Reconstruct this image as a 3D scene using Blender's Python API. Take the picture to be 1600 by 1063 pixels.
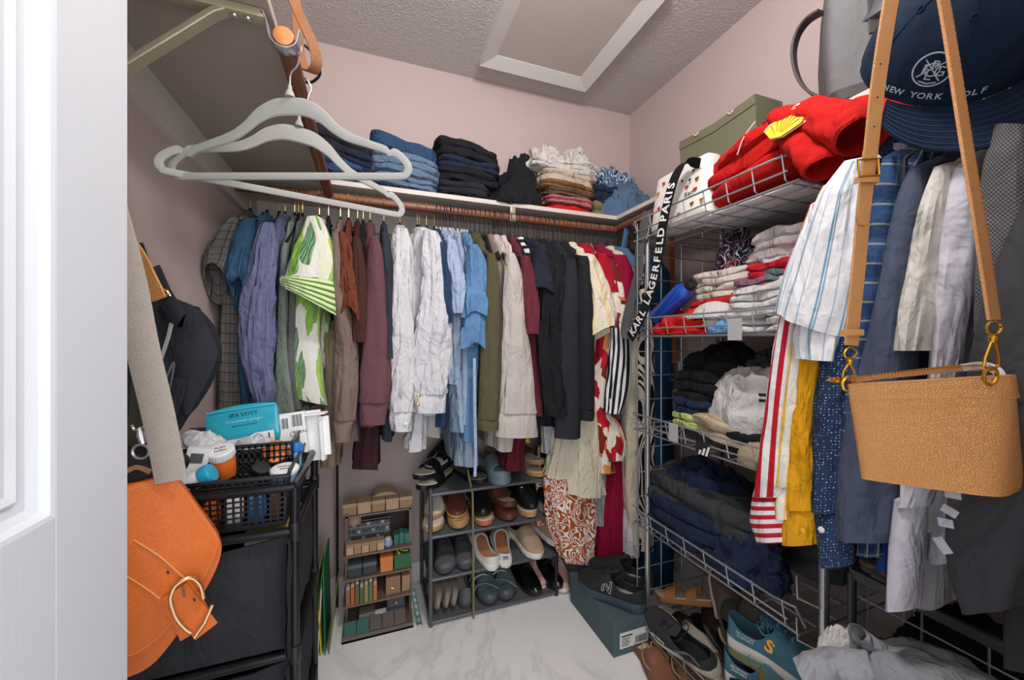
import bpy, bmesh, math, random
from math import sin, cos, pi, radians, atan2, sqrt, floor
from mathutils import Vector as V, Matrix, noise
random.seed(7)
for o in list(bpy.data.objects): bpy.data.objects.remove(o)
S = bpy.context.scene
COL = S.collection
# ---------------------------------------------------------------- camera, world, lights, exposure
F_PX, YAW, CAMZ = 605.0, radians(20), 1.136
cd = bpy.data.cameras.new('camera'); cam = bpy.data.objects.new('camera', cd); COL.objects.link(cam)
cd.sensor_width = 36; cd.lens = F_PX/1600*36; cd.clip_start = .02
cam.location = (0, 0, CAMZ); cam.rotation_euler = (pi/2, 0, -YAW)
S.camera = cam
w = bpy.data.worlds.new('hall_light'); S.world = w; w.use_nodes = True
w.node_tree.nodes['Background'].inputs[0].default_value = (.93, .96, 1, 1)
w.node_tree.nodes['Background'].inputs[1].default_value = .72
def area(name, loc, aim, size, power, col=(1, 1, 1), sy=None):
    l = bpy.data.lights.new(name, 'AREA'); l.energy = power; l.color = col; l.size = size
    if sy: l.shape = 'RECTANGLE'; l.size_y = sy
    o = bpy.data.objects.new(name, l); COL.objects.link(o); o.location = loc
    o.rotation_euler = (V(aim)-V(loc)).to_track_quat('-Z', 'Y').to_euler(); return o
area('hall_daylight', (.25, -1.0, 1.45), (.45, 1.5, .70), 1.4, 20, (.97, .98, 1), 1.9)
def bulb(name, loc, r, power, col):
    l = bpy.data.lights.new(name, 'POINT'); l.energy = power; l.color = col; l.shadow_soft_size = r
    o = bpy.data.objects.new(name, l); COL.objects.link(o); o.location = loc; return o
bulb('ceiling_bulb', (.40, .46, 2.2),  .09, 23, (1, .965, .93))
vs = S.view_settings
vs.view_transform = 'Standard'; vs.look = 'None'; vs.exposure = .55; vs.gamma = 1; vs.use_curve_mapping = False

# ---------------------------------------------------------------- helpers
RV = V((cos(YAW), -sin(YAW), 0)); FV = V((sin(YAW), cos(YAW), 0)); UV_ = V((0, 0, 1)); C0 = V((0, 0, CAMZ))
def ray(x, y): return FV+RV*((x-800)/F_PX)+UV_*((531.5-y)/F_PX)
def onY(x, y, Y): d = ray(x, y); return C0+d*(Y/d.y)
def onX(x, y, X): d = ray(x, y); return C0+d*(X/d.x)
def onZ(x, y, Z): d = ray(x, y); return C0+d*((Z-CAMZ)/d.z)
def on(ax, val, x, y): return onY(x, y, val) if ax == 'Y' else onX(x, y, val) if ax == 'X' else onZ(x, y, val)
def thing(name, label, cat, loc=(0, 0, 0), rot=0, group=None):
    o = bpy.data.objects.new(name, None); COL.objects.link(o); o.empty_display_size = .02
    o.location = loc; o.rotation_euler = rot if isinstance(rot, (tuple, list)) else (0, 0, rot)
    tag(o, label, cat, group); return o
def tag(o, label, cat, group=None):
    if label: o['label'] = label
    if cat: o['category'] = cat
    if group: o['group'] = group
    return o
def struct(o, label=None):
    o['kind'] = 'structure'
    if label: o['label'] = label
    return o
def mat_of(o):
    return Matrix.Translation(o.location) @ o.rotation_euler.to_matrix().to_4x4()
def mk(name, vf, m, par=None, world=False, smooth=True, label=None):
    vs_, fs = vf[0], vf[1]
    if par and world:
        I = mat_of(par)
        p = par.parent
        while p: I = mat_of(p) @ I; p = p.parent
        I = I.inverted(); vs_ = [I @ V(v) for v in vs_]
    me = bpy.data.meshes.new(name); me.from_pydata([tuple(v) for v in vs_], [], fs)
    if len(vf) > 2 and vf[2]:
        ul = me.uv_layers.new(name='UVMap'); uvs = vf[2]
        li = [0]*len(me.loops); me.loops.foreach_get('vertex_index', li)
        flat = []
        for i in li: flat += uvs[i]
        ul.data.foreach_set('uv', flat)
    if smooth: me.polygons.foreach_set('use_smooth', [True]*len(me.polygons))
    me.materials.append(m); me.update()
    if smooth: me.set_sharp_from_angle(angle=radians(38))
    o = bpy.data.objects.new(name, me); COL.objects.link(o)
    if par: o.parent = par
    if label: o['label'] = label
    return o
def join(*vfs):
    v = []; f = []; u = []
    anyuv = any(len(a) > 2 and a[2] for a in vfs)
    for a in vfs:
        n = len(v); v += list(a[0]); f += [tuple(i+n for i in q) for q in a[1]]
        if anyuv: u += list(a[2]) if len(a) > 2 and a[2] else [(0, 0)]*len(a[0])
    return (v, f, u) if anyuv else (v, f)
def xf(vf, M): return ([M @ V(v) for v in vf[0]],)+tuple(vf[1:])
def T(x, y, z): return Matrix.Translation((x, y, z))
def R(a, ax): return Matrix.Rotation(a, 4, ax)
def box(x0, x1, y0, y1, z0, z1, b=0):
    if b <= 0:
        v = [(x, y, z) for z in (z0, z1) for y in (y0, y1) for x in (x0, x1)]
        return v, [(0, 2, 3, 1), (4, 5, 7, 6), (0, 1, 5, 4), (2, 6, 7, 3), (0, 4, 6, 2), (1, 3, 7, 5)]
    bm = bmesh.new(); bmesh.ops.create_cube(bm, size=1)
    for q in bm.verts: q.co = V(((x0+x1)/2+q.co.x*(x1-x0), (y0+y1)/2+q.co.y*(y1-y0), (z0+z1)/2+q.co.z*(z1-z0)))
    bmesh.ops.bevel(bm, geom=bm.edges[:], offset=b, segments=2, affect='EDGES', profile=.6)
    r = ([q.co.copy() for q in bm.verts], [tuple(q.index for q in f.verts) for f in bm.faces]); bm.free(); return r
def grid_faces(nr, ns, closed=True):
    f = []
    for i in range(nr-1):
        for j in range(ns if closed else ns-1):
            k = (j+1) % ns
            f.append((i*ns+j, i*ns+k, (i+1)*ns+k, (i+1)*ns+j))
    return f
def loft(rings, closed=True, cap0=False, cap1=False, uv=None):
    ns = len(rings[0]); v = [p for r in rings for p in r]; f = grid_faces(len(rings), ns, closed)
    if cap0: f.append(tuple(range(ns))[::-1])
    if cap1: f.append(tuple(range((len(rings)-1)*ns, len(rings)*ns)))
    return (v, f, uv) if uv else (v, f)
def spl(P, n):
    P = [V(p) if not isinstance(p, V) else p for p in P] if len(P[0]) in (2, 3, 4) else P
    m = len(P)-1; out = []
    if m == 0: return [P[0]]
    for i in range(n):
        t = i/(n-1)*m; k = min(int(t), m-1); t -= k
        a, b, c, d = P[max(k-1, 0)], P[k], P[k+1], P[min(k+2, m)]
        out.append(.5*((2*b)+(c-a)*t+(2*a-5*b+4*c-d)*t*t+(3*b-a-3*c+d)*t**3))
    return out
def tube(P, r, seg=6, caps=True, closed=False, rz=None):
    """swept tube; r scalar or list; rz: flattened (second radius) with stable frame"""
    P = [V(p) for p in P]; n = len(P); rings = []; N = None
    for i, p in enumerate(P):
        if closed: t = (P[(i+1) % n]-P[i-1])
        else: t = P[min(i+1, n-1)]-P[max(i-1, 0)]
        if t.length < 1e-9: t = V((0, 0, 1))
        t.normalize()
        if N is None:
            N = t.orthogonal().normalized()
        else:
            N = N-t*N.dot(t)
            N = N.normalized() if N.length > 1e-6 else t.orthogonal().normalized()
        B = t.cross(N); ri = r[i] if isinstance(r, (list, tuple)) else r; r2 = ri if rz is None else rz
        rings.append([p+N*(cos(2*pi*j/seg)*ri)+B*(sin(2*pi*j/seg)*r2) for j in range(seg)])
    if closed:
        v, f = loft(rings); s = seg; L = (n-1)*s
        f += [(L+j, L+(j+1) % s, (j+1) % s, j) for j in range(s)]
        return v, f
    return loft(rings, cap0=caps, cap1=caps)
def ribbon(P, W, wdir, th):
    """flat strap along P, width vector direction wdir (V or list), thickness th"""
    P = [V(p) for p in P]; n = len(P); rings = []; uv = []; L = 0
    for i, p in enumerate(P):
        t = (P[min(i+1, n-1)]-P[max(i-1, 0)]).normalized()
        wd = V(wdir[i] if isinstance(wdir, list) else wdir); wd = (wd-t*wd.dot(t)).normalized(); nn = t.cross(wd)
        w_ = (W[i] if isinstance(W, list) else W)/2; e = th/2
        if i: L += (p-P[i-1]).length
        for a, b in ((-1, -.6), (-.93, -1), (.93, -1), (1, -.6), (1, .6), (.93, 1), (-.93, 1), (-1, .6)):
            uv.append((a*w_, L))
        rings.append([p+wd*(a*w_)+nn*(b*e) for a, b in ((-1, -.6), (-.93, -1), (.93, -1), (1, -.6), (1, .6), (.93, 1), (-.93, 1), (-1, .6))])
    return loft(rings, cap0=True, cap1=True, uv=uv)
def lathe(prof, seg=20, cap0=True, cap1=True):
    return loft([[V((r*cos(2*pi*j/seg), r*sin(2*pi*j/seg), z)) for j in range(seg)] for r, z in prof], cap0=cap0, cap1=cap1)
def nz(p, s=1, seed=0): return noise.noise(V((p[0]*s+seed*7.3, p[1]*s-seed*3.1, p[2]*s+seed*1.7)))
def text_vf(s, size, depth=.0004, bold=0, align='CENTER'):
    c = bpy.data.curves.new('t', 'FONT'); c.body = s; c.size = size; c.extrude = depth; c.align_x = align; c.align_y = 'CENTER'
    c.offset = bold; c.resolution_u = 3
    o = bpy.data.objects.new('t', c); COL.objects.link(o); bpy.context.view_layer.update()
    e = o.evaluated_get(bpy.context.evaluated_depsgraph_get()); me = e.to_mesh()
    r = ([q.co.copy() for q in me.vertices], [tuple(p.vertices) for p in me.polygons])
    e.to_mesh_clear(); bpy.data.objects.remove(o); bpy.data.curves.remove(c); return r
def frame(o, xd, yd):
    xd = V(xd).normalized(); yd = V(yd); yd = (yd-xd*yd.dot(xd)).normalized(); zd = xd.cross(yd); M = Matrix((xd, yd, zd)).transposed().to_4x4(); M.translation = V(o); return M
def copy_tree(o, loc=None, rot=None, label=None, group=None):
    c = o.copy(); COL.objects.link(c)
    for ch in o.children:
        d = ch.copy(); COL.objects.link(d); d.parent = c
        for g in ch.children:
            e = g.copy(); COL.objects.link(e); e.parent = d
    if loc is not None: c.location = loc
    if rot is not None: c.rotation_euler = rot if isinstance(rot, (tuple, list)) else (0, 0, rot)
    if label: c['label'] = label
    if group: c['group'] = group
    return c
# ---------------------------------------------------------------- materials
def lin(c):
    c = [x/255 for x in c]
    return tuple(x/12.92 if x <= .04045 else ((x+.055)/1.055)**2.4 for x in c)+(1,)
def nd(nt, typ, props=None, **ins):
    n = nt.nodes.new(typ)
    for k, v in (props or {}).items(): setattr(n, k, v)
    for k, v in ins.items():
        s = n.inputs[int(k[1:])] if k[0] == 'i' and k[1:].isdigit() else n.inputs[k.replace('_', ' ')]
        if isinstance(v, bpy.types.NodeSocket): nt.links.new(v, s)
        else: s.default_value = v
    return n
def math_(nt, op, a, b=0.0, c=None):
    kw = dict(i0=a, i1=b)
    if c is not None: kw['i2'] = c
    return nd(nt, 'ShaderNodeMath', dict(operation=op), **kw).outputs[0]
def ramp(nt, fac, stops, const=True):
    n = nt.nodes.new('ShaderNodeValToRGB'); cr = n.color_ramp
    cr.interpolation = 'CONSTANT' if const else 'LINEAR'
    while len(cr.elements) < len(stops): cr.elements.new(.5)
    for e, (p, c) in zip(cr.elements, stops): e.position = p; e.color = lin(c)
    nt.links.new(fac, n.inputs[0]); return n.outputs[0]
def mixc(nt, fac, a, b, mode='MIX'):
    n = nt.nodes.new('ShaderNodeMix'); n.data_type = 'RGBA'; n.blend_type = mode
    for s, v in ((n.inputs[0], fac), (n.inputs[6], a), (n.inputs[7], b)):
        if isinstance(v, bpy.types.NodeSocket): nt.links.new(v, s)
        else: s.default_value = v
    return n.outputs[2]
def base(name):
    m = bpy.data.materials.new(name); m.use_nodes = True; nt = m.node_tree
    b = nt.nodes['Principled BSDF']; return m, nt, b
def bump(nt, b, h, st=.3, dist=.002, prev=None):
    n = nd(nt, 'ShaderNodeBump', None, Strength=st, Distance=dist, Height=h)
    if prev is not None: nt.links.new(prev, n.inputs['Normal'])
    nt.links.new(n.outputs[0], b.inputs['Normal']); return n.outputs[0]
MC = {}
def plain(name, c, rough=.5, metal=0, nb=0, ns=60, var=.06, coat=0, trans=0, ior=1.45, alpha=1, nd_=.001, vs=8):
    if name in MC: return MC[name]
    m, nt, b = base(name); MC[name] = m
    tc = nd(nt, 'ShaderNodeTexCoord').outputs['Object']
    n = nd(nt, 'ShaderNodeTexNoise', None, Vector=tc, Scale=vs, Detail=4.0).outputs[0]
    c = lin(c)
    a = tuple(x*(1-var) for x in c[:3])+(1,); d = tuple(min(1, x*(1+var)) for x in c[:3])+(1,)
    nt.links.new(mixc(nt, n, a, d), b.inputs['Base Color'])
    b.inputs['Roughness'].default_value = rough; b.inputs['Metallic'].default_value = metal
    b.inputs['Coat Weight'].default_value = coat; b.inputs['Transmission Weight'].default_value = trans; b.inputs['IOR'].default_value = ior
    b.inputs['Alpha'].default_value = alpha
    if nb:
        h = nd(nt, 'ShaderNodeTexNoise', None, Vector=tc, Scale=ns, Detail=3.0).outputs[0]; bump(nt, b, h, nb, nd_)
    return m
def leather(name, c, scale=420, rough=.42, st=.35, var=.12):
    m, nt, b = base(name); MC[name] = m
    tc = nd(nt, 'ShaderNodeTexCoord').outputs['Object']
    n = nd(nt, 'ShaderNodeTexNoise', None, Vector=tc, Scale=14.0, Detail=3.0).outputs[0]
    vo = nd(nt, 'ShaderNodeTexVoronoi', dict(feature='DISTANCE_TO_EDGE'), Vector=tc, Scale=scale).outputs['Distance']
    e = math_(nt, 'MULTIPLY', vo, 6.0); e = nd(nt, 'ShaderNodeClamp', None, i0=e).outputs[0]
    c = lin(c)
    a = tuple(x*(1-var) for x in c[:3])+(1,); d = tuple(min(1, x*(1+var)) for x in c[:3])+(1,)
    nt.links.new(mixc(nt, n, a, d), b.inputs['Base Color']); b.inputs['Roughness'].default_value = rough
    bump(nt, b, e, st, .0016); return m
def cloth(name, c, pat=None, bmp='weave', rough=.9, wr=.5, var=.14, sc=1.0):
    m, nt, b = base(name); MC[name] = m
    tcn = nd(nt, 'ShaderNodeTexCoord'); uv = tcn.outputs['UV']; ob = tcn.outputs['Object']
    sep = nd(nt, 'ShaderNodeSeparateXYZ', None, i0=uv); u, v = sep.outputs[0], sep.outputs[1]
    col = lin(c)
    src = None
    def noise_(vec, s, det=2.0, dist=0.0): return nd(nt, 'ShaderNodeTexNoise', None, Vector=vec, Scale=s, Detail=det, Distortion=dist)
    def mapv(vec, scale, rot=0): return nd(nt, 'ShaderNodeMapping', None, Vector=vec, Scale=scale, Rotation=(0, 0, rot)).outputs[0]
    if pat:
        k = pat[0]
        if k == 'stripe':
            ax = u if pat[1] == 'u' else v
            src = ramp(nt, math_(nt, 'FRACT', math_(nt, 'DIVIDE', ax, pat[2])), pat[3])
        elif k == 'plaid':
            src = col
            for ax_, per, wid, cc, al in pat[1]:
                ax = u if ax_ == 'u' else v
                f = math_(nt, 'LESS_THAN', math_(nt, 'FRACT', math_(nt, 'DIVIDE', ax, per)), wid)
                src = mixc(nt, math_(nt, 'MULTIPLY', f, al), src, lin(cc))
        elif k == 'leaf':
            vec = mapv(uv, (25, 8, 1), .45)
            d = noise_(vec, 1.2).outputs['Color']
            vec2 = nd(nt, 'ShaderNodeVectorMath', dict(operation='ADD'), i0=vec, i1=nd(nt, 'ShaderNodeVectorMath', dict(operation='SCALE'), i0=d, Scale=.7).outputs[0]).outputs[0]
            vo = nd(nt, 'ShaderNodeTexVoronoi', None, Vector=vec2, Scale=1.0)
            cell = nd(nt, 'ShaderNodeSeparateColor', None, i0=vo.outputs['Color']).outputs[0]
            lc = ramp(nt, cell, [(0, (226, 224, 214)), (.2, (96, 168, 40)), (.45, (20, 112, 92)), (.62, (140, 190, 62)), (.8, (60, 138, 44))])
            st_ = nd(nt, 'ShaderNodeTexWave', None, Vector=vec2, Scale=1.6, Distortion=3.0).outputs['Fac']
            lc = mixc(nt, math_(nt, 'MULTIPLY', st_, .45), lc, lin((214, 222, 150)))
            mk_ = math_(nt, 'LESS_THAN', vo.outputs['Distance'], .58)
            src = mixc(nt, mk_, lin((226, 224, 214)), lc)
        elif k == 'band':      # contour bands of a smooth noise: scrolls and zebra
            vec = mapv(uv, pat[1])
            n = noise_(vec, pat[2], 0.0, pat[5] if len(pat) > 5 else 1.0).outputs[0]
            f = math_(nt, 'FRACT', math_(nt, 'MULTIPLY', n, pat[3]))
            src = ramp(nt, f, pat[4])
        elif k == 'patch':
            vo = nd(nt, 'ShaderNodeTexVoronoi', dict(distance='CHEBYCHEV'), Vector=mapv(uv, (1, 1, 1), .3), Scale=pat[1])
            cell = nd(nt, 'ShaderNodeSeparateColor', None, i0=vo.outputs['Color']).outputs[0]
            src = ramp(nt, cell, pat[2])
        elif k == 'dots':
            vo = nd(nt, 'ShaderNodeTexVoronoi', dict(distance=pat[5] if len(pat) > 5 else 'EUCLIDEAN'), Vector=uv, Scale=pat[1], Randomness=pat[4])
            src = mixc(nt, math_(nt, 'LESS_THAN', vo.outputs['Distance'], pat[2]), col, lin(pat[3]))
        elif k == 'brick':
            br = nd(nt, 'ShaderNodeTexBrick', None, Vector=mapv(uv, (1, 1, 1), .78), Color1=lin(pat[2]), Color2=lin(pat[2]), Mortar=lin(c), Scale=pat[1])
            br.inputs['Mortar Size'].default_value = .035; br.inputs['Row Height'].default_value = .16; br.inputs['Brick Width'].default_value = .5
            src = br.outputs[0]
        elif k == 'check':
            ch = nd(nt, 'ShaderNodeTexChecker', None, Vector=uv, Color1=col, Color2=lin(pat[2]), Scale=pat[1]); src = ch.outputs[0]
        elif k == 'spread':
            n = noise_(uv, pat[1], 3.0).outputs[0]; src = ramp(nt, n, pat[2], len(pat) > 3)
    else: src = col
    n1 = noise_(ob, 7.0, 4.0).outputs[0]
    shade = mixc(nt, n1, (1-var, 1-var, 1-var, 1), (1+var*.6, 1+var*.6, 1+var*.6, 1))
    src = mixc(nt, 1.0, src, shade, 'MULTIPLY')
    fine = noise_(mapv(uv, (900, 900, 1)), 1.0, 1.0).outputs[0]
    amt = .3 if bmp in ('melange', 'denim') else .1
    src = mixc(nt, 1.0, src, mixc(nt, fine, (1-amt, 1-amt, 1-amt, 1), (1+amt, 1+amt, 1+amt, 1)), 'MULTIPLY')
    nt.links.new(src, b.inputs['Base Color']); b.inputs['Roughness'].default_value = rough
    b.inputs['Specular IOR Level'].default_value = .2
    # relief: long soft wrinkles, small creases and the weave or rib
    wn = noise_(mapv(ob, (15*sc, 15*sc, 6.5*sc)), 1.0, 3.0, .8).outputs[0]
    p = bump(nt, b, wn, min(1, wr*1.5), .03)
    cr = noise_(mapv(ob, (34*sc, 34*sc, 26*sc)), 1.0, 2.0, 1.2).outputs[0]
    p = bump(nt, b, cr, min(1, wr*.9), .008, p)
    if bmp in ('rib', 'cord'):
        wv = math_(nt, 'SINE', math_(nt, 'MULTIPLY', u, 1400.0 if bmp == 'cord' else 900.0))
        bump(nt, b, wv, .5, .0012, p)
    elif bmp == 'knit':
        wv = math_(nt, 'MULTIPLY', math_(nt, 'SINE', math_(nt, 'MULTIPLY', u, 900.0)), math_(nt, 'SINE', math_(nt, 'MULTIPLY', v, 900.0)))
        bump(nt, b, wv, .6, .0015, p)
    elif bmp == 'none': pass
    else:
        bump(nt, b, fine, .25, .0006, p)
    return m
def wood(name, c1, c2, axis='X', sc=1, rough=.4):
    m, nt, b = base(name); MC[name] = m
    ob = nd(nt, 'ShaderNodeTexCoord').outputs['Object']
    s = {'X': (3, 40, 40), 'Y': (40, 3, 40), 'Z': (40, 40, 3)}[axis]
    mp = nd(nt, 'ShaderNodeMapping', None, Vector=ob, Scale=tuple(q*sc for q in s)).outputs[0]
    n = nd(nt, 'ShaderNodeTexNoise', None, Vector=mp, Scale=1.5, Detail=6.0, Distortion=.6).outputs[0]
    nt.links.new(ramp(nt, n, [(.3, c1), (.7, c2)], False), b.inputs['Base Color']); b.inputs['Roughness'].default_value = rough
    bump(nt, b, n, .15, .0006); return m
MT = {}
MT['wall'] = plain('pink_paint', (193, 175, 172), .62, nb=.12, ns=90, var=.025, nd_=.002)
MT['trim'] = plain('white_trim_paint', (222, 220, 218), .4, nb=.08, ns=40, var=.02)
MT['shelf'] = plain('white_shelf_paint', (204, 196, 188), .5, nb=.06, ns=30, var=.05)
MT['board'] = plain('shaded_taupe_board', (158, 147, 136), .7, nb=.1, ns=30, var=.07)  # brownish board tone, darkened to carry the shade under the left shelf
MT['hatch'] = plain('hatch_board', (200, 190, 182), .7, var=.03, nb=.05)
MT['chrome'] = plain('grey_steel', (178, 180, 184), .32, .85, var=.05)
MT['wire'] = plain('silver_wire', (176, 178, 182), .38, .7, var=.05)
MT['gold'] = plain('brass', (226, 172, 62), .22, .95, var=.06)
MT['palegold'] = plain('pale_gold', (222, 186, 140), .25, .9, var=.05)
MT['hook'] = plain('gold_hook_wire', (206, 170, 110), .3, .85, var=.04)
MT['silver'] = plain('silver_hook_wire', (190, 190, 192), .3, .85, var=.04)
MT['blackmetal'] = plain('black_metal', (36, 37, 41), .4, .3, var=.1)
MT['greymetal'] = plain('grey_powder_metal', (96, 99, 104), .42, .5, var=.08)
MT['blackplastic'] = plain('black_plastic', (26, 26, 28), .38, var=.1)
MT['velvetblack'] = plain('black_velvet', (20, 20, 22), .95, var=.2)
MT['velvetgrey'] = plain('grey_velvet', (156, 155, 150), .9, nb=.3, ns=900, var=.05)
MT['greyplastic'] = plain('pale_plastic', (176, 174, 176), .5, var=.04)
MT['bracket'] = plain('beige_metal', (168, 156, 132), .4, .35, var=.06)
MT['white'] = plain('white_matte', (228, 228, 228), .55, var=.03)
MT['paper'] = plain('white_paper', (226, 224, 226), .8, var=.03)
MT['black'] = plain('black_rubber', (24, 24, 26), .6, var=.15, nb=.1)
MT['ink'] = plain('black_ink', (28, 28, 32), .8)
MT['redink'] = plain('red_ink', (190, 50, 50), .8)
MT['cream'] = plain('cream_rubber', (214, 204, 184), .65, var=.08, nb=.1)
MT['whiterub'] = plain('white_rubber', (226, 222, 212), .6, var=.06)
# ceiling popcorn
m, nt, b = base('popcorn_ceiling'); MT['ceil'] = m
ob = nd(nt, 'ShaderNodeTexCoord').outputs['Object']
n = nd(nt, 'ShaderNodeTexNoise', None, Vector=ob, Scale=95.0, Detail=3.0, Roughness=.6, Distortion=.4).outputs[0]
h = ramp(nt, n, [(.42, (0, 0, 0)), (.62, (255, 255, 255))], False)
b.inputs['Base Color'].default_value = lin((200, 194, 192)); b.inputs['Roughness'].default_value = .95; bump(nt, b, h, .6, .005)
# marble floor
m, nt, b = base('white_marble_tile'); MT['floor'] = m
ob = nd(nt, 'ShaderNodeTexCoord').outputs['Object']
n = nd(nt, 'ShaderNodeTexNoise', None, Vector=ob, Scale=1.1, Detail=7.0, Roughness=.58, Distortion=.9).outputs[0]
vein = math_(nt, 'ABSOLUTE', math_(nt, 'SUBTRACT', n, .5))
vc = ramp(nt, vein, [(0, (204, 201, 200)), (.008, (226, 224, 223)), (.022, (242, 241, 240))], False)
n2 = nd(nt, 'ShaderNodeTexNoise', None, Vector=ob, Scale=2.3, Detail=3.0).outputs[0]
vc = mixc(nt, n2, vc, lin((242, 241, 240)))
nt.links.new(vc, b.inputs['Base Color']); b.inputs['Roughness'].default_value = .3
# door paint with pressed grain
m, nt, b = base('door_white_paint'); MT['door'] = m
ob = nd(nt, 'ShaderNodeTexCoord').outputs['Object']
mp = nd(nt, 'ShaderNodeMapping', None, Vector=ob, Scale=(600, 600, 14)).outputs[0]
n = nd(nt, 'ShaderNodeTexNoise', None, Vector=mp, Scale=1.0, Detail=4.0, Distortion=.5).outputs[0]
b.inputs['Base Color'].default_value = lin((208, 211, 217)); b.inputs['Roughness'].default_value = .38; bump(nt, b, n, .16, .001)
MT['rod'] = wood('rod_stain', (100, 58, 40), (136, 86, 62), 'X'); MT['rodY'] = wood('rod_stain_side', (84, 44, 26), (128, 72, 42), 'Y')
MT['oak'] = wood('cut_oak', (186, 112, 60), (212, 140, 82), 'Z')
# ---------------------------------------------------------------- room shell
XL, XR, YB, ZC = -.46, 1.41, 1.88, 2.44
ZS = 1.712   # underside of the wooden shelves
struct(mk('floor', box(XL-.1, XR+.1, -.9, YB+.1, -.06, 0), MT['floor'], smooth=False), 'polished white marble tile floor with faint grey veins')
struct(mk('ceiling', box(XL-.1, XR+.1, -.12, YB+.1, ZC, ZC+.06), MT['ceil'], smooth=False), 'grey popcorn textured ceiling')
struct(mk('wall_back', box(XL-.1, XR+.1, YB, YB+.08, 0, ZC), MT['wall'], smooth=False), 'pale pink back wall behind the long clothes rod')
struct(mk('wall_left', box(XL-.08, XL, -.1, YB, 0, ZC), MT['wall'], smooth=False), 'pale pink left wall partly hidden by the door')
struct(mk('wall_right', box(XR, XR+.08, -.1, YB, 0, ZC), MT['wall'], smooth=False), 'pale pink right wall behind the wire rack')
struct(mk('wall_front', box(.5, XR+.08, -.1, .02, 0, ZC), MT['wall'], smooth=False), 'pink wall beside the doorway')
struct(mk('baseboard_back', box(XL, XR, YB-.014, YB, 0, .088, .004), MT['trim']))
struct(mk('baseboard_right', box(XR-.014, XR, .02, YB-.014, 0, .088, .004), MT['trim']))
struct(mk('baseboard_left', box(XL, XL+.014, .6, YB-.014, 0, .088, .004), MT['trim']))
# attic hatch: trapezoid in the picture, square frame in the ceiling
a = onZ(750, 99, ZC-.03); c_ = onZ(913, 145, ZC-.03); e_ = onZ(1058, 0, ZC-.03)
hx0, hx1, hy1 = a.x, c_.x, (a.y+c_.y)/2; hy0 = e_.y-.02
hat = thing('ceiling_hatch', 'square attic hatch with off-white frame in the popcorn ceiling', 'hatch', ((hx0+hx1)/2, (hy0+hy1)/2, ZC))
mk('hatch_panel', box(hx0+.05, hx1-.05, hy0+.05, hy1-.05, ZC-.012, ZC-.001), MT['hatch'], hat, True, False)
def bar_prism(x0, x1, y0, y1, side):
    # bevelled casing: thick outside, thin inside, mitred
    w = .065; o, i = ZC-.034, ZC-.014
    C = [(x0, y0), (x1, y0), (x1, y1), (x0, y1)]; I = [(x0+w, y0+w), (x1-w, y0+w), (x1-w, y1-w), (x0+w, y1-w)]
    k = side; n = (k+1) % 4
    v = [(*C[k], o), (*C[n], o), (*I[n], i), (*I[k], i), (*C[k], ZC), (*C[n], ZC), (*I[n], ZC), (*I[k], ZC)]
    return v, [(0, 1, 2, 3), (4, 7, 6, 5), (0, 4, 5, 1), (1, 5, 6, 2), (2, 6, 7, 3), (3, 7, 4, 0)]
for k in range(4): mk('frame_bar', bar_prism(hx0, hx1, hy0, hy1, k), MT['trim'], hat, True, False)
# ---------------------------------------------------------------- the open white door on the left
DX = -.274
dr = thing('door_1', None, None, (DX-.018, -.16, 0)); struct(dr, 'open white panelled door with pressed wood grain')
y0, y1 = -.16, .594
mk('stile', box(DX-.036, DX, .480, y1, .005, 2.03, .002), MT['door'], dr, True, False)
mk('stile', box(DX-.036, DX, y0, y0+.115, .005, 2.03, .002), MT['door'], dr, True, False)
for za, zb in ((.005, .24), (.80, .972), (1.91, 2.03)):
    mk('rail', box(DX-.036, DX, y0+.115, .480, za, zb), MT['door'], dr, True, False)
for za, zb in ((.24, .80), (.972, 1.91)):
    ya, yb = y0+.115, .480
    mk('panel', box(DX-.028, DX-.014, ya, yb, za, zb), MT['door'], dr, True, False)
    prof = [(0, 0), (.004, -.001), (.008, -.007), (.014, -.012), (.022, -.0135), (.026, -.010), (.032, -.0135), (.040, -.014)]
    rings = [[V((DX+d, ya+o, za+o)), V((DX+d, yb-o, za+o)), V((DX+d, yb-o, zb-o)), V((DX+d, ya+o, zb-o))] for o, d in prof]
    mk('moulding', loft(rings), MT['door'], dr, True, False)
    rings = [[V((DX+d, ya+o, za+o)), V((DX+d, yb-o, za+o)), V((DX+d, yb-o, zb-o)), V((DX+d, ya+o, zb-o))] for o, d in ((.05, -.0138), (.075, -.004), (.08, -.003))]
    mk('raised_field', loft(rings, cap1=True), MT['door'], dr, True, False)
# ---------------------------------------------------------------- wooden shelves, cleats, rods, brackets
RZ = 1.668; RYB = 1.585; RXL = -.146; RXR = 1.115
sh = thing('closet_shelf', 'long white wooden shelf along the back wall carrying stacks of folded clothes', 'shelf', ((XL+XR)/2, YB, ZS))
mk('shelf_board', box(XL, XR, 1.572, YB, ZS, ZS+.019, .002), MT['shelf'], sh, True, False)
mk('cleat', box(XL, XR, YB-.018, YB, ZS-.09, ZS), MT['shelf'], sh, True, False)
sl = thing('closet_shelf', 'shade-toned taupe wooden shelf running along the left wall above the empty white hangers', 'shelf', (XL, 1.1, ZS))
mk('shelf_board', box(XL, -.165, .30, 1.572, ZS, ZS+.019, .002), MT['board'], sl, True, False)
mk('cleat', box(XL, XL+.018, .62, YB-.018, ZS-.09, ZS), MT['shelf'], sl, True, False)
sr = thing('closet_shelf', 'white wooden shelf along the right wall holding the grey backpack', 'shelf', (XR, .9, ZS))
mk('shelf_board', box(1.105, XR, .02, 1.572, ZS, ZS+.019, .002), MT['shelf'], sr, True, False)
mk('cleat', box(XR-.018, XR, .02, YB-.018, ZS-.09, ZS), MT['shelf'], sr, True, False)
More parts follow.
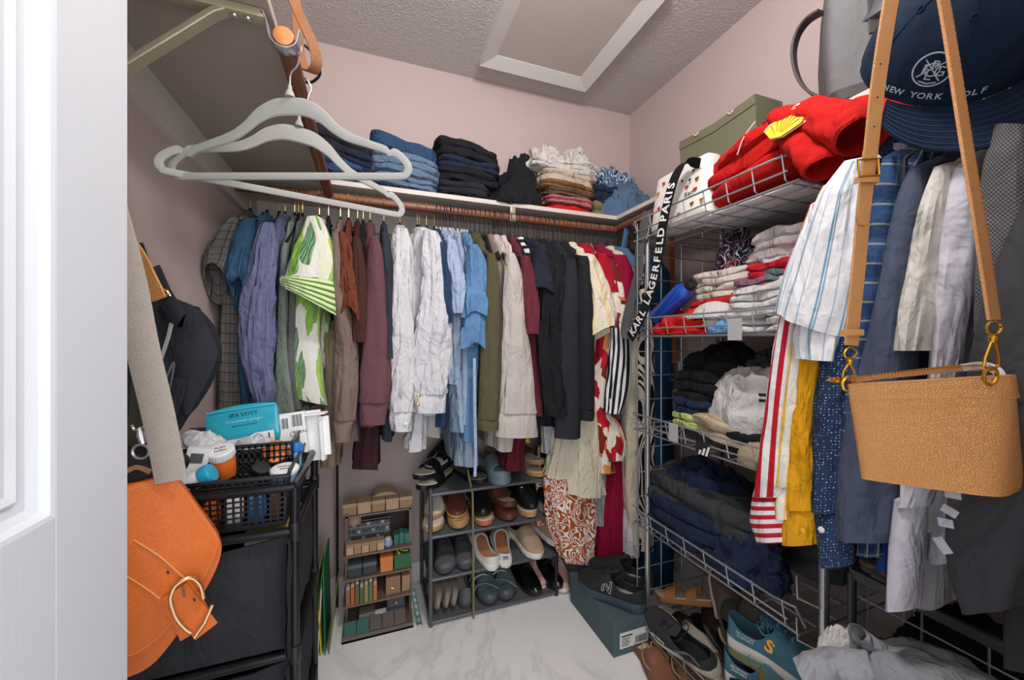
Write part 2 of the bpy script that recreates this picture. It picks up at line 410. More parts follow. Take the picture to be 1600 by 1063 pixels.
def rod(label, a, b, r, mat, end=None):
    t = thing('closet_rod', label, 'rod', a); P = [V(a)+(V(b)-V(a))*(i/24) for i in range(25)]
    vf = tube(P, r, 16); mk('rod_body', vf, mat, t, True)
    if end: mk('cut_end', xf(lathe([(r*.99, 0), (r*.99, .003), (r*.9, .004)], 18), T(*a) @ R(pi/2, 'X')), end, t, True, label='pale cut oak end')
    return t
rod('brown wooden clothes rod along the back wall crowded with hangers', (XL, RYB, RZ), (1.11, RYB, RZ), .0165, MT['rod'])
rod('brown wooden rod from the back wall to the left bracket holding two white hangers', (RXL, .786, RZ+.008), (RXL, RYB+.01, RZ+.008), .0165, MT['rodY'], MT['oak'])
rod('brown wooden clothes rod along the right wall above the wire rack', (RXR, .03, RZ+.004), (RXR, RYB, RZ+.004), .0165, MT['rod'])
# cream support bracket in the middle of the back rod
p = onY(800, 345, RYB)
cb = thing('rod_bracket', 'small cream metal bracket holding the back rod at its middle', 'bracket', (p.x, RYB, RZ+.04))
mk('rod_collar', tube([(p.x+.012*0+t*.03-.015, RYB, RZ) for t in (0, .5, 1)], .0185, 16), MT['bracket'], cb, True)
mk('bracket_arm', box(p.x-.014, p.x+.010, RYB-.02, RYB+.005, RZ+.014, ZS, .003), MT['bracket'], cb, True)
mk('bracket_leg', box(p.x-.008, p.x+.004, RYB+.005, YB-.02, ZS-.014, ZS-.001, .002), MT['bracket'], cb, True)
# beige bracket with brace and rod cradle at the left shelf's near end
lb = thing('shelf_bracket', 'beige metal shelf bracket with diagonal brace under the left shelf', 'bracket', (XL, .80, ZS))
Yb = .79
mk('brace', ribbon([(XL+.004, Yb, 1.474), (-.36, Yb, 1.577), (-.25, Yb, 1.69), (-.228, Yb, 1.704)], .022, (0, 1, 0), .010), MT['bracket'], lb, True, False)
mk('top_arm', box(XL, RXL-.028, Yb-.012, Yb+.012, ZS-.016, ZS-.001, .003), MT['bracket'], lb, True)
mk('wall_leg', box(XL, XL+.006, Yb-.012, Yb+.012, 1.42, ZS-.09, .001), MT['bracket'], lb, True)
cr = [(RXL-.034, Yb, ZS-.006), (RXL-.026, Yb, RZ+.026)]+[(RXL+.023*cos(a), Yb, RZ+.008+.023*sin(a)) for a in [pi+pi*i/10 for i in range(11)]]+[(RXL+.026, Yb, RZ+.022)]
mk('rod_cradle', ribbon(cr, .024, (0, 1, 0), .003), MT['silver'], lb, True)
for dx in (-.075, -.055):
    mk('screw', xf(lathe([(.006, 0), (.005, .003), (0.001, .004)], 10), T(RXL+dx, Yb, ZS-.017) @ R(pi, 'X')), MT['silver'], lb, True)
# ---------------------------------------------------------------- hangers
def hanger_proto(name, label, armmat, hookmat, group, armw=.15):
    """slim hanger, hook at origin (top of hook sits on the rod), arms along local X"""
    t = thing(name, label, 'hanger', (0, 0, -9), 0, group)
    rr = .0195
    hk = [(0, 0, -.075), (0, 0, -.045)]+[(rr*sin(a), 0, -rr*.0-.0+rr*cos(a)-.002) for a in [pi-.55-i*(pi+.9)/14 for i in range(15)]]
    hk = [(0, 0, -.078), (0, 0, -.05), (.002, 0, -.034)]+[(rr*sin(a), 0, rr*cos(a)) for a in [radians(140-i*16) for i in range(17)]]
    mk('hook', tube(hk, .0017, 6), hookmat, t)
    mk('neck', lathe([(.003, -.07), (.006, -.078), (.009, -.095), (.016, -.108)], 10), armmat, t)
    P = [(-armw, 0, -.215), (-armw*.8, 0, -.188), (-armw*.4, 0, -.135), (-.03, 0, -.104), (0, 0, -.097), (.03, 0, -.104), (armw*.4, 0, -.135), (armw*.8, 0, -.188), (armw, 0, -.215)]
    mk('shoulder_arm', tube(spl(P, 17), .0045, 6, rz=.010), armmat, t)
    return t
H = {}
H['gold'] = hanger_proto('clothes_hanger', 'slim black velvet hanger with a gold wire hook on the back rod', MT['velvetblack'], MT['hook'], 'black velvet hangers with gold hooks')
H['black'] = hanger_proto('clothes_hanger', 'black plastic hanger with a dark hook on the back rod', MT['blackplastic'], MT['blackmetal'], 'black hangers on the back rod')
H['grey'] = hanger_proto('clothes_hanger', 'pale grey velvet hanger with a dark wire hook among the blue shirts', MT['greyplastic'], MT['blackmetal'], 'pale grey hangers among the blue shirts')
H['right'] = hanger_proto('clothes_hanger', 'slim black hanger carrying a shirt on the right wall rod', MT['velvetblack'], MT['silver'], 'hangers on the right wall rod')
Hused = {}
def hang(kind, loc, rot, what=None):
    if kind not in Hused:
        Hused[kind] = 1; o = H[kind]; o.location = loc; o.rotation_euler = (0, 0, rot)
    else: o = copy_tree(H[kind], loc, rot)
    if what: o['label'] = {'gold': 'gold hooked black hanger carrying the ', 'black': 'black hanger carrying the ', 'grey': 'pale grey hanger carrying the ', 'right': 'slim black hanger carrying the '}[kind]+' '.join(what.replace(',', '').split()[:10])
    else: o['label'] = {'gold': 'bare gold hook of a slim black hanger on the back rod', 'black': 'dark hook of a black hanger crowded on the back rod', 'grey': 'pale grey hanger top among the blue shirts', 'right': ''}[kind]
    return o
# ---------------------------------------------------------------- hanging garments
def limb(Sx, ax, val, dep, fold, seed, n=44, ns=40, ridge=.05, k=4, slant=0, back=0, open_end=True, ragged=0, gape=0, hscale=1.0):
    """fabric tube through pixel centres (x, y, width) on the plane ax=val"""
    pts = spl([V(p) for p in Sx], n); rings = []; uv = []; L = 0; pc = None
    ud = V((0, -1, 0)) if ax == 'Y' else V((-1, 0, 0))
    R0 = max(p[2] for p in Sx)
    A = on(ax, val, Sx[0][0]-R0/2, Sx[0][1]); B = on(ax, val, Sx[0][0]+R0/2, Sx[0][1])
    circ = 2*((A-B).length+dep)
    rnd = random.Random(seed); ph = rnd.random()*6; ph2 = rnd.random()*6
    for i, q in enumerate(pts):
        t = i/(n-1)
        A = on(ax, val, q[0]-q[2]/2, q[1]); B = on(ax, val, q[0]+q[2]/2, q[1]); c = (A+B)/2; hw = (B-A).length/2; wd = (B-A).normalized()
        if pc is not None: L += (c-pc).length
        pc = c; tc = min(1, i/3.0); d = min(dep, hw*1.3+.004)*(.55+.45*tc)*(1+.5*(gape > 0)*t*t)
        c = c-ud*(back*(1-tc))
        r = []
        for j in range(ns):
            a = 2*pi*j/ns; ca, sa = cos(a), sin(a)
            f = 1+fold*nz((ca*1.3, sa*1.3, c.z*6), 1.2, seed)*1.6*min(1, t*3+.2)
            f += ridge*sin(k*a+ph+2.2*nz((c.z*4, 0, ph), 1, seed))*min(1, t*2)
            f += fold*3.6*(.22-abs(nz((ca*1.0+c.z*1.2, sa*1.0, c.z*3.2-ca*1.2), 2.2, seed+11)))*min(1, t*4)
            p = c+wd*(hw*hscale*ca*f)+ud*(d*sa*f)
            p.z += slant*hw*ca*t+gape*(.035*sa+.01)*t*t*t+ragged*sin(3*a+ph2)*max(0, t-.8)*5
            r.append(p); uv.append((j/ns*circ, L))
        rings.append(r)
    c0 = sum(rings[0], V())/ns
    top = [[c0+(p-c0)*.5+V((0, 0, .006)) for p in rings[0]], [c0+V((0, 0, .008)) for p in rings[0]]]
    rings = top[::-1]+rings; uv = [(j/ns*circ, -.01) for j in range(ns)]*2+uv
    if open_end:
        ce = sum(rings[-1], V())/ns; e = rings[-1]
        for s, dz in ((.93, .0), (.86, .012), (.8, .06)):
            rings.append([ce+(p-ce)*s+V((0, 0, dz)) for p in e]); uv += [(j/ns*circ, L-dz) for j in range(ns)]
        return loft(rings, uv=uv)
    return loft(rings, cap1=True, uv=uv)
def torso(Bx, ax, val, uback, fold, seed, n=44, ns=52, slant=0, ridge=.10, shoulder=.075, k=7, neck=None):
    """hollow body of a shirt: front edge follows the pixel path on ax=val, runs back by uback along the hanger"""
    pts = spl([V(p) for p in Bx], n); rings = []; uv = []; L = 0; pc = None
    ud = V((0, -1, 0)) if ax == 'Y' else V((-1, 0, 0)); rnd = random.Random(seed+99); ph = rnd.random()*6; zt = None
    for i, q in enumerate(pts):
        t = i/(n-1)
        A = on(ax, val, q[0]-q[2]/2, q[1]); B = on(ax, val, q[0]+q[2]/2, q[1]); c = (A+B)/2; hw = (B-A).length/2; wd = (B-A).normalized()
        if zt is None: zt = c.z
        if pc is not None: L += (c-pc).length
        pc = c; drop = zt-c.z; s = min(1, drop/shoulder); s = s*s*(3-2*s)*.5+s*.5
        hu = (uback/2)*((.72+.28*s) if neck else (.30+.70*s)); mid = c-ud*(uback/2)
        r = []
        for j in range(ns):
            a = 2*pi*j/ns; ca, sa = cos(a), sin(a)
            sx = abs(ca)**.8*(1 if ca >= 0 else -1); sy = abs(sa)**.75*(1 if sa >= 0 else -1)
            f = 1+fold*nz((ca*1.2, sa*2.4, c.z*5), 1.2, seed)*1.5*min(1, t*2+.1)
            g = ridge*sin(k*a+ph+1.6*nz((c.z*3, 1, ph), 1, seed))*min(1, t*1.4)
            f += fold*3.2*(.22-abs(nz((ca*1.0+c.z*1.2, sa*2.0, c.z*2.6-ca), 2.0, seed+11)))*min(1, t*3)
            p = mid+wd*(hw*sx*(f+g*1.4))+ud*(hu*sy*(1+g*.25))
            p.z += slant*hw*ca*t*s + .004*sin(3*a+ph)*t
            r.append(p); uv.append((j/ns*1.0, L))
        rings.append(r)
    if neck and neck > zt+.012:
        r0 = rings[0]; c0 = sum(r0, V())/ns; pre = []
        for q_, fu, fw in ((0, .26, .8), (.3, .36, .95), (.65, .66, 1.0)):
            pre.append([c0+(p-c0)*fw*(fu if False else 1)*0+V(((p.x-c0.x)*(fw if ax == 'Y' else fu/.72), (p.y-c0.y)*(fu/.72 if ax == 'Y' else fw), (neck-zt)*(1-q_)**1.0+(zt-c0.z)*0)) for p in r0])
        rings = pre+rings; uv = [(j/ns*1.0, -.06+.02*q_) for q_ in range(3) for j in range(ns)]+uv
    e = rings[-1]; ce = sum(e, V())/ns
    for s_, dz in ((.95, .002), (.9, .04)):
        rings.append([V((ce.x+(p.x-ce.x)*s_, ce.y+(p.y-ce.y)*s_, p.z+dz)) for p in e]); uv += [(j/ns*1.0, L-dz) for j in range(ns)]
    return loft(rings, uv=uv)
GI = [0]
def garment(name, label, cat, m, B=None, SL=None, ax='Y', cuff=None, collar=None, kind='gold', m2=None, hangit=True, fold=.10, dep=.034, buttons=None, group=None,
            sl_open=True, slant=0, sl_slant=0, ubk=None, vb=None, vsl=None, ridge=.07, ragged=0, gape=0, extra=None, shoulder=.075, bk=7):
    GI[0] += 1; seed = GI[0]
    vb = vb or (1.415 if ax == 'Y' else .93); vsl = vsl or (1.375 if ax == 'Y' else .885); ubk = ubk or (.35 if ax == 'Y' else .36)
    ref = (B or SL)[0]; p = on(ax, vb, ref[0], ref[1])
    loc = (p.x, RYB, p.z) if ax == 'Y' else (RXR, p.y, p.z)
    t = thing(name, label, cat, loc, 0, group)
    if B: mk('body', torso(B, ax, vb, ubk, fold, seed, slant=slant, shoulder=shoulder, k=bk, neck=(RZ-.09) if hangit else None), m, t, True)
    if SL:
        for i, s_ in enumerate(SL if isinstance(SL[0], list) else [SL]):
            mk('sleeve', limb(s_, ax, vsl, dep, fold, seed+i*50, slant=sl_slant, back=.045, open_end=sl_open, ridge=ridge, ragged=ragged, gape=gape), m, t, True)
    if cuff: mk('cuff', limb(cuff, ax, vsl, dep*1.02, fold*.4, seed+3, n=8, ridge=.02), m2 or m, t, True)
    if collar:   # collar: small folded band round the neck, pixel centre + width
        x, y, w_ = collar; q = on(ax, vb-.0, x, y); wd = (on(ax, vb, x+w_/2, y)-on(ax, vb, x-w_/2, y)); hw = wd.length/2
        ud = V((0, -1, 0)) if ax == 'Y' else V((-1, 0, 0)); c = q-ud*(ubk/2-.02); rg = []; wd.normalize(); uvv = []
        for kk, (s_, dz) in enumerate(((1.05, -.03), (1.12, -.012), (1.0, .008), (.86, .012), (.8, -.012))):
            rg.append([c+wd*(max(hw, .014)*cos(a)*s_)+ud*(.07*sin(a)*s_)+V((0, 0, dz+.012*sin(a)*-1)) for a in [2*pi*j/20 for j in range(20)]]); uvv += [(j/20*.3, kk*.01) for j in range(20)]
        mk('collar', loft(rg, uv=uvv), m2 or m, t, True)
    for bx, by in (buttons or []):
        q = on(ax, vsl-dep*1.12, bx, by); rot_ = R(pi/2, 'X') if ax == 'Y' else R(-pi/2, 'Y')
        mk('button', xf(lathe([(.001, .0035), (.004, .0035), (.0058, .0025), (.006, 0)], 12), Matrix.Translation(q) @ rot_), extra or MT['white'], t, True, label=None)
    if hangit:
        # one hanger carries it, rod height
        if ax == 'Y': hang(kind, (p.x, RYB, RZ+.0005), pi/2+.0, label)
        else: hang(kind, (RXR, p.y, RZ+.004), 0, label)
    return t
# ---------------------------------------------------------------- cloth materials of the hanging garments
ch = dict
cloth('glen', (82, 80, 78), ('plaid', [('u', .03, .5, (66, 64, 64), .5), ('v', .03, .5, (66, 64, 64), .5), ('u', .006, .5, (140, 136, 130), .35), ('v', .006, .5, (140, 136, 130), .35), ('u', .03, .07, (30, 30, 32), .8), ('v', .03, .07, (30, 30, 32), .8)]))
cloth('teal', (50, 84, 110), wr=.7)
cloth('periw', (104, 108, 142), ('stripe', 'u', .024, [(0, (104, 108, 142)), (.96, (140, 140, 172))]), wr=.8)
cloth('sage', (122, 134, 124)); cloth('ash', (96, 98, 98))
cloth('leaf', (226, 224, 214), ('leaf',), wr=.4, var=.05)
cloth('leafstripe', (226, 230, 200), ('stripe', 'v', .0135, [(0, (222, 226, 190)), (.25, (150, 190, 90)), (.45, (44, 92, 60)), (.62, (120, 170, 60)), (.8, (222, 226, 190))]))
cloth('greige', (122, 106, 98), bmp='melange'); cloth('rust', (110, 58, 42), wr=.8); cloth('cocoa', (74, 46, 40), bmp='knit')
cloth('tanpant', (148, 128, 110)); cloth('mauve', (108, 74, 80), bmp='knit', wr=.25); cloth('plum', (62, 36, 42), wr=.3)
cloth('slate', (50, 54, 64)); cloth('white', (200, 200, 203), wr=.8, var=.04); cloth('whitedenim', (198, 198, 202), wr=1.0, bmp='denim', var=.05)
cloth('geo', (40, 40, 44), ('brick', 60.0, (206, 204, 200)), wr=.3)
cloth('denimdk', (38, 60, 90), bmp='denim'); cloth('denimlt', (142, 162, 182), bmp='denim', wr=.8, var=.2); cloth('denimmid', (84, 108, 136), bmp='denim', wr=.8)
cloth('skyshirt', (158, 174, 202), wr=.9); cloth('bluestripe', (180, 196, 220), ('stripe', 'u', .012, [(0, (190, 202, 222)), (.5, (70, 96, 140))]))
cloth('cornflower', (92, 130, 170), wr=.6); cloth('olive', (88, 84, 62), bmp='cord', wr=.3); cloth('taupeknit', (150, 132, 124), bmp='knit')
cloth('stone', (184, 176, 170), wr=.5, var=.06); cloth('blush', (206, 190, 190)); cloth('burgundy', (98, 42, 52)); cloth('wine', (92, 26, 42))
cloth('navyblack', (34, 38, 50)); cloth('blackc', (27, 28, 32), wr=.8); cloth('charnavy', (43, 45, 54), bmp='knit', wr=.25); cloth('black3', (34, 35, 38), wr=.3)
cloth('cream', (224, 214, 192), ('stripe', 'u', .05, [(0, (226, 216, 194)), (.6, (232, 206, 150)), (.8, (226, 218, 200))]), wr=.7)
cloth('ivory', (208, 198, 176), wr=.7, var=.06); cloth('redc', (168, 22, 46)); cloth('crimson', (140, 12, 52), wr=.3)
cloth('patch', (200, 60, 50), ('patch', 15.0, [(0, (160, 26, 40)), (.2, (226, 216, 202)), (.38, (120, 40, 36)), (.52, (222, 150, 84)), (.66, (228, 220, 206)), (.8, (216, 112, 66)), (.9, (190, 30, 46))]), wr=.4)
cloth('bwstripe', (230, 230, 228), ('stripe', 'v', .021, [(0, (226, 226, 224)), (.5, (26, 28, 36))]), wr=.4)
cloth('bwstripev', (230, 230, 228), ('stripe', 'u', .024, [(0, (226, 226, 224)), (.5, (26, 28, 36))]), wr=.4)
cloth('zebra', (226, 218, 200), ('band', (1, .45, 1), 7.0, 5.0, [(0, (224, 214, 196)), (.5, (28, 28, 32))], 1.6), wr=.3, var=.05)
cloth('scroll', (226, 222, 214), ('band', (1, 1, 1), 14.0, 4.0, [(0, (228, 224, 216)), (.42, (176, 84, 36)), (.8, (150, 62, 30))], 2.4), wr=.35, var=.05)
cloth('eyelet', (226, 226, 228), ('dots', 70.0, .22, (150, 150, 156), .3), wr=.4)
cloth('seersucker', (150, 150, 150), ('stripe', 'u', .009, [(0, (200, 200, 200)), (.5, (96, 98, 104))]))
cloth('navyteal', (22, 56, 88), wr=.4); cloth('yellowc', (226, 168, 40)); cloth('lightgrey', (190, 190, 194), wr=.7)
cloth('bluec', (76, 110, 146), wr=.5)
# right rod
cloth('redstripe', (228, 226, 226), ('stripe', 'u', .026, [(0, (230, 228, 228)), (.5, (190, 32, 48))]), wr=.5, var=.06)
cloth('redstripecuff', (228, 226, 226), ('stripe', 'v', .02, [(0, (230, 228, 228)), (.5, (190, 32, 48))]), wr=.4)
cloth('yelstripe', (232, 228, 214), ('stripe', 'u', .030, [(0, (234, 230, 220)), (.42, (240, 186, 60)), (.66, (234, 230, 220)), (.74, (236, 190, 80)), (.8, (236, 230, 214))]), wr=.5)
cloth('mustard', (228, 162, 28), wr=.7, var=.1)
cloth('bluelinestripe', (232, 233, 236), ('stripe', 'u', .044, [(0, (234, 235, 238)), (.30, (122, 164, 194)), (.35, (222, 230, 236)), (.39, (122, 164, 194)), (.46, (234, 235, 238)), (.86, (170, 190, 208)), (.9, (234, 235, 238))]), wr=.35, var=.04)
cloth('micro', (40, 58, 90), ('dots', 170.0, .30, (176, 196, 212), .35, 'MANHATTAN'), wr=.5)
cloth('blueplaid', (48, 76, 116), ('plaid', [('u', .06, .3, (92, 128, 166), .7), ('v', .07, .4, (30, 50, 84), .6), ('u', .06, .12, (206, 196, 164), .7), ('v', .035, .1, (180, 176, 150), .5)]), wr=.5)
cloth('chambray', (78, 86, 106), bmp='denim', wr=.4); cloth('ivoryw', (206, 202, 194), wr=.6, var=.05); cloth('lilac', (200, 198, 208), wr=.5, var=.04)
cloth('darkcheck', (64, 64, 66), ('check', 330.0, (110, 110, 110)), wr=.4); cloth('charcoal', (66, 67, 71), bmp='melange', wr=.8, sc=.6); cloth('ribchar', (58, 57, 56), bmp='rib', wr=.2)
cloth('houndstooth', (210, 210, 210), ('check', 300.0, (50, 50, 54)))
W = MC
# ---------------------------------------------------------------- back rod, left to right
g = garment
g('shirt', 'grey glen plaid short sleeved shirt at the far left of the back rod', 'shirt', W['glen'], [(366, 338, 18), (362, 365, 34), (358, 450, 46), (356, 560, 54), (354, 648, 62)], [(368, 338, 12), (356, 362, 30), (343, 395, 42), (338, 425, 40), (337, 452, 32)], sl_slant=.5, fold=.06, gape=1.6)
g('shirt', 'teal blue short sleeved shirt with a frayed pale sleeve edge next to the plaid shirt', 'shirt', W['teal'], [(396, 338, 20), (394, 365, 30), (384, 450, 44), (378, 560, 44), (384, 638, 40)], [(392, 338, 14), (382, 368, 32), (374, 405, 36), (371, 440, 34), (372, 468, 20)], sl_slant=.3, ragged=.01, gape=1.4)
g('shirt', 'periwinkle pinstriped long sleeved shirt', 'shirt', W['periw'], [(428, 342, 22), (424, 365, 34), (412, 450, 40), (405, 560, 44), (402, 640, 44)], [(418, 344, 14), (416, 368, 30), (409, 420, 40), (403, 480, 48), (402, 550, 50), (408, 600, 44), (414, 630, 24)], collar=(426, 346, 30), fold=.16)
g('dress', 'sage green sleeveless dress with a white edge seam', 'dress', W['sage'], [(445, 354, 14), (443, 375, 20), (441, 450, 24), (440, 540, 30), (446, 650, 58)], fold=.05)
g('shirt', 'dark ash grey top squeezed beside the leaf print shirt', 'shirt', W['ash'], [(459, 352, 12), (458, 380, 18), (456, 480, 22), (455, 600, 26), (462, 640, 30)], fold=.06)
t = g('shirt', 'white shirt with big green tropical leaves and striped turned-up sleeve', 'shirt', W['leaf'], [(489, 334, 26), (486, 362, 48), (478, 470, 66), (474, 560, 84), (478, 612, 96), (482, 628, 96)], [(490, 334, 16), (492, 372, 52), (488, 410, 74), (486, 445, 82), (484, 470, 84)], slant=-.42, sl_slant=-.55, fold=.07, dep=.045, collar=(478, 346, 42))
mk('sleeve_cuff', limb([(483, 432, 86), (483, 450, 92), (486, 472, 88)], 'Y', 1.37, .052, .04, 5, n=9, slant=-.62, ridge=.02), W['leafstripe'], t, True, label='green and white striped turned-up cuff')
g('trousers', 'tan trousers hanging low behind the leaf print shirt', 'trousers', W['tanpant'], [(520, 500, 26), (518, 560, 30), (516, 660, 32), (514, 732, 34)], hangit=False, fold=.1, vb=1.44, ubk=.24)
g('sweater', 'greige knit long sleeved sweater with ribbed cuff', 'sweater', W['greige'], [(526, 354, 14), (526, 380, 24), (532, 480, 28), (540, 600, 30), (545, 690, 34)], [(524, 356, 10), (527, 400, 22), (532, 470, 26), (540, 530, 32), (540, 600, 38), (537, 655, 34)], cuff=[(537, 652, 35), (534, 672, 31), (533, 688, 30)], fold=.05)
g('shirt', 'rust brown short sleeved shirt with a ruffled sleeve end', 'shirt', W['rust'], [(541, 356, 14), (545, 385, 26), (551, 480, 30), (556, 560, 26)], [(532, 358, 10), (540, 395, 26), (543, 445, 34), (547, 485, 46), (548, 512, 36)], ragged=.02, fold=.14, gape=1.2)
g('sweater', 'dark cocoa brown knit top between the rust shirt and mauve sweatshirt', 'sweater', W['cocoa'], [(556, 364, 14), (560, 390, 24), (562, 470, 28), (562, 556, 28)], [(556, 366, 12), (561, 420, 24), (563, 480, 27), (563, 535, 26)], fold=.05)
g('sweater', 'navy sleeve end of a dark sweater beside the mauve cuff', 'sweater', W['slate'], [(570, 400, 14), (566, 500, 16), (560, 600, 20), (557, 690, 24)], hangit=False, fold=.08, vb=1.45)
g('sweatshirt', 'mauve hooded sweatshirt with a wide cuff', 'sweatshirt', W['mauve'], [(578, 362, 20), (580, 395, 34), (582, 480, 40), (580, 600, 42), (577, 668, 42)], [(584, 366, 10), (587, 400, 26), (590, 480, 38), (589, 560, 48), (586, 628, 50)], cuff=[(586, 626, 47), (583, 645, 44), (582, 662, 42)], collar=(574, 372, 34), fold=.035)
g('dress', 'dark plum dress hanging below the mauve sweatshirt', 'dress', W['plum'], [(581, 420, 16), (580, 560, 30), (576, 660, 36), (571, 736, 44)], hangit=False, fold=.05, vb=1.46, ubk=.2)
g('blazer', 'charcoal slate blazer between mauve sweatshirt and white shirt', 'jacket', W['slate'], [(602, 358, 14), (603, 380, 22), (606, 480, 24), (606, 690, 24)], [(600, 360, 10), (605, 410, 18), (607, 480, 18), (607, 560, 18)], fold=.04)
g('shirt', 'plain white cotton shirt with a gathered shoulder', 'shirt', W['white'], [(630, 355, 22), (634, 380, 36), (642, 480, 42), (648, 600, 46), (652, 676, 44)], [(625, 355, 20), (626, 385, 30), (627, 480, 33), (628, 560, 37), (627, 642, 36)], cuff=[(627, 640, 37), (626, 658, 36), (627, 672, 32)], fold=.12, buttons=[(634, 662)])
g('blouse', 'white loose sleeve end hanging lowest below the white jacket', 'blouse', W['lightgrey'], [(658, 500, 16), (658, 600, 22), (654, 665, 24), (650, 706, 34)], hangit=False, fold=.12, vb=1.40, ubk=.12)
g('jacket', 'white denim jacket with brass cuff buttons', 'jacket', W['whitedenim'], [(664, 352, 26), (666, 378, 44), (668, 480, 60), (668, 560, 62), (666, 650, 62)], [(670, 356, 16), (676, 390, 34), (681, 460, 46), (679, 525, 54), (673, 590, 54), (672, 615, 50)], cuff=[(671, 608, 50), (671, 628, 50), (671, 644, 48)], collar=(662, 354, 34), fold=.15, buttons=[(654, 618), (653, 632)], extra=MT['gold'])
g('skirt', 'black and white basket weave print hem under the white jacket', 'skirt', W['geo'], [(683, 480, 20), (680, 600, 26), (676, 684, 34)], hangit=False, fold=.04, vb=1.43, ubk=.2)
g('shirt', 'dark blue denim shirt right of the white jacket', 'shirt', W['denimdk'], [(693, 372, 18), (697, 400, 34), (697, 520, 30), (690, 668, 32)], [(687, 374, 14), (693, 420, 28), (696, 470, 24), (699, 505, 16)], kind='grey', collar=(690, 376, 26))
g('shirt', 'pale sky blue shirt with a puffed short sleeve', 'shirt', W['skyshirt'], [(706, 370, 18), (710, 395, 28), (714, 460, 28), (714, 560, 28), (712, 600, 24)], [(703, 371, 14), (708, 410, 28), (712, 450, 28), (714, 490, 16)], kind='grey', collar=(702, 374, 30), fold=.15)
g('shirt', 'washed pale denim shirt with rolled hem below the sky blue shirt', 'shirt', W['denimlt'], [(716, 400, 16), (712, 480, 26), (716, 580, 28), (720, 640, 30), (722, 678, 30)], kind='grey', fold=.12)
g('shirt', 'thin navy striped shirt between the pale denims', 'shirt', W['bluestripe'], [(722, 372, 12), (724, 395, 18), (727, 500, 14), (728, 664, 14)], kind='grey')
t = g('dress', 'washed blue denim dress with a hanging tie under the ruffled top', 'dress', W['denimlt'], [(734, 470, 22), (733, 560, 28), (732, 640, 34), (734, 732, 40)], kind='grey', fold=.1, vb=1.44)
tb = [on('Y', 1.36, x, y) for x, y in ((741, 560), (742, 640), (743, 700), (742, 745))]
mk('tie', ribbon(spl(tb, 12), .012, (1, .3, 0), .003), W['skyshirt'], t, True)
t = g('blouse', 'cornflower blue blouse with tiered ruffle sleeves', 'blouse', W['cornflower'], [(741, 378, 18), (743, 405, 34), (743, 500, 34), (738, 600, 30), (734, 690, 30)], [(738, 380, 12), (742, 410, 30), (743, 440, 36), (742, 456, 40)], kind='grey', fold=.1)
mk('ruffle', limb([(743, 448, 34), (742, 470, 42), (741, 492, 40)], 'Y', 1.375, .04, .16, 81, n=10, ridge=.16, k=5, ragged=.012), W['cornflower'], t, True)
mk('ruffle', limb([(743, 486, 30), (742, 515, 36), (741, 540, 36)], 'Y', 1.375, .036, .16, 82, n=10, ridge=.16, k=5, ragged=.012), W['cornflower'], t, True)
g('jacket', 'olive green corduroy hooded jacket', 'jacket', W['olive'], [(759, 383, 24), (762, 405, 38), (764, 500, 34), (762, 600, 36), (762, 668, 38)], [(766, 392, 10), (768, 430, 22), (768, 500, 30), (766, 600, 33), (763, 654, 33)], cuff=[(763, 652, 34), (762, 662, 34), (762, 671, 33)], collar=(756, 392, 38), kind='black', fold=.04)
g('sweater', 'taupe fine knit sweater between olive jacket and stone jacket', 'sweater', W['taupeknit'], [(783, 393, 14), (785, 415, 20), (787, 500, 20), (788, 640, 20)], kind='black')
g('shirt', 'pale blush shirt between the stone jacket and the burgundy shirt', 'shirt', W['blush'], [(805, 390, 14), (810, 420, 22), (816, 500, 24), (822, 600, 26), (826, 625, 22)], kind='black')
g('jacket', 'light stone cotton jacket with long dropped sleeve', 'jacket', W['stone'], [(793, 388, 18), (797, 420, 34), (797, 520, 38), (795, 640, 42), (790, 706, 36)], [(795, 390, 10), (801, 430, 26), (804, 500, 36), (806, 580, 50), (807, 645, 60)], cuff=[(807, 640, 60), (807, 660, 62), (807, 682, 64)], kind='black', fold=.06)
t = g('shirt', 'burgundy shirt with a gathered sleeve and long dark red tail', 'shirt', W['burgundy'], [(820, 394, 16), (826, 420, 28), (834, 520, 26), (842, 600, 26), (843, 650, 26)], [(818, 396, 12), (825, 440, 22), (829, 490, 28), (829, 522, 22)], kind='black')
g('dress', 'wine red dress end hanging above the sandals', 'dress', W['wine'], [(822, 560, 14), (818, 640, 26), (811, 700, 28), (808, 738, 32)], hangit=False, vb=1.46, ubk=.14, fold=.05)
g('cardigan', 'yellow ribbed garment end showing under the stone jacket', 'cardigan', W['yellowc'], [(822, 600, 14), (822, 650, 16), (822, 693, 18)], hangit=False, vb=1.5, ubk=.1, fold=.05)
g('shirt', 'navy shirt with bold white stripes behind the black shirts', 'shirt', W['bwstripe'], [(834, 398, 14), (838, 420, 18), (842, 500, 18), (842, 545, 18)], kind='black')
g('t_shirt', 'dark navy short sleeved t-shirt', 't-shirt', W['navyblack'], [(848, 378, 20), (852, 402, 34), (858, 480, 34), (858, 560, 34)], [(843, 380, 12), (846, 410, 28), (847, 445, 36), (848, 475, 40)], sl_slant=-.5, kind='black', fold=.04, gape=1.2)
g('blouse', 'black blouse with ruched gathered side', 'blouse', W['blackc'], [(870, 390, 24), (874, 415, 46), (868, 500, 52), (858, 600, 48), (855, 668, 52)], [(868, 392, 14), (868, 425, 34), (862, 480, 36), (858, 540, 34), (866, 600, 38), (872, 650, 36)], kind='black', fold=.16)
g('sweater', 'dark charcoal navy long sleeved sweater', 'sweater', W['charnavy'], [(893, 398, 18), (896, 425, 32), (896, 540, 34), (894, 672, 40)], [(890, 402, 12), (889, 440, 26), (888, 540, 33), (887, 620, 38), (886, 684, 40)], kind='black', fold=.03)
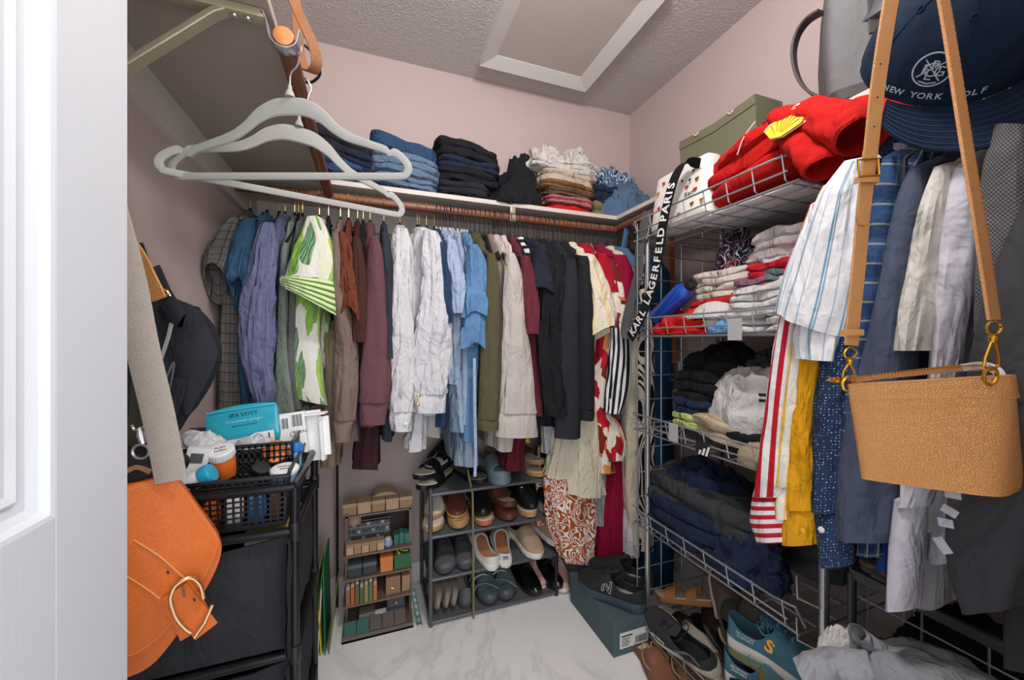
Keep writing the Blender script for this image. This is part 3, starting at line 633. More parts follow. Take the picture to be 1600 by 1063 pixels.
g('sweatshirt', 'black long sleeved sweatshirt with ribbed cuff left of the cream shirt', 'sweatshirt', W['black3'], [(908, 394, 18), (912, 420, 28), (914, 540, 28), (916, 640, 28)], [(910, 396, 12), (913, 450, 22), (915, 560, 24), (916, 638, 23)], cuff=[(916, 634, 23), (916, 646, 22), (915, 656, 21)], kind='black', fold=.03)
g('skirt', 'off-white pleated skirt under the dark sweaters', 'skirt', W['ivory'], [(908, 620, 40), (903, 680, 54), (900, 735, 66), (899, 750, 70)], hangit=False, vb=1.45, ubk=.12, fold=.1, bk=13)
g('blouse', 'pale grey white blouse hem behind the off-white skirt', 'blouse', W['lightgrey'], [(864, 640, 26), (868, 690, 28), (870, 712, 30)], hangit=False, vb=1.52, ubk=.08)
g('shirt', 'cream short sleeved shirt with faint yellow check', 'shirt', W['cream'], [(920, 392, 20), (926, 420, 36), (926, 520, 30), (922, 600, 20), (922, 690, 18)], [(915, 393, 14), (926, 430, 34), (936, 470, 42), (940, 500, 46), (939, 525, 40)], sl_slant=.35, kind='black', fold=.09, gape=.8)
g('dress', 'long cream linen dress hanging below the black sweaters', 'dress', W['ivory'], [(922, 600, 20), (921, 670, 40), (922, 730, 48), (923, 778, 54)], hangit=False, vb=1.42, ubk=.09, fold=.09)
g('shirt', 'red shirt with white trim behind the cream sleeve', 'shirt', W['redc'], [(937, 394, 20), (945, 420, 30), (950, 480, 30), (950, 560, 26)], [(938, 395, 14), (948, 430, 24), (955, 458, 26)], kind='black')
g('dress', 'dress in red orange and cream patchwork print', 'dress', W['patch'], [(946, 400, 20), (955, 440, 30), (954, 520, 34), (944, 600, 26), (946, 660, 36), (950, 742, 42)], [(950, 402, 12), (960, 450, 26), (968, 490, 26), (966, 512, 22)], kind='black', fold=.09)
g('blouse', 'patchwork print sleeve with dark red tie flaring to the right', 'blouse', W['patch'], [(955, 640, 16), (964, 670, 26), (968, 700, 34), (966, 722, 22)], hangit=False, vb=1.39, ubk=.08, fold=.15)
g('skirt', 'grey seersucker skirt below the patchwork dress', 'skirt', W['seersucker'], [(950, 700, 34), (950, 760, 44), (948, 822, 46)], hangit=False, vb=1.5, ubk=.1, fold=.07)
g('t_shirt', 'deep crimson t-shirt beside the blue fabric strap', 't-shirt', W['crimson'], [(966, 394, 20), (972, 420, 32), (974, 480, 30), (972, 540, 28)], [(966, 396, 14), (974, 430, 32), (976, 462, 34), (974, 482, 24)], kind='black')
g('blouse', 'black and white striped blouse with gathered sleeve', 'blouse', W['bwstripev'], [(968, 420, 14), (972, 500, 28), (972, 580, 34), (964, 645, 32)], [(964, 500, 18), (968, 545, 26), (964, 600, 30), (957, 645, 22)], kind='black', fold=.1)
g('jeans', 'blue denim leg end behind the striped blouse', 'jeans', W['denimmid'], [(976, 500, 16), (975, 580, 22), (970, 655, 34)], hangit=False, vb=1.46, ubk=.14)
g('dress', 'floor length crimson dress hanging to the shoe box', 'dress', W['crimson'], [(972, 560, 18), (976, 640, 40), (974, 720, 46), (972, 800, 52), (972, 884, 60)], hangit=False, vb=1.47, ubk=.22, fold=.1, bk=9)
g('dress', 'white dress with rust orange scroll print low by the shoe rack', 'dress', W['scroll'], [(902, 700, 50), (900, 760, 76), (904, 820, 66), (912, 884, 44)], hangit=False, vb=1.46, ubk=.11, fold=.09)
g('skirt', 'rust scroll print panel hanging behind the shoe rack post', 'skirt', W['scroll'], [(866, 700, 40), (866, 760, 46), (864, 826, 40)], hangit=False, vb=1.62, ubk=.08, fold=.09)
g('dress', 'long cream dress right of the crimson dress', 'dress', W['ivory'], [(984, 398, 16), (990, 440, 26), (992, 540, 26), (992, 700, 20), (994, 860, 16)], kind='black', fold=.05)
g('shirt', 'mid blue t-shirt at the right end of the back rod', 'shirt', W['bluec'], [(992, 388, 20), (998, 412, 32), (1002, 470, 30), (1004, 520, 26)], kind='black')
g('dress', 'white eyelet dress with dotted hem next to the zebra dress', 'dress', W['eyelet'], [(993, 560, 14), (995, 700, 18), (994, 800, 22), (994, 872, 26)], hangit=False, vb=1.42, fold=.05)
g('dress', 'long cream dress with black zebra print behind the rack post', 'dress', W['zebra'], [(1004, 420, 20), (1012, 470, 40), (1014, 600, 42), (1014, 720, 44), (1012, 800, 46), (1010, 862, 46)], kind='black', fold=.06)
g('dress', 'long navy teal dress in the dark corner behind the wire rack', 'dress', W['navyteal'], [(1040, 400, 20), (1042, 440, 30), (1042, 600, 38), (1042, 760, 44), (1040, 940, 48)], kind='black', fold=.1, vb=1.40)
# spare hooks still in view between the garments
for px in (418, 452, 505, 540, 566, 660, 676, 690): q = onY(px, 350, 1.415); hang('gold', (q.x, RYB, RZ+.0005), pi/2+random.uniform(-.12, .12))
for px in (700, 710, 718, 730, 746): q = onY(px, 350, 1.415); hang('grey', (q.x, RYB, RZ+.0005), pi/2+random.uniform(-.12, .12))
for px in (752, 768, 776, 790, 800, 816, 828, 842, 860, 866, 878, 884, 892, 900, 914, 930, 942, 953, 960, 980, 1000, 1020): q = onY(px, 350, 1.415); hang('black', (q.x, RYB, RZ+.0005), pi/2+random.uniform(-.15, .15))

bt = thing('leather_belt', 'brown leather belt with silver buckle hanging in the corner behind the wire rack', 'belt', tuple(onY(1048, 365, 1.42)))
mk('belt', ribbon([onY(1047+i*.6, 362+i*26, 1.42) for i in range(9)], .034, (1, -.4, 0), .004), wood('belt_brown', (120, 66, 34), (138, 80, 44), 'Z'), bt, True)
mk('buckle', tube([onY(x, y, 1.41) for x, y in ((1045, 566), (1061, 566), (1063, 594), (1046, 594))], .003, 6, closed=True), MT['silver'], bt, True, label='silver frame buckle')
# ---------------------------------------------------------------- soft goods helpers
def atd(x, y, d): return C0+ray(x, y)*d
def slab(lx, ly, h, layers=3, seed=0, amp=.006, ex=.55, groove=.010, sag=.004, nl=None, ns=56, tilt=0, crown=.006, kinks=.5):
    """folded cloth: rounded slab with fold lips round its side (base at z=0, centred)"""
    nl = nl or max(8, layers*6); rings = []; uv = []
    for i in range(nl+1):
        t = i/nl; fr = (t*layers) % 1 if i not in (0, nl) else 0
        g = groove*(abs(2*fr-1)**5); e = 0
        lay = int(min(t*layers, layers-1e-6)); r = []
        for j in range(ns):
            a = 2*pi*j/ns; ca, sa = cos(a), sin(a)
            x = (abs(ca)**ex)*(1 if ca >= 0 else -1); y = (abs(sa)**ex)*(1 if sa >= 0 else -1)
            n1 = nz((x*1.4, y*1.4, lay*1.7), 1, seed); n2 = nz((x*3, y*3, t*h*40), 1, seed+5)
            wav = nz((x*1.1, y*1.1, .3), 1, seed+9)
            kink = kinks*(.25-abs(nz((x*2.1, y*2.1, t*2+lay), 1.3, seed+21)))
            px = (lx/2-g)*x+x*(n1*amp*1.6+n2*amp*.6+kink*amp*2); py = (ly/2-g)*y+y*(n1*amp*1.6+n2*amp*.6+kink*amp*2)
            z = h*t+wav*amp*(.5+t)*1.2+n2*amp*.35+tilt*px-sag*t*max(abs(x), abs(y))**3
            r.append(V((px, py, z))); uv.append((j/ns*(lx+ly)*2, t*h*2+lay*.1))
        rings.append(r)
    top = rings[-1]; c = sum(top, V())/ns
    for s in (.93, .8, .6, .38, .18, .02):
        r = []
        for j, p in enumerate(top):
            q = c+(p-c)*s; q.z = p.z*s+c.z*(1-s)+crown*(1-s*s)+nz((q.x*16, q.y*16, 0), 1, seed+3)*amp*1.1*(1-s**4)+amp*1.2*(.2-abs(nz((q.x*11, q.y*11, 3), 1, seed+13)))*(1-s**4)
            r.append(q); uv.append((q.x, q.y))
        rings.append(r)
    return loft(rings, cap0=True, uv=uv)
def heap(rx, ry, rz, seed=0, amp=.25, ns=64, nr=30, freq=1.6, fold=1.0):
    """crumpled cloth mound on z=0"""
    rings = []; uv = []
    for i in range(nr+1):
        t = i/nr; ph = t*pi/2; r = []
        for j in range(ns):
            a = 2*pi*j/ns; d = V((cos(a)*cos(ph), sin(a)*cos(ph), sin(ph)))
            wp = d*freq+V((nz(d, 2, seed+1), nz(d, 2, seed+2), nz(d, 2, seed+3)))*.7
            rdg = .30-abs(noise.noise(wp*1.6+V((seed*3.1, 0, 0))))*1.5
            rd2 = .25-abs(noise.noise(wp*3.4+V((0, seed*2.3, 0))))
            k = 1+amp*(noise.noise(wp+V((seed, seed, 0)))*.9+rdg*fold*.8+rd2*fold*.35)
            p = V((d.x*rx*k, d.y*ry*k, max(0, d.z*rz*k*(.92+.08*k)))); r.append(p); uv.append((a*rx*.9, t*(rx+rz)*.8))
        rings.append(r)
    return loft(rings, cap0=True, cap1=True, uv=uv)
def put(vf, loc, rz=0, rx=0, ry=0): return xf(vf, T(*loc) @ R(rz, 'Z') @ R(ry, 'Y') @ R(rx, 'X'))
def folded(name, label, cat, m, x0, x1, yt, yb, ax, val, depth, layers=3, seed=0, amp=.006, group=None, rot=0, tilt=0, ex=.5, groove=.010, crown=.006, zb=None, extra_h=0, kinks=.6):
    xm = (x0+x1)/2; A = on(ax, val, x0, (yt+yb)/2); B = on(ax, val, x1, (yt+yb)/2)
    zt = on(ax, val, xm, yt).z; z0 = on(ax, val, xm, yb).z if zb is None else zb
    c = (A+B)/2; wdt = (B-A).length
    if ax == 'Y': loc = (c.x, val+depth/2, z0); lx, ly, rz = wdt, depth, rot
    else: loc = (val+depth/2, c.y, z0); lx, ly, rz = wdt, depth, rot-pi/2
    t = thing(name, label, cat, loc, rz, group)
    mk('cloth', slab(lx, ly, zt-z0+extra_h, layers, seed, amp, ex, groove, tilt=tilt, crown=crown, kinks=kinks), m, t); return t
def mound(name, label, cat, m, x0, x1, yt, yb, ax, val, depth, seed=0, amp=.28, group=None, rot=0, freq=1.6, fold=1.0, zb=None):
    xm = (x0+x1)/2; A = on(ax, val, x0, (yt+yb)/2); B = on(ax, val, x1, (yt+yb)/2); zt = on(ax, val, xm, yt).z; z0 = on(ax, val, xm, yb).z if zb is None else zb
    c = (A+B)/2; w_ = (B-A).length
    loc = (c.x, val+depth/2, z0) if ax == 'Y' else (val+depth/2, c.y, z0)
    t = thing(name, label, cat, loc, (rot if ax == 'Y' else rot-pi/2), group)
    mk('cloth', heap(w_/2, depth/2, zt-z0, seed, amp, freq=freq, fold=fold), m, t); return t
# ---------------------------------------------------------------- shirts on the right wall rod (far to near)
def gx(*a, **k): k.setdefault('ax', 'X'); k.setdefault('kind', 'right'); return garment(*a, **k)
gx('shirt', 'red and white striped long sleeved shirt, farthest on the right rod', 'shirt', W['redstripe'], [(1290, 285, 14), (1280, 330, 30), (1262, 480, 40), (1250, 640, 44), (1248, 800, 44)],
   [(1284, 300, 14), (1266, 380, 28), (1244, 480, 34), (1226, 600, 40), (1216, 700, 46), (1210, 775, 60)], cuff=[(1210, 770, 62), (1208, 810, 68), (1214, 846, 58)], m2=W['redstripecuff'], fold=.08, dep=.03)
gx('shirt', 'white shirt with yellow stripes between the red striped and mustard shirts', 'shirt', W['yelstripe'], [(1312, 270, 18), (1304, 310, 34), (1286, 480, 40), (1272, 640, 44), (1264, 800, 44)],
   [(1306, 278, 16), (1290, 340, 36), (1266, 480, 38), (1250, 600, 32), (1238, 700, 32), (1232, 760, 28)], cuff=[(1232, 755, 28), (1231, 790, 28), (1231, 810, 26)], fold=.06, dep=.03)
gx('shirt', 'mustard yellow long sleeved shirt with buttoned cuff', 'shirt', W['mustard'], [(1316, 300, 16), (1306, 400, 34), (1288, 600, 40), (1276, 760, 44), (1272, 852, 46)],
   [(1300, 330, 14), (1282, 430, 34), (1267, 540, 40), (1262, 640, 36), (1260, 720, 38), (1256, 796, 44)], cuff=[(1256, 790, 48), (1252, 825, 56), (1252, 850, 54)], fold=.1, dep=.03, buttons=[(1255, 830)], extra=plain('mustard_button', (236, 176, 40), .4))
gx('shirt', 'navy shirt with tiny white geometric print and white cuff button', 'shirt', W['micro'], [(1352, 222, 24), (1348, 260, 40), (1340, 480, 44), (1328, 700, 50), (1320, 800, 52)],
   [(1340, 240, 22), (1330, 360, 36), (1318, 500, 40), (1308, 640, 64), (1305, 730, 64), (1302, 800, 60)], cuff=[(1302, 795, 60), (1306, 845, 50), (1310, 884, 42)], fold=.08, dep=.032, buttons=[(1284, 828)])
t = gx('shirt', 'white short sleeved shirt with thin blue double stripes', 'shirt', W['bluelinestripe'], [(1352, 232, 26), (1346, 270, 44), (1330, 420, 60), (1316, 560, 60), (1312, 700, 50)],
   [(1344, 240, 20), (1322, 310, 66), (1300, 390, 96), (1282, 460, 110), (1270, 505, 104)], sl_slant=-.42, fold=.05, dep=.05, vsl=.862)
mk('sleeve', limb([(1296, 470, 70), (1285, 520, 76), (1284, 562, 64)], 'X', .87, .04, .12, 44, n=12, slant=-.1), W['bluelinestripe'], t, True)
gx('shirt', 'blue plaid shirt with cream lines hanging behind the tan strap', 'shirt', W['blueplaid'], [(1408, 218, 30), (1400, 260, 50), (1385, 420, 56), (1366, 640, 60), (1352, 870, 60)],
   [(1402, 226, 24), (1392, 310, 44), (1376, 420, 46), (1354, 540, 42), (1342, 680, 40), (1336, 800, 40)], fold=.06, dep=.03)
gx('trousers', 'bright blue cloth end hanging under the chambray shirt', 'trousers', plain('royal_cloth', (26, 74, 150), .9), [(1386, 600, 20), (1384, 760, 40), (1378, 897, 46)], hangit=False, vb=.95, ubk=.2)
gx('shirt', 'navy crumpled cloth end beside the bright blue one', 'shirt', W['denimdk'], [(1410, 600, 20), (1406, 760, 40), (1398, 925, 40)], hangit=False, vb=.94, ubk=.2, fold=.18)
gx('shirt', 'slate blue chambray long sleeved shirt with wide sleeve', 'shirt', W['chambray'], [(1452, 236, 26), (1450, 270, 46), (1438, 420, 60), (1420, 640, 70), (1404, 840, 76)],
   [(1446, 244, 24), (1428, 330, 54), (1406, 460, 62), (1384, 590, 84), (1362, 710, 84), (1348, 842, 88)], sl_slant=-.12, fold=.05, dep=.04)
gx('shirt', 'ivory white shirt with open rolled sleeve end', 'shirt', W['ivoryw'], [(1492, 236, 24), (1486, 290, 44), (1474, 480, 56), (1456, 700, 54), (1442, 830, 50)],
   [(1480, 246, 22), (1464, 330, 48), (1450, 420, 54), (1438, 490, 60), (1430, 548, 56)], fold=.09, dep=.04, vsl=.868)
t = gx('shirt', 'pale lilac white shirt with a long sleeve reaching low below the tan bag', 'shirt', W['lilac'], [(1530, 216, 30), (1524, 270, 60), (1508, 480, 60), (1480, 700, 56), (1460, 880, 56)],
   [(1516, 232, 26), (1510, 330, 66), (1498, 430, 64), (1486, 510, 50), (1474, 600, 44), (1452, 720, 46), (1430, 790, 46)], cuff=[(1424, 780, 50), (1418, 860, 48), (1412, 950, 44)], fold=.05, dep=.04)
gx('skirt', 'houndstooth shirt hem showing behind the white cuff', 'shirt', W['houndstooth'], [(1460, 700, 30), (1452, 820, 50), (1442, 952, 50)], hangit=False, vb=.95, ubk=.2)
gx('jacket', 'dark grey checked jacket near the right edge of the frame', 'jacket', W['darkcheck'], [(1590, 150, 40), (1590, 220, 96), (1580, 420, 110), (1570, 640, 110), (1560, 800, 100)], [(1590, 190, 60), (1590, 260, 92), (1586, 380, 100), (1580, 520, 100)], fold=.03, dep=.045)
t = gx('sweater', 'large charcoal melange knit sweater nearest at the right edge', 'sweater', W['charcoal'], [(1640, 200, 60), (1632, 300, 150), (1606, 500, 220), (1580, 700, 250), (1552, 860, 216), (1540, 960, 130)], fold=.06, vb=.80, ubk=.30, shoulder=.2)
for (x, y, dx, dy) in ((1478, 770, 24, 5), (1474, 792, 22, 14), (1468, 815, 22, 5), (1466, 840, 16, 26)):
    q = [on('X', .768, x-2, y), on('X', .768, x+dx, y+dy)]
    mk('applique', ribbon([q[0]+(q[1]-q[0])*k/3 for k in range(4)], .012, (0, .35, 1), .0016), W['lightgrey'], t, True, label='pale grey applique stroke')
gx('sweater', 'ribbed dark taupe knit end below the charcoal sweater', 'sweater', W['ribchar'], [(1600, 820, 60), (1590, 940, 80), (1586, 1050, 70)], hangit=False, vb=.86, ubk=.15, fold=.03)
# ---------------------------------------------------------------- tan crossbody bag and navy cap near the camera
leather('tanleather', (206, 146, 84), 330, .45, .55); leather('tanpale', (200, 144, 86), 420, .5, .5); leather('orangeleather', (206, 100, 26), 420, .38, .4); leather('blackleather', (24, 24, 25), 380, .4, .3)
MT['tanedge'] = plain('tan_edge', (168, 104, 52), .6)
TL, TR_, BL_, BR_ = atd(1319, 601, .60), atd(1582, 586, .49), atd(1333, 746, .60), atd(1568, 778, .49)
ex_ = TR_-TL; Lb = ex_.length; fx = ex_.normalized(); back = V((-fx.y, fx.x, 0)).normalized()
if back.dot(V((1, 0, 0))) < 0: back = -back
back = (back+fx*.55).normalized()
tb = thing('crossbody_bag', 'small tan pebbled leather crossbody bag hanging by its strap in the right foreground', 'bag', tuple((BL_+BR_)/2))
def bagring(t, th, inset=0, n=40):
    a = TL*(1-t)+BL_*t; b = TR_*(1-t)+BR_*t; r = []; m_ = (a+b)/2; hx = (b-a)/2
    for j in range(n):
        q = 2*pi*j/n; cx, sy = cos(q), sin(q)
        x = abs(cx)**.35*(1 if cx > 0 else -1); y = abs(sy)**.55*(1 if sy > 0 else -1)
        r.append(m_+hx*(x*(1-inset))+back*(th/2-y*th/2*1.0)-V((0, 0, .0))+back*0)
    return r
prof = [(0.0, .012, .02), (.10, .018, .006), (.26, .028, .0), (.45, .040, 0), (.7, .054, 0), (.88, .064, .0), (.96, .064, .004), (1.0, .060, .012), (1.012, .048, .03)]
mk('bag_body', loft([bagring(*p) for p in prof], cap0=True, cap1=True), W['tanleather'], tb, True)
mk('top_band', loft([bagring(t, th+.004, i) for t, th, i in ((.0, .012, .018), (.02, .015, .006), (.16, .024, -.004), (.185, .0275, -.008), (.195, .0285, -.012), (.205, .0265, -.006))]), W['tanleather'], tb, True)
st = []
for tt in (.015, .178):
    for k in range(46):
        s = (k+.3)/46; a = (TL*(1-tt)+BL_*tt); b = (TR_*(1-tt)+BR_*tt); p = a+(b-a)*s; q = a+(b-a)*(s+.012); th = .004+.0145*(1 if tt < .1 else 1.95)
        off = back*(-.0024)
        st.append(tube([p+off, q+off], .0005, 4))
mk('stitching', join(*st), MT['tanedge'], tb, True)['kind'] = 'stuff'
zp = [atd(1328, 600, .605), atd(1348, 592, .60), atd(1420, 584, .575), atd(1490, 577, .55), atd(1532, 575, .535)]
zp = [p+back*.006 for p in spl(zp, 60)]
mk('zipper_tape', ribbon(zp, .009, V((0, 0, 1)), .003), W['tanpale'], tb, True)
mk('zipper_teeth', join(*[tube([p+V((0, 0, .0035))+back*(-.0035), p+V((0, 0, .0045))+back*.0035], .0011, 5) for p in zp[2:]]), MT['gold'], tb, True, label='gold zipper teeth')
pl = atd(1306, 594, .605)
mk('zipper_pull', xf(lathe([(.001, -.001), (.007, -.001), (.0075, 0), (.007, .001), (.001, .001)], 18), frame(pl, RV, V((0, .3, 1))) @ Matrix.Diagonal((1.6, .6, 1, 1))), MT['gold'], tb, True, label='oval gold zipper pull')
lin_ = spl([atd(1497, 576, .547), atd(1530, 572, .535), atd(1552, 580, .52), atd(1562, 596, .51)], 12)
mk('lining', ribbon([p+back*.008 for p in lin_], .010, V((0, 0, 1)), .006), W['lightgrey'], tb, True, label='pale lining showing at the open zip end')
def clasp(top, bot, par):
    """swivel clip from strap ring to bag ring"""
    v = (bot-top); L_ = v.length; d = v.normalized(); Mx = frame(top, RV, -d)
    loop = lambda cx, cy, rx, ry, r, a0=0, a1=2*pi: tube([Mx @ V((cx+rx*cos(a0+(a1-a0)*i/22), cy+ry*sin(a0+(a1-a0)*i/22), 0)) for i in range(23)], r, 7)
    mk('strap_ring', loop(0, 0, .0095, .0085, .0016), MT['gold'], par, True, label='gold ring')
    mk('swivel', xf(lathe([(.0025, 0), (.0045, .002), (.0045, .007), (.003, .009)], 12), Mx @ T(0, -.009, 0) @ R(pi/2, 'X')), MT['gold'], par, True)
    mk('snap_hook', tube([Mx @ V(p) for p in ((-.002, -.017, 0), (-.008, -L_*.55, 0), (-.0095, -L_*.72, 0), (0, -L_*.80, 0), (.0095, -L_*.72, 0), (.008, -L_*.55, 0), (.002, -.017, 0))], .0018, 7), MT['gold'], par, True, label='gold snap hook')
    mk('bag_ring', loop(0, -L_*.92, .0085, .011, .0022), MT['gold'], par, True)
clasp(atd(1553, 513, .492), atd(1567, 592, .496), tb); clasp(atd(1329, 552, .595), atd(1323, 604, .60), tb)
hookp = atd(1432, -170, .535)
sl_ = [atd(1330, 540, .59), atd(1333, 500, .59), atd(1343, 400, .585), atd(1349, 330, .58), atd(1360, 240, .57), atd(1372, 130, .555), atd(1392, 0, .54), atd(1412, -110, .535), hookp+V((-.012, 0, 0))]
sr_ = [atd(1553, 500, .49), atd(1541, 420, .495), atd(1527, 330, .50), atd(1509, 220, .51), atd(1492, 110, .52), atd(1474, 0, .53), atd(1454, -100, .535), hookp+V((.012, 0, 0))]
mk('strap', ribbon(spl(sl_, 30), .0225, RV+FV*.1, .0035), W['tanpale'], tb, True); mk('strap', ribbon(spl(sr_, 30), .0245, RV+FV*.3, .0038), W['tanpale'], tb, True)
mk('strap_stitching', join(*[tube([p+(RV+FV*.3).normalized()*o-FV*.0026, q+(RV+FV*.3).normalized()*o-FV*.0026], .0004, 4) for o in (-.0098, .0098) for p, q in list(zip(spl(sr_, 161), spl(sr_, 161)[1:]))[::2]]), MT['tanedge'], tb, True)['kind'] = 'stuff'
mk('strap_tongue', ribbon(spl([atd(1360, 235, .562), atd(1352, 300, .572), atd(1346, 352, .578)], 8), [.022]*6+[.019, .010], RV+FV*.1, .004), W['tanpale'], tb, True)
bc = atd(1357, 262, .560); Mx = frame(bc, RV+V((0, 0, .06)), V((0, 0, 1))+RV*.08)
mk('buckle', tube([Mx @ V((x, y, 0)) for x, y in ((-.0145, -.012), (-.0145, .012), (.0145, .012), (.0145, -.012))], .0018, 6, closed=True), MT['gold'], tb, True, label='gold buckle')
for yy in (282, 520):
    c = atd(1354 if yy < 400 else 1331, yy, .566 if yy < 400 else .585); mk('keeper_loop', ribbon([c-RV*.014+FV*.004, c-RV*.0138-FV*.004, c-FV*.0052, c+RV*.0138-FV*.004, c+RV*.014+FV*.004], .009, V((0, 0, 1)), .002), W['tanpale'], tb, True)
for yy, xx, d in ((100, 1376, .552), (152, 1371, .557), (198, 1366, .562)):
    mk('punched_hole', xf(lathe([(.0001, 0), (.0012, 0), (.0012, .0006)], 8), frame(atd(xx, yy, d-.003), RV, V((0, 0, 1)))), MT['ink'], tb, True)
# wall hook carrying bag and cap
wh = thing('wall_hook', 'metal coat hook arm on the wall beside the doorway, above the frame', 'hook', (hookp.x, .02, hookp.z))
mk('arm', tube([(hookp.x+.06, .022, hookp.z-.01), (hookp.x+.05, .10, hookp.z-.012), (hookp.x, hookp.y, hookp.z-.006), (hookp.x-.03, hookp.y+.05, hookp.z-.004), (hookp.x-.035, hookp.y+.055, hookp.z+.02)], .004, 8), MT['chrome'], wh, True)
mk('backplate', box(hookp.x+.03, hookp.x+.09, .021, .026, hookp.z-.05, hookp.z+.03, .002), MT['chrome'], wh, True)
# navy cap
cloth('capnavy', (15, 31, 52), wr=.25, var=.08); MT['capthread'] = plain('pale_thread', (170, 180, 190), .8)
cc = atd(1470, 90, .64)
upv = (RV*-.42+UV_*.42-FV*.80).normalized(); fr_ = (RV*.18-UV_*.92-FV*.25); fr_ = (fr_-upv*fr_.dot(upv)).normalized(); sd = fr_.cross(upv)
CM = Matrix((sd, fr_, upv)).transposed().to_4x4(); CM.translation = cc
cp = thing('baseball_cap', 'navy baseball cap with embroidered round emblem hanging behind the tan strap', 'cap', tuple(cc))
ca_, cb_, chh = .100, .118, .125
def crown(th, ph, k=1): return V((ca_*k*sin(th)*cos(ph)**.9 if cos(ph) > 0 else 0, cb_*k*cos(th)*(cos(ph)**.9 if cos(ph) > 0 else 0), chh*k*sin(ph)))
rings = []
for i in range(19):
    ph = i/18*pi/2*.995; rings.append([])
    for j in range(60):
        th = 2*pi*j/60; k = 1+.012*nz((sin(th)*3, cos(th)*3, ph*3), 1, 4)-.012*max(0, 1-abs(((th/(pi/3)) % 1)-.5)*2*-1-1.0) - (.010 if j % 10 == 0 else 0)
        rings[-1].append(crown(th, ph, k))
mk('crown', xf(loft(rings, cap1=True), CM), W['capnavy'], cp, True)
for k6 in range(6):
    mk('panel_seam', xf(tube([crown(pi/6+k6*pi/3, radians(2+i*8), 1.002) for i in range(12)], .0009, 5), CM), W['capnavy'], cp, True)
mk('button', xf(lathe([(.007, 0), (.0068, .003), (.003, .005), (.0005, .0055)], 14), CM @ T(0, 0, chh-.003)), W['capnavy'], cp, True)
for th in (pi/6, -pi/6, pi/2, -pi/2):
    p = crown(th, radians(55), 1.004); n_ = V((p.x/ca_**2, p.y/cb_**2, p.z/chh**2)).normalized(); q = V((1, 0, 0)).cross(n_).normalized()
    mk('eyelet', xf(tube([(.004*cos(a), .004*sin(a), 0) for a in [2*pi*i/12 for i in range(12)]], .0012, 5, closed=True), CM @ frame(p, n_.cross(q), q)), W['capnavy'], cp, True)
br = []
for i in range(13):
    s = i/12
    row = []
    for j in range(33):
        th = radians(-68+136*j/32); p = V((ca_*sin(th), cb_*cos(th), 0)); ext = .082*(1-(abs(th)/radians(72))**2.6)
        q = p+V((sin(th)*.35, 1, 0)).normalized()*ext*s; q.z = -.30*(abs(q.x)/.1)**2*.085*s-.012*s
        row.append(q)
    br.append(row)
up_ = [p for r in br for p in r]; nB = len(up_); lo = [p-V((0, 0, .004)) for p in up_]
fc = grid_faces(13, 33, False); edge = [12*33+j for j in range(33)]
fcs = fc+[tuple(q+nB for q in f[::-1]) for f in fc]+[(edge[j], edge[j+1], edge[j+1]+nB, edge[j]+nB) for j in range(32)]
mk('brim', xf((up_+lo, fcs), CM), W['capnavy'], cp, True)
stch = []
for s in (.2, .33, .46, .59, .72, .85, .95):
    row = []
    for j in range(33):
        th = radians(-66+132*j/32); p = V((ca_*sin(th), cb_*cos(th), 0)); ext = .082*(1-(abs(th)/radians(72))**2.6)
        q = p+V((sin(th)*.35, 1, 0)).normalized()*ext*s; q.z = -.30*(abs(q.x)/.1)**2*.085*s-.012*s+.0003; row.append(q)
    stch.append(tube(row, .0005, 4))
mk('brim_stitching', xf(join(*stch), CM), plain('navy_thread', (36, 62, 96), .8), cp, True)
def on_crown(vf, th0, ph0, s=1, lift=1.008):   # wrap flat artwork (x right, y up) on the crown's front
    out = []
    for v in vf[0]:
        th = th0-v[0]*s/ca_; ph = ph0+v[1]*s/chh
        p = crown(th, max(ph, .0), lift+v[2]*4); out.append(CM @ p)
    return out, vf[1]
ringt = lambda r, w_: tube([(r*cos(a), r*sin(a), 0) for a in [2*pi*i/36 for i in range(36)]], w_, 5, closed=True)
art = [ringt(.0225, .0011), ringt(.0085, .0009)]
for s, dx, dy in (('P', .001, .005), ('F', -.008, -.001), ('G', .009, -.002), ('L', -.002, -.008)): art.append(xf(text_vf(s, .019), T(dx, dy, 0)))
art.append(tube([(-.015, -.012, 0), (.015, .013, 0)], .0009, 5)); art.append(tube([(-.013, .012, 0), (.012, -.014, 0)], .0009, 5)); art.append(tube([(-.01, -.0165, 0), (0, -.019, 0), (.01, -.0165, 0)], .0009, 5))
mk('emblem', on_crown(join(*art), radians(46), radians(25), 1.0), MT['capthread'], cp, True, label='pale embroidered round monogram')
lt = []
for i, c in enumerate('NEW YORK GOLF'):
    if c != ' ': lt.append(xf(text_vf(c, .0125, bold=.0002), T((i-6)*.0094, 0, 0)))
mk('lettering', on_crown(join(*lt), radians(40), radians(8)), MT['capthread'], cp, True, label='pale embroidered lettering under the emblem')
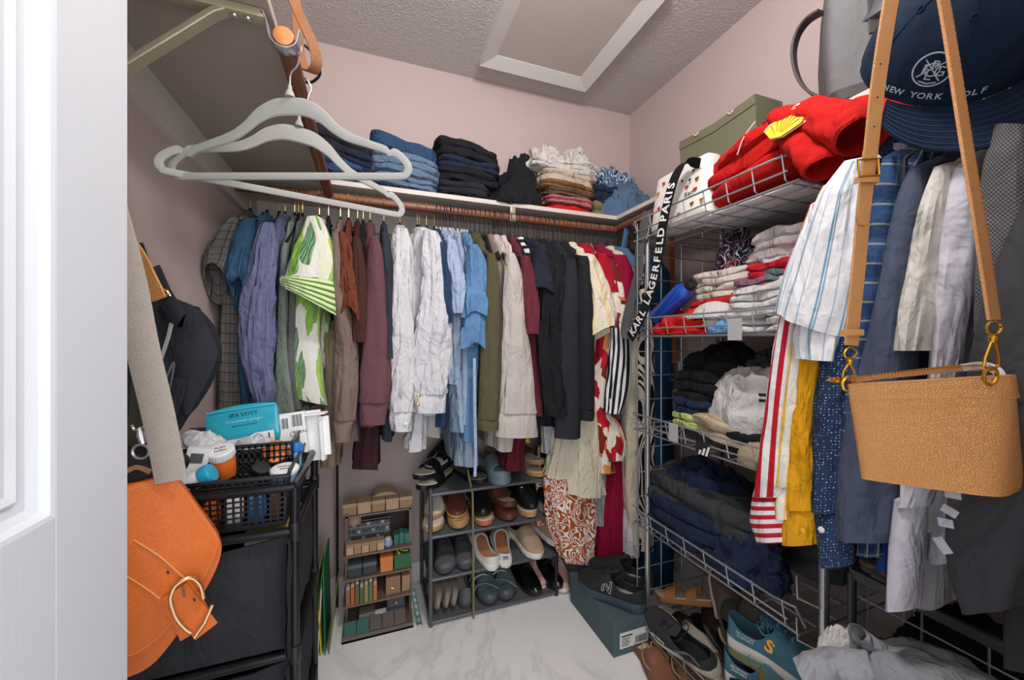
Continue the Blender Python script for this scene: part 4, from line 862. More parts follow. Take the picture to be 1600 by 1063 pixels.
# ---------------------------------------------------------------- silver wire rack on the right wall
X0, X1, Y0, Y1 = .955, 1.385, .635, 1.255
SZ = [1.52, 1.15, .79, .43, .045]; RIM = .066
wr = thing('wire_rack', 'tall silver wire rack with five basket shelves full of clothes and shoes', 'rack', ((X0+X1)/2, .92, 0))
for (x, y) in ((.99, 1.21), (.99, .598), (1.362, 1.21), (1.362, .598)):
    ztop = 1.6 if y > 1 or x > 1.2 else 1.2
    mk('post', tube([(x, y, z) for z in (0, .4, .8, 1.2, ztop)][:4 if ztop == 1.2 else 5], .0105, 14), MT['chrome'], wr, True)
    mk('foot_cap', xf(lathe([(.0125, .0), (.013, .012), (.011, .018)], 14), T(x, y, 0)), MT['blackplastic'], wr, True)
shared = {}
def wire(key, pts, r, par, origin):
    """sub-part wires share one mesh per kind"""
    if key not in shared:
        o = mk('wire', tube(pts, r, 5), MT['wire'], par); shared[key] = o.data
    else:
        o = bpy.data.objects.new('wire', shared[key]); COL.objects.link(o); o.parent = par
    o.location = origin; return o
for si, z in enumerate(SZ):
    f = [(X0+.008, Y0, z), (X0+.008, Y1, z), (X1, Y1, z), (X1, Y0, z)]
    shf = mk('basket_shelf', join(tube([(p[0], p[1], p[2]) for p in f], .0032, 6, closed=True),
        tube([(X0+.03, Y0, z+.012), (X0, Y0+.004, z+RIM), (X0-.012, Y0+.05, z+RIM), (X0-.012, Y1-.05, z+RIM), (X0, Y1-.004, z+RIM), (X0+.05, Y1, z+.012)], .0032, 6),
        tube([(X0-.004, Y0+.02, z+RIM*.42), (X0-.004, Y1-.02, z+RIM*.42)], .0026, 6)), MT['wire'], wr, True)
    I = shf
    for k in range(8):   # cross wires, bent up at the front into the rail
        y = Y0+.03+(Y1-Y0-.06)*k/7
        wire('cross', [(X1-X0, 0, 0), (.012, 0, 0), (.002, 0, .006), (-.011, 0, RIM)], .0021, shf, V((X0, y, z+.004))-wr.location)
    for k in range(5):
        wire('long', [(0, Y0, 0), (0, Y1, 0)], .0024, shf, V((X0+.075+k*.075, 0, z-.001))-wr.location)
# end frame of the rack: grid of horizontal prongs and uprights, far side
ef = mk('end_frame', join(tube([(X0, 1.225, .05), (X0, 1.225, 1.58)], .0026, 6), tube([(X1, 1.225, .05), (X1, 1.225, 1.58)], .0026, 6)), MT['wire'], wr, True)
for k in range(17):
    z = .08+k*.092
    wire('prong', [(0, 0, 0), (X1-X0, 0, 0)], .0022, ef, V((X0, 1.222, z))-wr.location)
for x in (1.07, 1.17, 1.28):
    wire('upright', [(0, 0, .05), (0, 0, 1.58)], .0020, ef, V((x, 1.228, 0))-wr.location)
bf = mk('back_grid', tube([(X1, Y0, .05), (X1, Y0, 1.55), (X1, Y1, 1.55), (X1, Y1, .05)], .0026, 6, closed=True), MT['wire'], wr, True)
for k in range(9):
    wire('backrail', [(0, Y0, 0), (0, Y1, 0)], .0020, bf, V((X1, 0, .14+k*.165))-wr.location)
for k in range(5):
    wire('upright2', [(0, 0, .05), (0, 0, 1.55)], .0020, bf, V((X1+.003, Y0+.1+k*.11, 0))-wr.location)
for z in (.10, .20, .42, .52):
    mk('post_clip', tube([(.99-.03, .64, z+.05), (.99-.034, .635, z), (.99-.012, .60, z-.006), (.99+.014, .592, z-.004), (.99+.012, .612, z)], .0022, 6), MT['wire'], wr, True)
# ---------------------------------------------------------------- things on the top wire shelf
mk0 = mk
cloth('fleece', (180, 22, 20), wr=.45, var=.1); cloth('fleece2', (150, 18, 24), wr=.3)
wb = thing('paper_sheet', 'large white sheet lying on the top wire shelf under the red fleece jacket', 'sheet', (1.16, .93, 1.528))
mk('sheet', box(1.0, 1.375, .655, 1.02, 1.5265, 1.5305, .001), MT['paper'], wb, True)
# red fleece jacket: folded bulk plus two rolled sleeves and the shell patch
A = onX(1097, 240, 1.0); B = onX(1290, 240, 1.0)
rj = thing('fleece_jacket', 'red fleece jacket with a yellow shell patch bundled on the top wire shelf', 'jacket', ((1.14), (A.y+B.y)/2, 1.562))
mk('bundle', slab(.40, .34, .150, 3, 31, .016, .62, .020, tilt=.10, crown=.05, kinks=.9), W['fleece'], rj).rotation_euler = (0, 0, -pi/2+.02)
def sleeve_roll(pts, r, seed):
    P = spl([V(p) for p in pts], 26); rings = []; N = None; uv = []
    for i, p in enumerate(P):
        t = (P[min(i+1, 25)]-P[max(i-1, 0)]).normalized()
        a1 = t.cross(V((0, 0, 1))).normalized(); b1 = a1.cross(t); rr = r*(.72+.28*min(1, i/8))
        rings.append([p+(a1*cos(a)*1.12+b1*sin(a)*.86)*rr*(1+.16*nz((cos(a), sin(a), i*.22), 1.5, seed)+.05*sin(3*a+i*.5)) for a in [2*pi*j/36 for j in range(36)]]); uv += [(j/36*.3, i*.01) for j in range(36)]
    c = P[-1]
    for s, d in ((.9, .004), (.82, -.004), (.78, -.05), (.6, -.07), (.05, -.075)):
        t = (P[-1]-P[-3]).normalized(); rings.append([c+(q-c)*s+t*d for q in rings[25]]); uv += [(j/36*.3, .3) for j in range(36)]
    return loft(rings, cap0=True, cap1=True, uv=uv)
mk('sleeve', sleeve_roll([onX(1222, 188, 1.0), onX(1275, 186, .97), onX(1318, 196, .945), onX(1348, 212, .93)], .050, 3), W['fleece'], rj, True)
mk('sleeve', sleeve_roll([onX(1240, 214, .99), onX(1256, 222, .96), onX(1274, 240, .94), onX(1290, 262, .93)], .040, 6), W['fleece'], rj, True)
mk('collar', sleeve_roll([onX(1330, 178, 1.06), onX(1368, 176, 1.03), onX(1408, 200, 1.01)], .042, 9), W['fleece'], rj, True)
# shell patch (fan with scalloped rim, red rays, white outline)
pc = [onX(x, y, .972) for x, y in ((1183, 212), (1228, 213), (1255, 160), (1196, 172))]
Mp = frame(onX(1214, 216, .915), onX(1250, 203, .895)-onX(1183, 219, .925), V((.45, 0, 1)))
def fan(r, z, a0=radians(22), a1=radians(158), scal=.06, n=57, base=.25):
    v = [V((0, 0, z)), ]; pts = []
    for i in range(n):
        a = a0+(a1-a0)*i/(n-1); rr = r*(1-.12*abs(cos(a)))*(1+scal*abs(sin((i/(n-1))*7*pi)))
        pts.append(V((rr*cos(a), rr*sin(a), z)))
    b = [V((base*r, -.02*r, z)), *pts, V((-base*r, -.02*r, z))]
    n_ = len(b); return ([*b, *[p-V((0, 0, .0025)) for p in b]], [tuple(range(n_)), *[(i, i+n_, (i+1) % n_+n_, (i+1) % n_) for i in range(n_)]])
mk('patch_outline', xf(fan(.078, .002), Mp), MT['white'], rj, True, smooth=False, label='white outline of the shell patch')
mk('patch_rim', xf(fan(.073, .0035), Mp), plain('patch_red', (190, 30, 30), .8), rj, True, smooth=False)
mk('patch_shell', xf(fan(.067, .005), Mp), plain('patch_yellow', (240, 200, 50), .75), rj, True, smooth=False, label='yellow shell emblem with dark rays')
mk('patch_rays', xf(join(*[tube([(.012*cos(a), .012*sin(a)+.002, .0055), (.062*cos(a)*(1-.12*abs(cos(a))), .062*sin(a)*(1-.12*abs(cos(a))), .0055)], [.0004, .0011], 4) for a in [radians(22+136*(k+1)/8) for k in range(7)]]), Mp), plain('patch_dark', (120, 50, 20), .8), rj, True)
zl = spl([onX(1152, 242, .95), onX(1162, 215, .957), onX(1180, 190, .975)], 12)
mk('zipper', tube(zl, .002, 5), MT['greyplastic'], rj, True)
# white handbag with hearts and its lettered strap
a = onX(1011, 330, .975); b = onX(1104, 330, .975)
hb = thing('handbag', 'white handbag printed with small hearts at the far end of the top wire shelf', 'handbag', (1.03, (a.y+b.y)/2, 1.528))
prof = []
HBL = abs(a.y-b.y); zt = onX(1075, 250, .99).z-1.528
for t in (0, .02, .06, .2, .45, .7, .88, .97, 1.0, 1.005):
    lx = HBL*(1-.20*max(0, t-.3)**1.5); th = .115*(1-.45*t); e = 0 if .03 < t < .98 else .012
    prof.append([V((th/2*(abs(cos(q))**.45)*(1 if cos(q) > 0 else -1)-(e if cos(q) > 0 else -e)*abs(cos(q)), (lx/2-e)*(abs(sin(q))**.4)*(1 if sin(q) > 0 else -1), zt*t)) for q in [2*pi*j/48 for j in range(48)]])
mk('bag_body', loft(prof, cap0=True, cap1=True), plain('white_bag_leather', (226, 222, 216), .35, nb=.2, ns=200), hb)
mk('piping', tube([(p.x*1.02, p.y*1.01, p.z) for p in prof[1]], .002, 5, closed=True), MT['cream'], hb)
def heart(s):
    pts = []
    for i in range(24):
        q = 2*pi*i/24; pts.append(V((s*16*sin(q)**3/17, s*(13*cos(q)-5*cos(2*q)-2*cos(3*q)-cos(4*q))/17, 0)))
    return ([*pts, *[p+V((0, 0, .001)) for p in pts]], [tuple(range(24))[::-1], tuple(range(24, 48)), *[(i, (i+1) % 24, (i+1) % 24+24, i+24) for i in range(24)]])
for i, (x, y) in enumerate(((1037, 287), (1028, 303), (1029, 326), (1084, 266), (1089, 279), (1073, 292), (1086, 295), (1081, 318), (1048, 312), (1060, 335), (1096, 312))):
    q = onX(x, y, .96); tq = (q.z-1.528)/zt; xs = 1.03-.115*(1-.45*tq)/2-.0012
    q = onX(x, y, xs)
    mk('heart', xf(heart(.0085), frame(q, V((0, -1, 0)), V((.25, 0, 1))) @ R(random.uniform(-.3, .3), 'Z')), plain('heart_red', (190, 40, 48), .4) if i % 3 != 1 else MT['gold'], hb, True, label='red heart' if i % 3 != 1 else 'gold heart')
tx = onX(1066, 300, .97); mk('signature', xf(text_vf('Karl', .022), frame(onX(1076, 302, 1.03-.115*.42-.002), V((0, -1, 0)), V((.25, 0, 1)))), MT['ink'], hb, True)
for x, y in ((1066, 283), (1078, 281)):
    mk('sunglasses', xf(lathe([(.005, 0), (.005, .001), (.0001, .001)], 12), frame(onX(x, y, 1.03-.115*.40-.002), V((0, -1, 0)), V((.25, 0, 1)))), MT['ink'], hb, True)
cloth('strapblack', (22, 22, 24), wr=.1); cloth('strapgrey', (84, 84, 86), wr=.2)
SP = spl([onX(1094, 256, .985), onX(1074, 254, .96), onX(1058, 270, .945), onX(1046, 305, .935), onX(1036, 350, .93), onX(1029, 400, .93), onX(1020, 445, .93), onX(1006, 486, .93), onX(992, 514, .93), onX(984, 528, .934)], 90)
wd_ = [V((0, -1, .0)) if i < 60 else V((0, -1, -.18*min(1, (i-60)/20))) for i in range(90)]
ls = mk('strap', ribbon(SP, .044, wd_, .003), W['strapblack'], hb, True, label='black strap with white lettering')
back_ = spl([onX(984, 528, .934), onX(977, 515, .955), onX(982, 486, .965), onX(991, 452, .97), onX(998, 425, .97), onX(1000, 385, .97), onX(1012, 330, .975)], 40)
mk('strap_underside', ribbon(back_, .042, [V((.25, -1, -.2))]*40, .003), W['strapgrey'], hb, True, label='grey underside of the looped strap')
def along(vf, P, wd, s0, lift):
    Ls = [0]
    for i in range(1, len(P)): Ls.append(Ls[-1]+(P[i]-P[i-1]).length)
    out = []
    for v in vf[0]:
        s = s0+v[0]; i = max(0, min(len(P)-2, next((k for k in range(len(Ls)-1) if Ls[k+1] >= s), len(P)-2))); f = (s-Ls[i])/max(1e-6, Ls[i+1]-Ls[i])
        p = P[i].lerp(P[i+1], f); t = (P[i+1]-P[i]).normalized(); w_ = (wd[i]-t*wd[i].dot(t)).normalized(); n_ = t.cross(w_)
        if n_.dot(V((-1, 0, 0))) < 0: n_ = -n_
        out.append(p-w_*v[1]+n_*(lift+v[2]))
    return out, vf[1]
Pr = SP[::-1]; Wr = wd_[::-1]
LW = {'I': .5}; s = .018; lets = []
for c in 'KARL LAGERFELD PARIS':
    w_ = .030*LW.get(c, 1)
    if c != ' ': lets.append(along(xf(text_vf(c, .049, .0002, .0012), T(0, 0, 0) @ Matrix.Diagonal((.86, .92, 1, 1))), Pr, Wr, s+w_/2, .0022))
    s += w_ if c != ' ' else .016
mk('lettering', join(*lets), MT['white'], ls, True, smooth=False, label='white capital letters')
# second lettered strap end hanging further back, with patterned band
sp2 = spl([onX(1012, 352, .98), onX(1004, 400, .985), onX(1001, 440, .99), onX(1006, 470, .99)], 20)
mk('strap_end', ribbon(sp2, .034, V((0, -1, 0)), .003), W['zebra'], hb, True)
# olive paper bag and grey backpack on the wooden shelf
a = onX(1062, 240, 1.20); b = onX(1180, 200, 1.20)
MT['olivepaper'] = plain('olive_paper', (112, 112, 90), .75, nb=.2, ns=20, var=.05)
pb = thing('paper_bag', 'olive green paper gift bag with rope eyelets behind the red jacket', 'bag', (1.27, (a.y+b.y)/2, ZS+.019))
ya, yb_ = b.y, a.y; zt2 = onX(1062, 212, 1.2).z; zt3 = onX(1182, 162, 1.2).z; zz = ZS+.0195; zm = (zt2+zt3)/2+.005
vb_ = [(1.21, ya, zz), (1.21, yb_, zz), (1.33, yb_, zz), (1.33, ya, zz), (1.20, ya, zm), (1.20, (ya+yb_)/2, zm-.012), (1.20, yb_, zm), (1.33, yb_, zm), (1.28, (ya+yb_)/2, zm), (1.33, ya, zm)]
mk('bag_body', (vb_, [(0, 1, 6, 5, 4), (1, 2, 7, 6), (2, 3, 9, 8, 7), (3, 0, 4, 9), (0, 3, 2, 1)]), MT['olivepaper'], pb, True, smooth=False)
mk('folded_rim', (lambda: ribbon([(1.1985, ya, zm-.018), (1.1985, (ya+yb_)/2, zm-.030), (1.1985, yb_, zm-.018)], .03, V((0, 0, 1)), .002))(), MT['olivepaper'], pb, True, smooth=False)
for f in (.27, .73): mk('eyelet_cord', tube([(1.196, ya+(yb_-ya)*f-.012, zm-.012), (1.192, ya+(yb_-ya)*f, zm-.02), (1.196, ya+(yb_-ya)*f+.012, zm-.010)], .003, 6), MT['cream'], pb, True)
cloth('bagGrey', (112, 113, 115), bmp='melange', wr=.3); MT['bagbase'] = plain('bag_base_vinyl', (70, 66, 66), .5, nb=.1)
bp = thing('backpack', 'large grey felt backpack standing on the right wooden shelf', 'backpack', (1.27, .60, ZS+.0195), radians(36))
def rb(lx, ly, h, r, lv):
    rings = []
    for z, ins in lv:
        rings.append([V(((lx/2-ins)*(abs(cos(q))**r)*(1 if cos(q) > 0 else -1), (ly/2-ins)*(abs(sin(q))**r)*(1 if sin(q) > 0 else -1), z)) for q in [2*pi*(j+.5)/40 for j in range(40)]])
    return loft(rings, cap0=True, cap1=True)
mk('body', rb(.25, .29, .42, .22, [(.03, .002), (.05, 0), (.2, -.006), (.34, 0), (.40, .02), (.42, .05)]), W['bagGrey'], bp)
mk('base_panel', rb(.25, .29, .03, .22, [(0, .02), (.005, .004), (.031, .0)]), MT['bagbase'], bp)
mk('front_pocket', put(slab(.20, .04, .25, 1, 4, .003, .3, .004, nl=10), (0, -.145, .03)), W['bagGrey'], bp)
mk('shoulder_strap', ribbon(spl([onX(x, y, 1.15) for x, y in ((1284, 18), (1262, 32), (1246, 55), (1240, 85), (1246, 118), (1262, 142), (1292, 158))], 24), .034, V((1, .3, .1)), .007), MT['bagbase'], bp, True)
mk('side_buckle', put(box(-.02, .02, -.006, .006, -.03, .03, .003), (-.13, .06, .20), .9, .3), MT['greymetal'], bp)
mk('strap_webbing', ribbon(spl([(-.128, .07, .34), (-.132, .065, .26), (-.13, .06, .14)], 8), .022, V((.3, -1, 0)), .004), MT['bagbase'], bp)
mk('corner_piping', tube(spl([(-.118, -.138, .03), (-.124, -.143, .2), (-.115, -.135, .40)], 10), .004, 6), W['bagGrey'], bp)
rbg = thing('pouch', 'dark red pouch on the wooden shelf behind the red jacket', 'pouch', (1.24, .80, ZS+.0195), .2)
mk('body', slab(.16, .20, .10, 2, 8, .01, .5, .01), W['fleece2'], rbg)
# ---------------------------------------------------------------- second wire shelf
for n_, c_ in (('tee_white', (204, 202, 200)), ('tee_grey', (196, 192, 190)), ('tee_cream', (208, 198, 188)), ('tee_red', (190, 34, 44)), ('tee_teal', (92, 118, 126)), ('tee_mauve', (128, 96, 112)), ('tee_coral', (226, 104, 76)), ('tee_black', (30, 31, 35)), ('tee_navy', (34, 42, 68)), ('tee_lime', (182, 196, 120)), ('tee_dkgrey', (62, 64, 66)), ('tee_blue', (110, 160, 210)), ('tee_green', (74, 84, 78))):
    cloth(n_, c_, wr=.7, var=.12)
cloth('scarfnavy', (40, 46, 66), ('band', (1, 1, 1), 30.0, 4.0, [(0, (34, 40, 62)), (.6, (214, 214, 214)), (.75, (34, 40, 62)), (.93, (190, 60, 60))], 1.0), wr=.3)
cloth('beigeknit', (196, 178, 148), bmp='knit', wr=.4); cloth('redcrumple', (206, 34, 26), wr=1.0)
fp, mo = folded, mound; ZB2 = SZ[1]+.007
G2 = None
fp('t_shirt', 'folded white shirt with scrunched layers at the near bottom of the second shelf pile', 't-shirt', W['tee_white'], 1190, 1262, 478, 525, 'X', .985, .24, 3, 1, .010, zb=ZB2)
fp('t_shirt', 'white shirt lying flat at the front of the second shelf beside the red cloth', 't-shirt', W['tee_white'], 1080, 1195, 486, 525, 'X', .985, .28, 3, 2, .010, zb=ZB2)
mo('t_shirt', 'crumpled bright red cloth pushed into the far front of the second shelf', 'cloth', W['redcrumple'], 1006, 1108, 484, 534, 'X', .965, .16, 3, .34, zb=SZ[1]+.006)
mo('t_shirt', 'small light blue cloth behind the rail of the second shelf', 'cloth', W['tee_blue'], 1096, 1142, 500, 530, 'X', .963, .08, 5, .3, zb=ZB2)
fp('t_shirt', 'cream shirts folded beside the blue bottle', 't-shirt', W['tee_cream'], 1076, 1170, 418, 488, 'X', 1.05, .24, 6, 7, .012)
fp('t_shirt', 'thin bright red folded shirt below the cream shirts', 't-shirt', W['tee_red'], 1066, 1150, 466, 488, 'X', 1.03, .24, 2, 17, .008)
fp('t_shirt', 'coral orange shirt edge in the second shelf pile', 't-shirt', W['tee_coral'], 1130, 1185, 452, 470, 'X', 1.02, .2, 1, 8, .005)
fp('t_shirt', 'mauve purple folded shirt in the second shelf pile', 't-shirt', W['tee_mauve'], 1138, 1206, 432, 458, 'X', 1.02, .22, 2, 9, .007)
fp('t_shirt', 'grey teal folded shirt in the second shelf pile', 't-shirt', W['tee_teal'], 1172, 1226, 418, 442, 'X', 1.03, .2, 2, 10, .007)
fp('t_shirt', 'red folded shirt under the top grey bundle', 't-shirt', W['tee_red'], 1158, 1256, 404, 432, 'X', 1.03, .22, 2, 11, .009)
fp('t_shirt', 'white shirt with crushed edge across the front of the pile', 't-shirt', W['tee_white'], 1130, 1262, 440, 492, 'X', .985, .26, 4, 12, .013)
mo('t_shirt', 'white crumpled shirt at the near side of the pile', 't-shirt', W['tee_white'], 1188, 1266, 418, 462, 'X', .99, .2, 13, .3)
mo('t_shirt', 'grey white crumpled shirt in the middle of the pile', 't-shirt', W['tee_grey'], 1140, 1262, 382, 432, 'X', 1.05, .24, 14, .26)
fp('t_shirt', 'pale grey folded sweatshirt topmost on the second shelf pile', 't-shirt', W['tee_grey'], 1158, 1268, 352, 402, 'X', 1.07, .24, 3, 15, .012)
mo('scarf', 'navy patterned scarf bunched in front of the cream shirts', 'scarf', W['scarfnavy'], 1104, 1150, 380, 424, 'X', 1.07, .12, 16, .34)
mo('scarf', 'navy red patterned scarf roll standing at the back of the second shelf', 'scarf', W['scarfnavy'], 1118, 1156, 352, 400, 'X', 1.16, .10, 18, .3)
wc = thing('sun_hat', 'white sun hat with a soft crown lying at the front of the second shelf', 'hat', tuple(onX(1124, 496, 1.06)), 0)
wc.location.z = on('X', 1.06, 1124, 500).z+.01
mk('hat_crown', heap(.075, .085, .055, 2, .05), W['tee_white'], wc)
mk('brim', put(slab(.20, .22, .012, 1, 5, .004, 1.0, .002, nl=5), (0, 0, -.008)), W['tee_white'], wc)
tg = thing('plastic_tag', 'clear white plastic tag hanging on the rail of the second shelf', 'tag', tuple(onX(1148, 515, .94))); 
mk('tag', put(box(-.0008, .0008, -.022, .022, -.03, .03), (0, 0, 0)), MT['greyplastic'], tg)
bt = thing('water_bottle', 'blue metal bottle leaning at the far end of the second shelf', 'bottle', tuple(onX(1016, 500, 1.0)))
p1, p2_ = onX(1026, 498, 1.02), onX(1078, 446, 1.02); d = (p2_-p1); Ln = d.length; d.normalize(); Mb = frame(p1, d.orthogonal(), d.cross(d.orthogonal())); Mb = Matrix.Translation(p1) @ d.to_track_quat('Z', 'Y').to_matrix().to_4x4()
MT['bluemetal'] = plain('blue_bottle', (24, 74, 178), .3, .2, coat=.4, var=.04)
mk('bottle_body', xf(lathe([(.030, 0), (.034, .004), (.035, .01), (.035, Ln*.78), (.032, Ln*.86), (.022, Ln*.93), (.018, Ln*.97)], 28), Mb), MT['bluemetal'], bt, True)
mk('bottle_cap', xf(lathe([(.019, Ln*.96), (.020, Ln*.97), (.020, Ln*1.06), (.017, Ln*1.08)], 24), Mb), MT['blackplastic'], bt, True)
# ---------------------------------------------------------------- third wire shelf
ZB3 = SZ[2]+.007
fp('t_shirt', 'black cloth at the near end of the third shelf', 't-shirt', W['tee_black'], 1126, 1215, 672, 716, 'X', .985, .26, 2, 20, .010, zb=ZB3)
mo('hat', 'pale beige padded cap brim poking out under the black cloth', 'hat', W['beigeknit'], 1140, 1206, 684, 722, 'X', .962, .09, 21, .12, zb=SZ[2]-.0)
fp('t_shirt', 'lime green folded shirt at the far end of the third shelf', 't-shirt', W['tee_lime'], 1042, 1090, 645, 668, 'X', .99, .24, 2, 22, .006)
fp('t_shirt', 'navy folded shirt above the lime green one', 't-shirt', W['tee_navy'], 1044, 1104, 626, 650, 'X', 1.0, .24, 2, 23, .008)
fp('t_shirt', 'dark grey shirt folded under the lime green shirt', 't-shirt', W['tee_dkgrey'], 1050, 1150, 660, 700, 'X', 1.03, .3, 2, 28, .008, zb=ZB3)
fp('sweater', 'beige open knit sweater folded under the white tank top', 'sweater', W['beigeknit'], 1068, 1172, 658, 694, 'X', .975, .28, 2, 24, .012)
fp('t_shirt', 'black striped collar shirt pile behind the white tank top', 't-shirt', W['tee_black'], 1044, 1120, 582, 632, 'X', 1.03, .22, 3, 25, .012)
mo('sweater', 'large black sweater crumpled at the back of the third shelf', 'sweater', W['tee_black'], 1042, 1160, 538, 606, 'X', 1.06, .24, 26, .2)
mo('t_shirt', 'rolled dark green grey shirts at the back of the third shelf', 't-shirt', W['tee_green'], 1144, 1216, 548, 606, 'X', 1.12, .18, 27, .26)
wt = mo('tank_top', 'white tank top draped over the beige knit sweater', 'tank top', W['tee_white'], 1076, 1216, 578, 676, 'X', .985, .26, 29, .20)
for k, (yy) in enumerate((617, 625)): mk('dark_strap', ribbon([onX(1186+i*9, yy+k+i*.6, .975-.002*i) for i in range(4)], .008, V((0, 0, 1)), .003), MT['ink'], wt, True)
dt = thing('hang_tag', 'black hang tag with three white slanted stripes under the third shelf rail', 'tag', tuple(onX(1098, 702, .945)))
mk('card', put(box(-.001, .001, -.026, .026, -.02, .02), (0, 0, 0)), MT['ink'], dt)
for k, (hh) in enumerate((.014, .022, .03)): mk('stripe', put(([(0, -.004, 0), (0, .004, 0), (0, .004-hh*.35, hh), (0, -.004-hh*.35, hh)], [(0, 1, 2, 3)]), (-.0016, .012-k*.013, -.018)), MT['white'], dt)
tg = thing('plastic_tag', 'clear plastic size clip on the far end of the third shelf', 'tag', tuple(onX(1052, 676, .94))); mk('tag', put(box(-.001, .001, -.02, .02, -.03, .03), (0, 0, 0)), MT['greyplastic'], tg)
# ---------------------------------------------------------------- fourth wire shelf
ZB4 = SZ[3]+.007
fp('trousers', 'navy trousers folded at the front of the fourth shelf', 'trousers', W['tee_navy'], 1003, 1120, 792, 850, 'X', .972, .28, 3, 30, .012, zb=ZB4, tilt=-.0)
fp('trousers', 'charcoal folded trousers lying over the navy ones', 'trousers', W['tee_dkgrey'], 1000, 1170, 768, 820, 'X', .99, .30, 2, 33, .014)
mo('shorts', 'dark navy shorts crumpled at the middle of the fourth shelf', 'shorts', W['tee_navy'], 1090, 1180, 818, 876, 'X', .975, .18, 32, .3, zb=ZB4)
mo('shirt', 'navy blue shirt heaped on top of the fourth shelf', 'shirt', W['tee_navy'], 1010, 1130, 736, 808, 'X', 1.0, .26, 37, .26)
fp('trousers', 'grey melange trousers laid along the near end of the fourth shelf', 'trousers', W['charcoal'], 1160, 1290, 828, 872, 'X', 1.19, .18, 2, 34, .012, zb=ZB4)
fp('trousers', 'black trousers folded behind the dark navy shorts', 'trousers', W['tee_black'], 1110, 1180, 800, 846, 'X', 1.20, .16, 2, 35, .010, zb=ZB4)
# ---------------------------------------------------------------- stacks on the back shelf
ZT = ZS+.0195
cloth('jeanblack', (40, 41, 48), bmp='denim', wr=.8); cloth('jeandark', (36, 44, 64), bmp='denim', wr=.8); cloth('jeanblue', (50, 76, 108), bmp='denim', wr=.9, var=.25); cloth('jeanlight', (98, 120, 144), bmp='denim', wr=.9, var=.25)
cloth('whitepile', (200, 196, 192), wr=1.0, var=.1); cloth('beigepile', (190, 174, 156), wr=.7); cloth('khaki', (122, 88, 56), wr=.7); cloth('brownpile', (96, 72, 60), wr=.7); cloth('rose', (172, 104, 108), wr=.8)
cloth('maroon', (66, 24, 38), wr=.5); cloth('brightred', (196, 22, 30), wr=.4); cloth('orangec', (200, 76, 44)); cloth('oliveg', (118, 112, 82)); cloth('ruffleblue', (60, 90, 124), ('spread', 90.0, [(0, (30, 50, 84)), (.45, (90, 130, 160)), (.55, (206, 212, 214))], 1), wr=1.2)
BK = 'blue jeans stacked left on the back shelf'
def fb(*a, **k): return folded(*a, **k)
Yf = 1.62
fb('jeans', 'mid blue jeans, lowest of the right jeans stack on the back shelf', 'jeans', W['jeanblue'], 556, 684, 289, 309, 'Y', Yf-.02, .24, 2, 40, .008, zb=ZT)
fb('jeans', 'washed blue jeans with rounded fold above the lowest jeans', 'jeans', W['jeanlight'], 580, 688, 270, 291, 'Y', Yf-.015, .24, 2, 41, .009, tilt=-.06)
fb('jeans', 'light blue jeans with frayed hem edges folded near the top of the stack', 'jeans', W['jeanlight'], 578, 690, 236, 272, 'Y', Yf-.02, .25, 3, 42, .010, tilt=-.10)
fb('jeans', 'dark blue jeans slanting on top of the right jeans stack', 'jeans', W['jeanblue'], 580, 688, 214, 240, 'Y', Yf+.06, .22, 1, 43, .006, tilt=-.22)
fb('jeans', 'blue denim jeans at the bottom left behind the hangers', 'jeans', W['jeanblue'], 490, 570, 272, 298, 'Y', Yf-.02, .24, 3, 44, .010, zb=ZT)
fb('jeans', 'rolled mid blue jeans in the left stack', 'jeans', W['jeanblue'], 505, 568, 244, 270, 'Y', Yf-.01, .24, 2, 45, .010, tilt=-.2)
fb('jeans', 'dark navy jeans crumpled in the left stack', 'jeans', W['jeandark'], 485, 590, 226, 258, 'Y', Yf+.02, .22, 3, 46, .010, tilt=-.18)
fb('jeans', 'black denim jeans on top of the left stack', 'jeans', W['jeanblack'], 484, 588, 204, 240, 'Y', Yf+.02, .24, 2, 47, .010, tilt=-.22)
for i, (yt, yb, x0, x1, m, lb, lay) in enumerate(((300, 324, 680, 772, 'tee_black', 'black trousers, bottom of the black stack on the back shelf', 2), (282, 303, 682, 770, 'jeanblack', 'faded black jeans second from the bottom of the black stack', 2),
    (262, 285, 684, 782, 'tee_black', 'black trousers with pocket seam in the middle of the black stack', 2), (244, 264, 686, 784, 'jeandark', 'navy black trousers near the top of the black stack', 2), (222, 248, 686, 784, 'tee_black', 'black gathered trousers topmost of the black stack', 2))):
    fb('trousers', lb, 'trousers', W[m], x0, x1, yt, yb, 'Y', Yf-.01+.006*i, .25, lay, 50+i, .011, zb=ZT if i == 0 else None, tilt=-.05 if i < 4 else -.12)
mound('leggings', 'black leggings crumpled right of the black stack', 'leggings', W['blackc'], 772, 862, 262, 331, 'Y', Yf-.045, .22, 56, .3, zb=ZT)
mound('leggings', 'pointed folded black cloth leaning behind the crumpled leggings', 'leggings', W['tee_black'], 782, 860, 243, 330, 'Y', Yf+.03, .2, 59, .26, zb=ZT)
fb('leggings', 'black cloth end hanging slightly over the back shelf edge', 'leggings', W['blackc'], 770, 826, 314, 331, 'Y', 1.56, .14, 1, 58, .008, zb=ZT-.003)
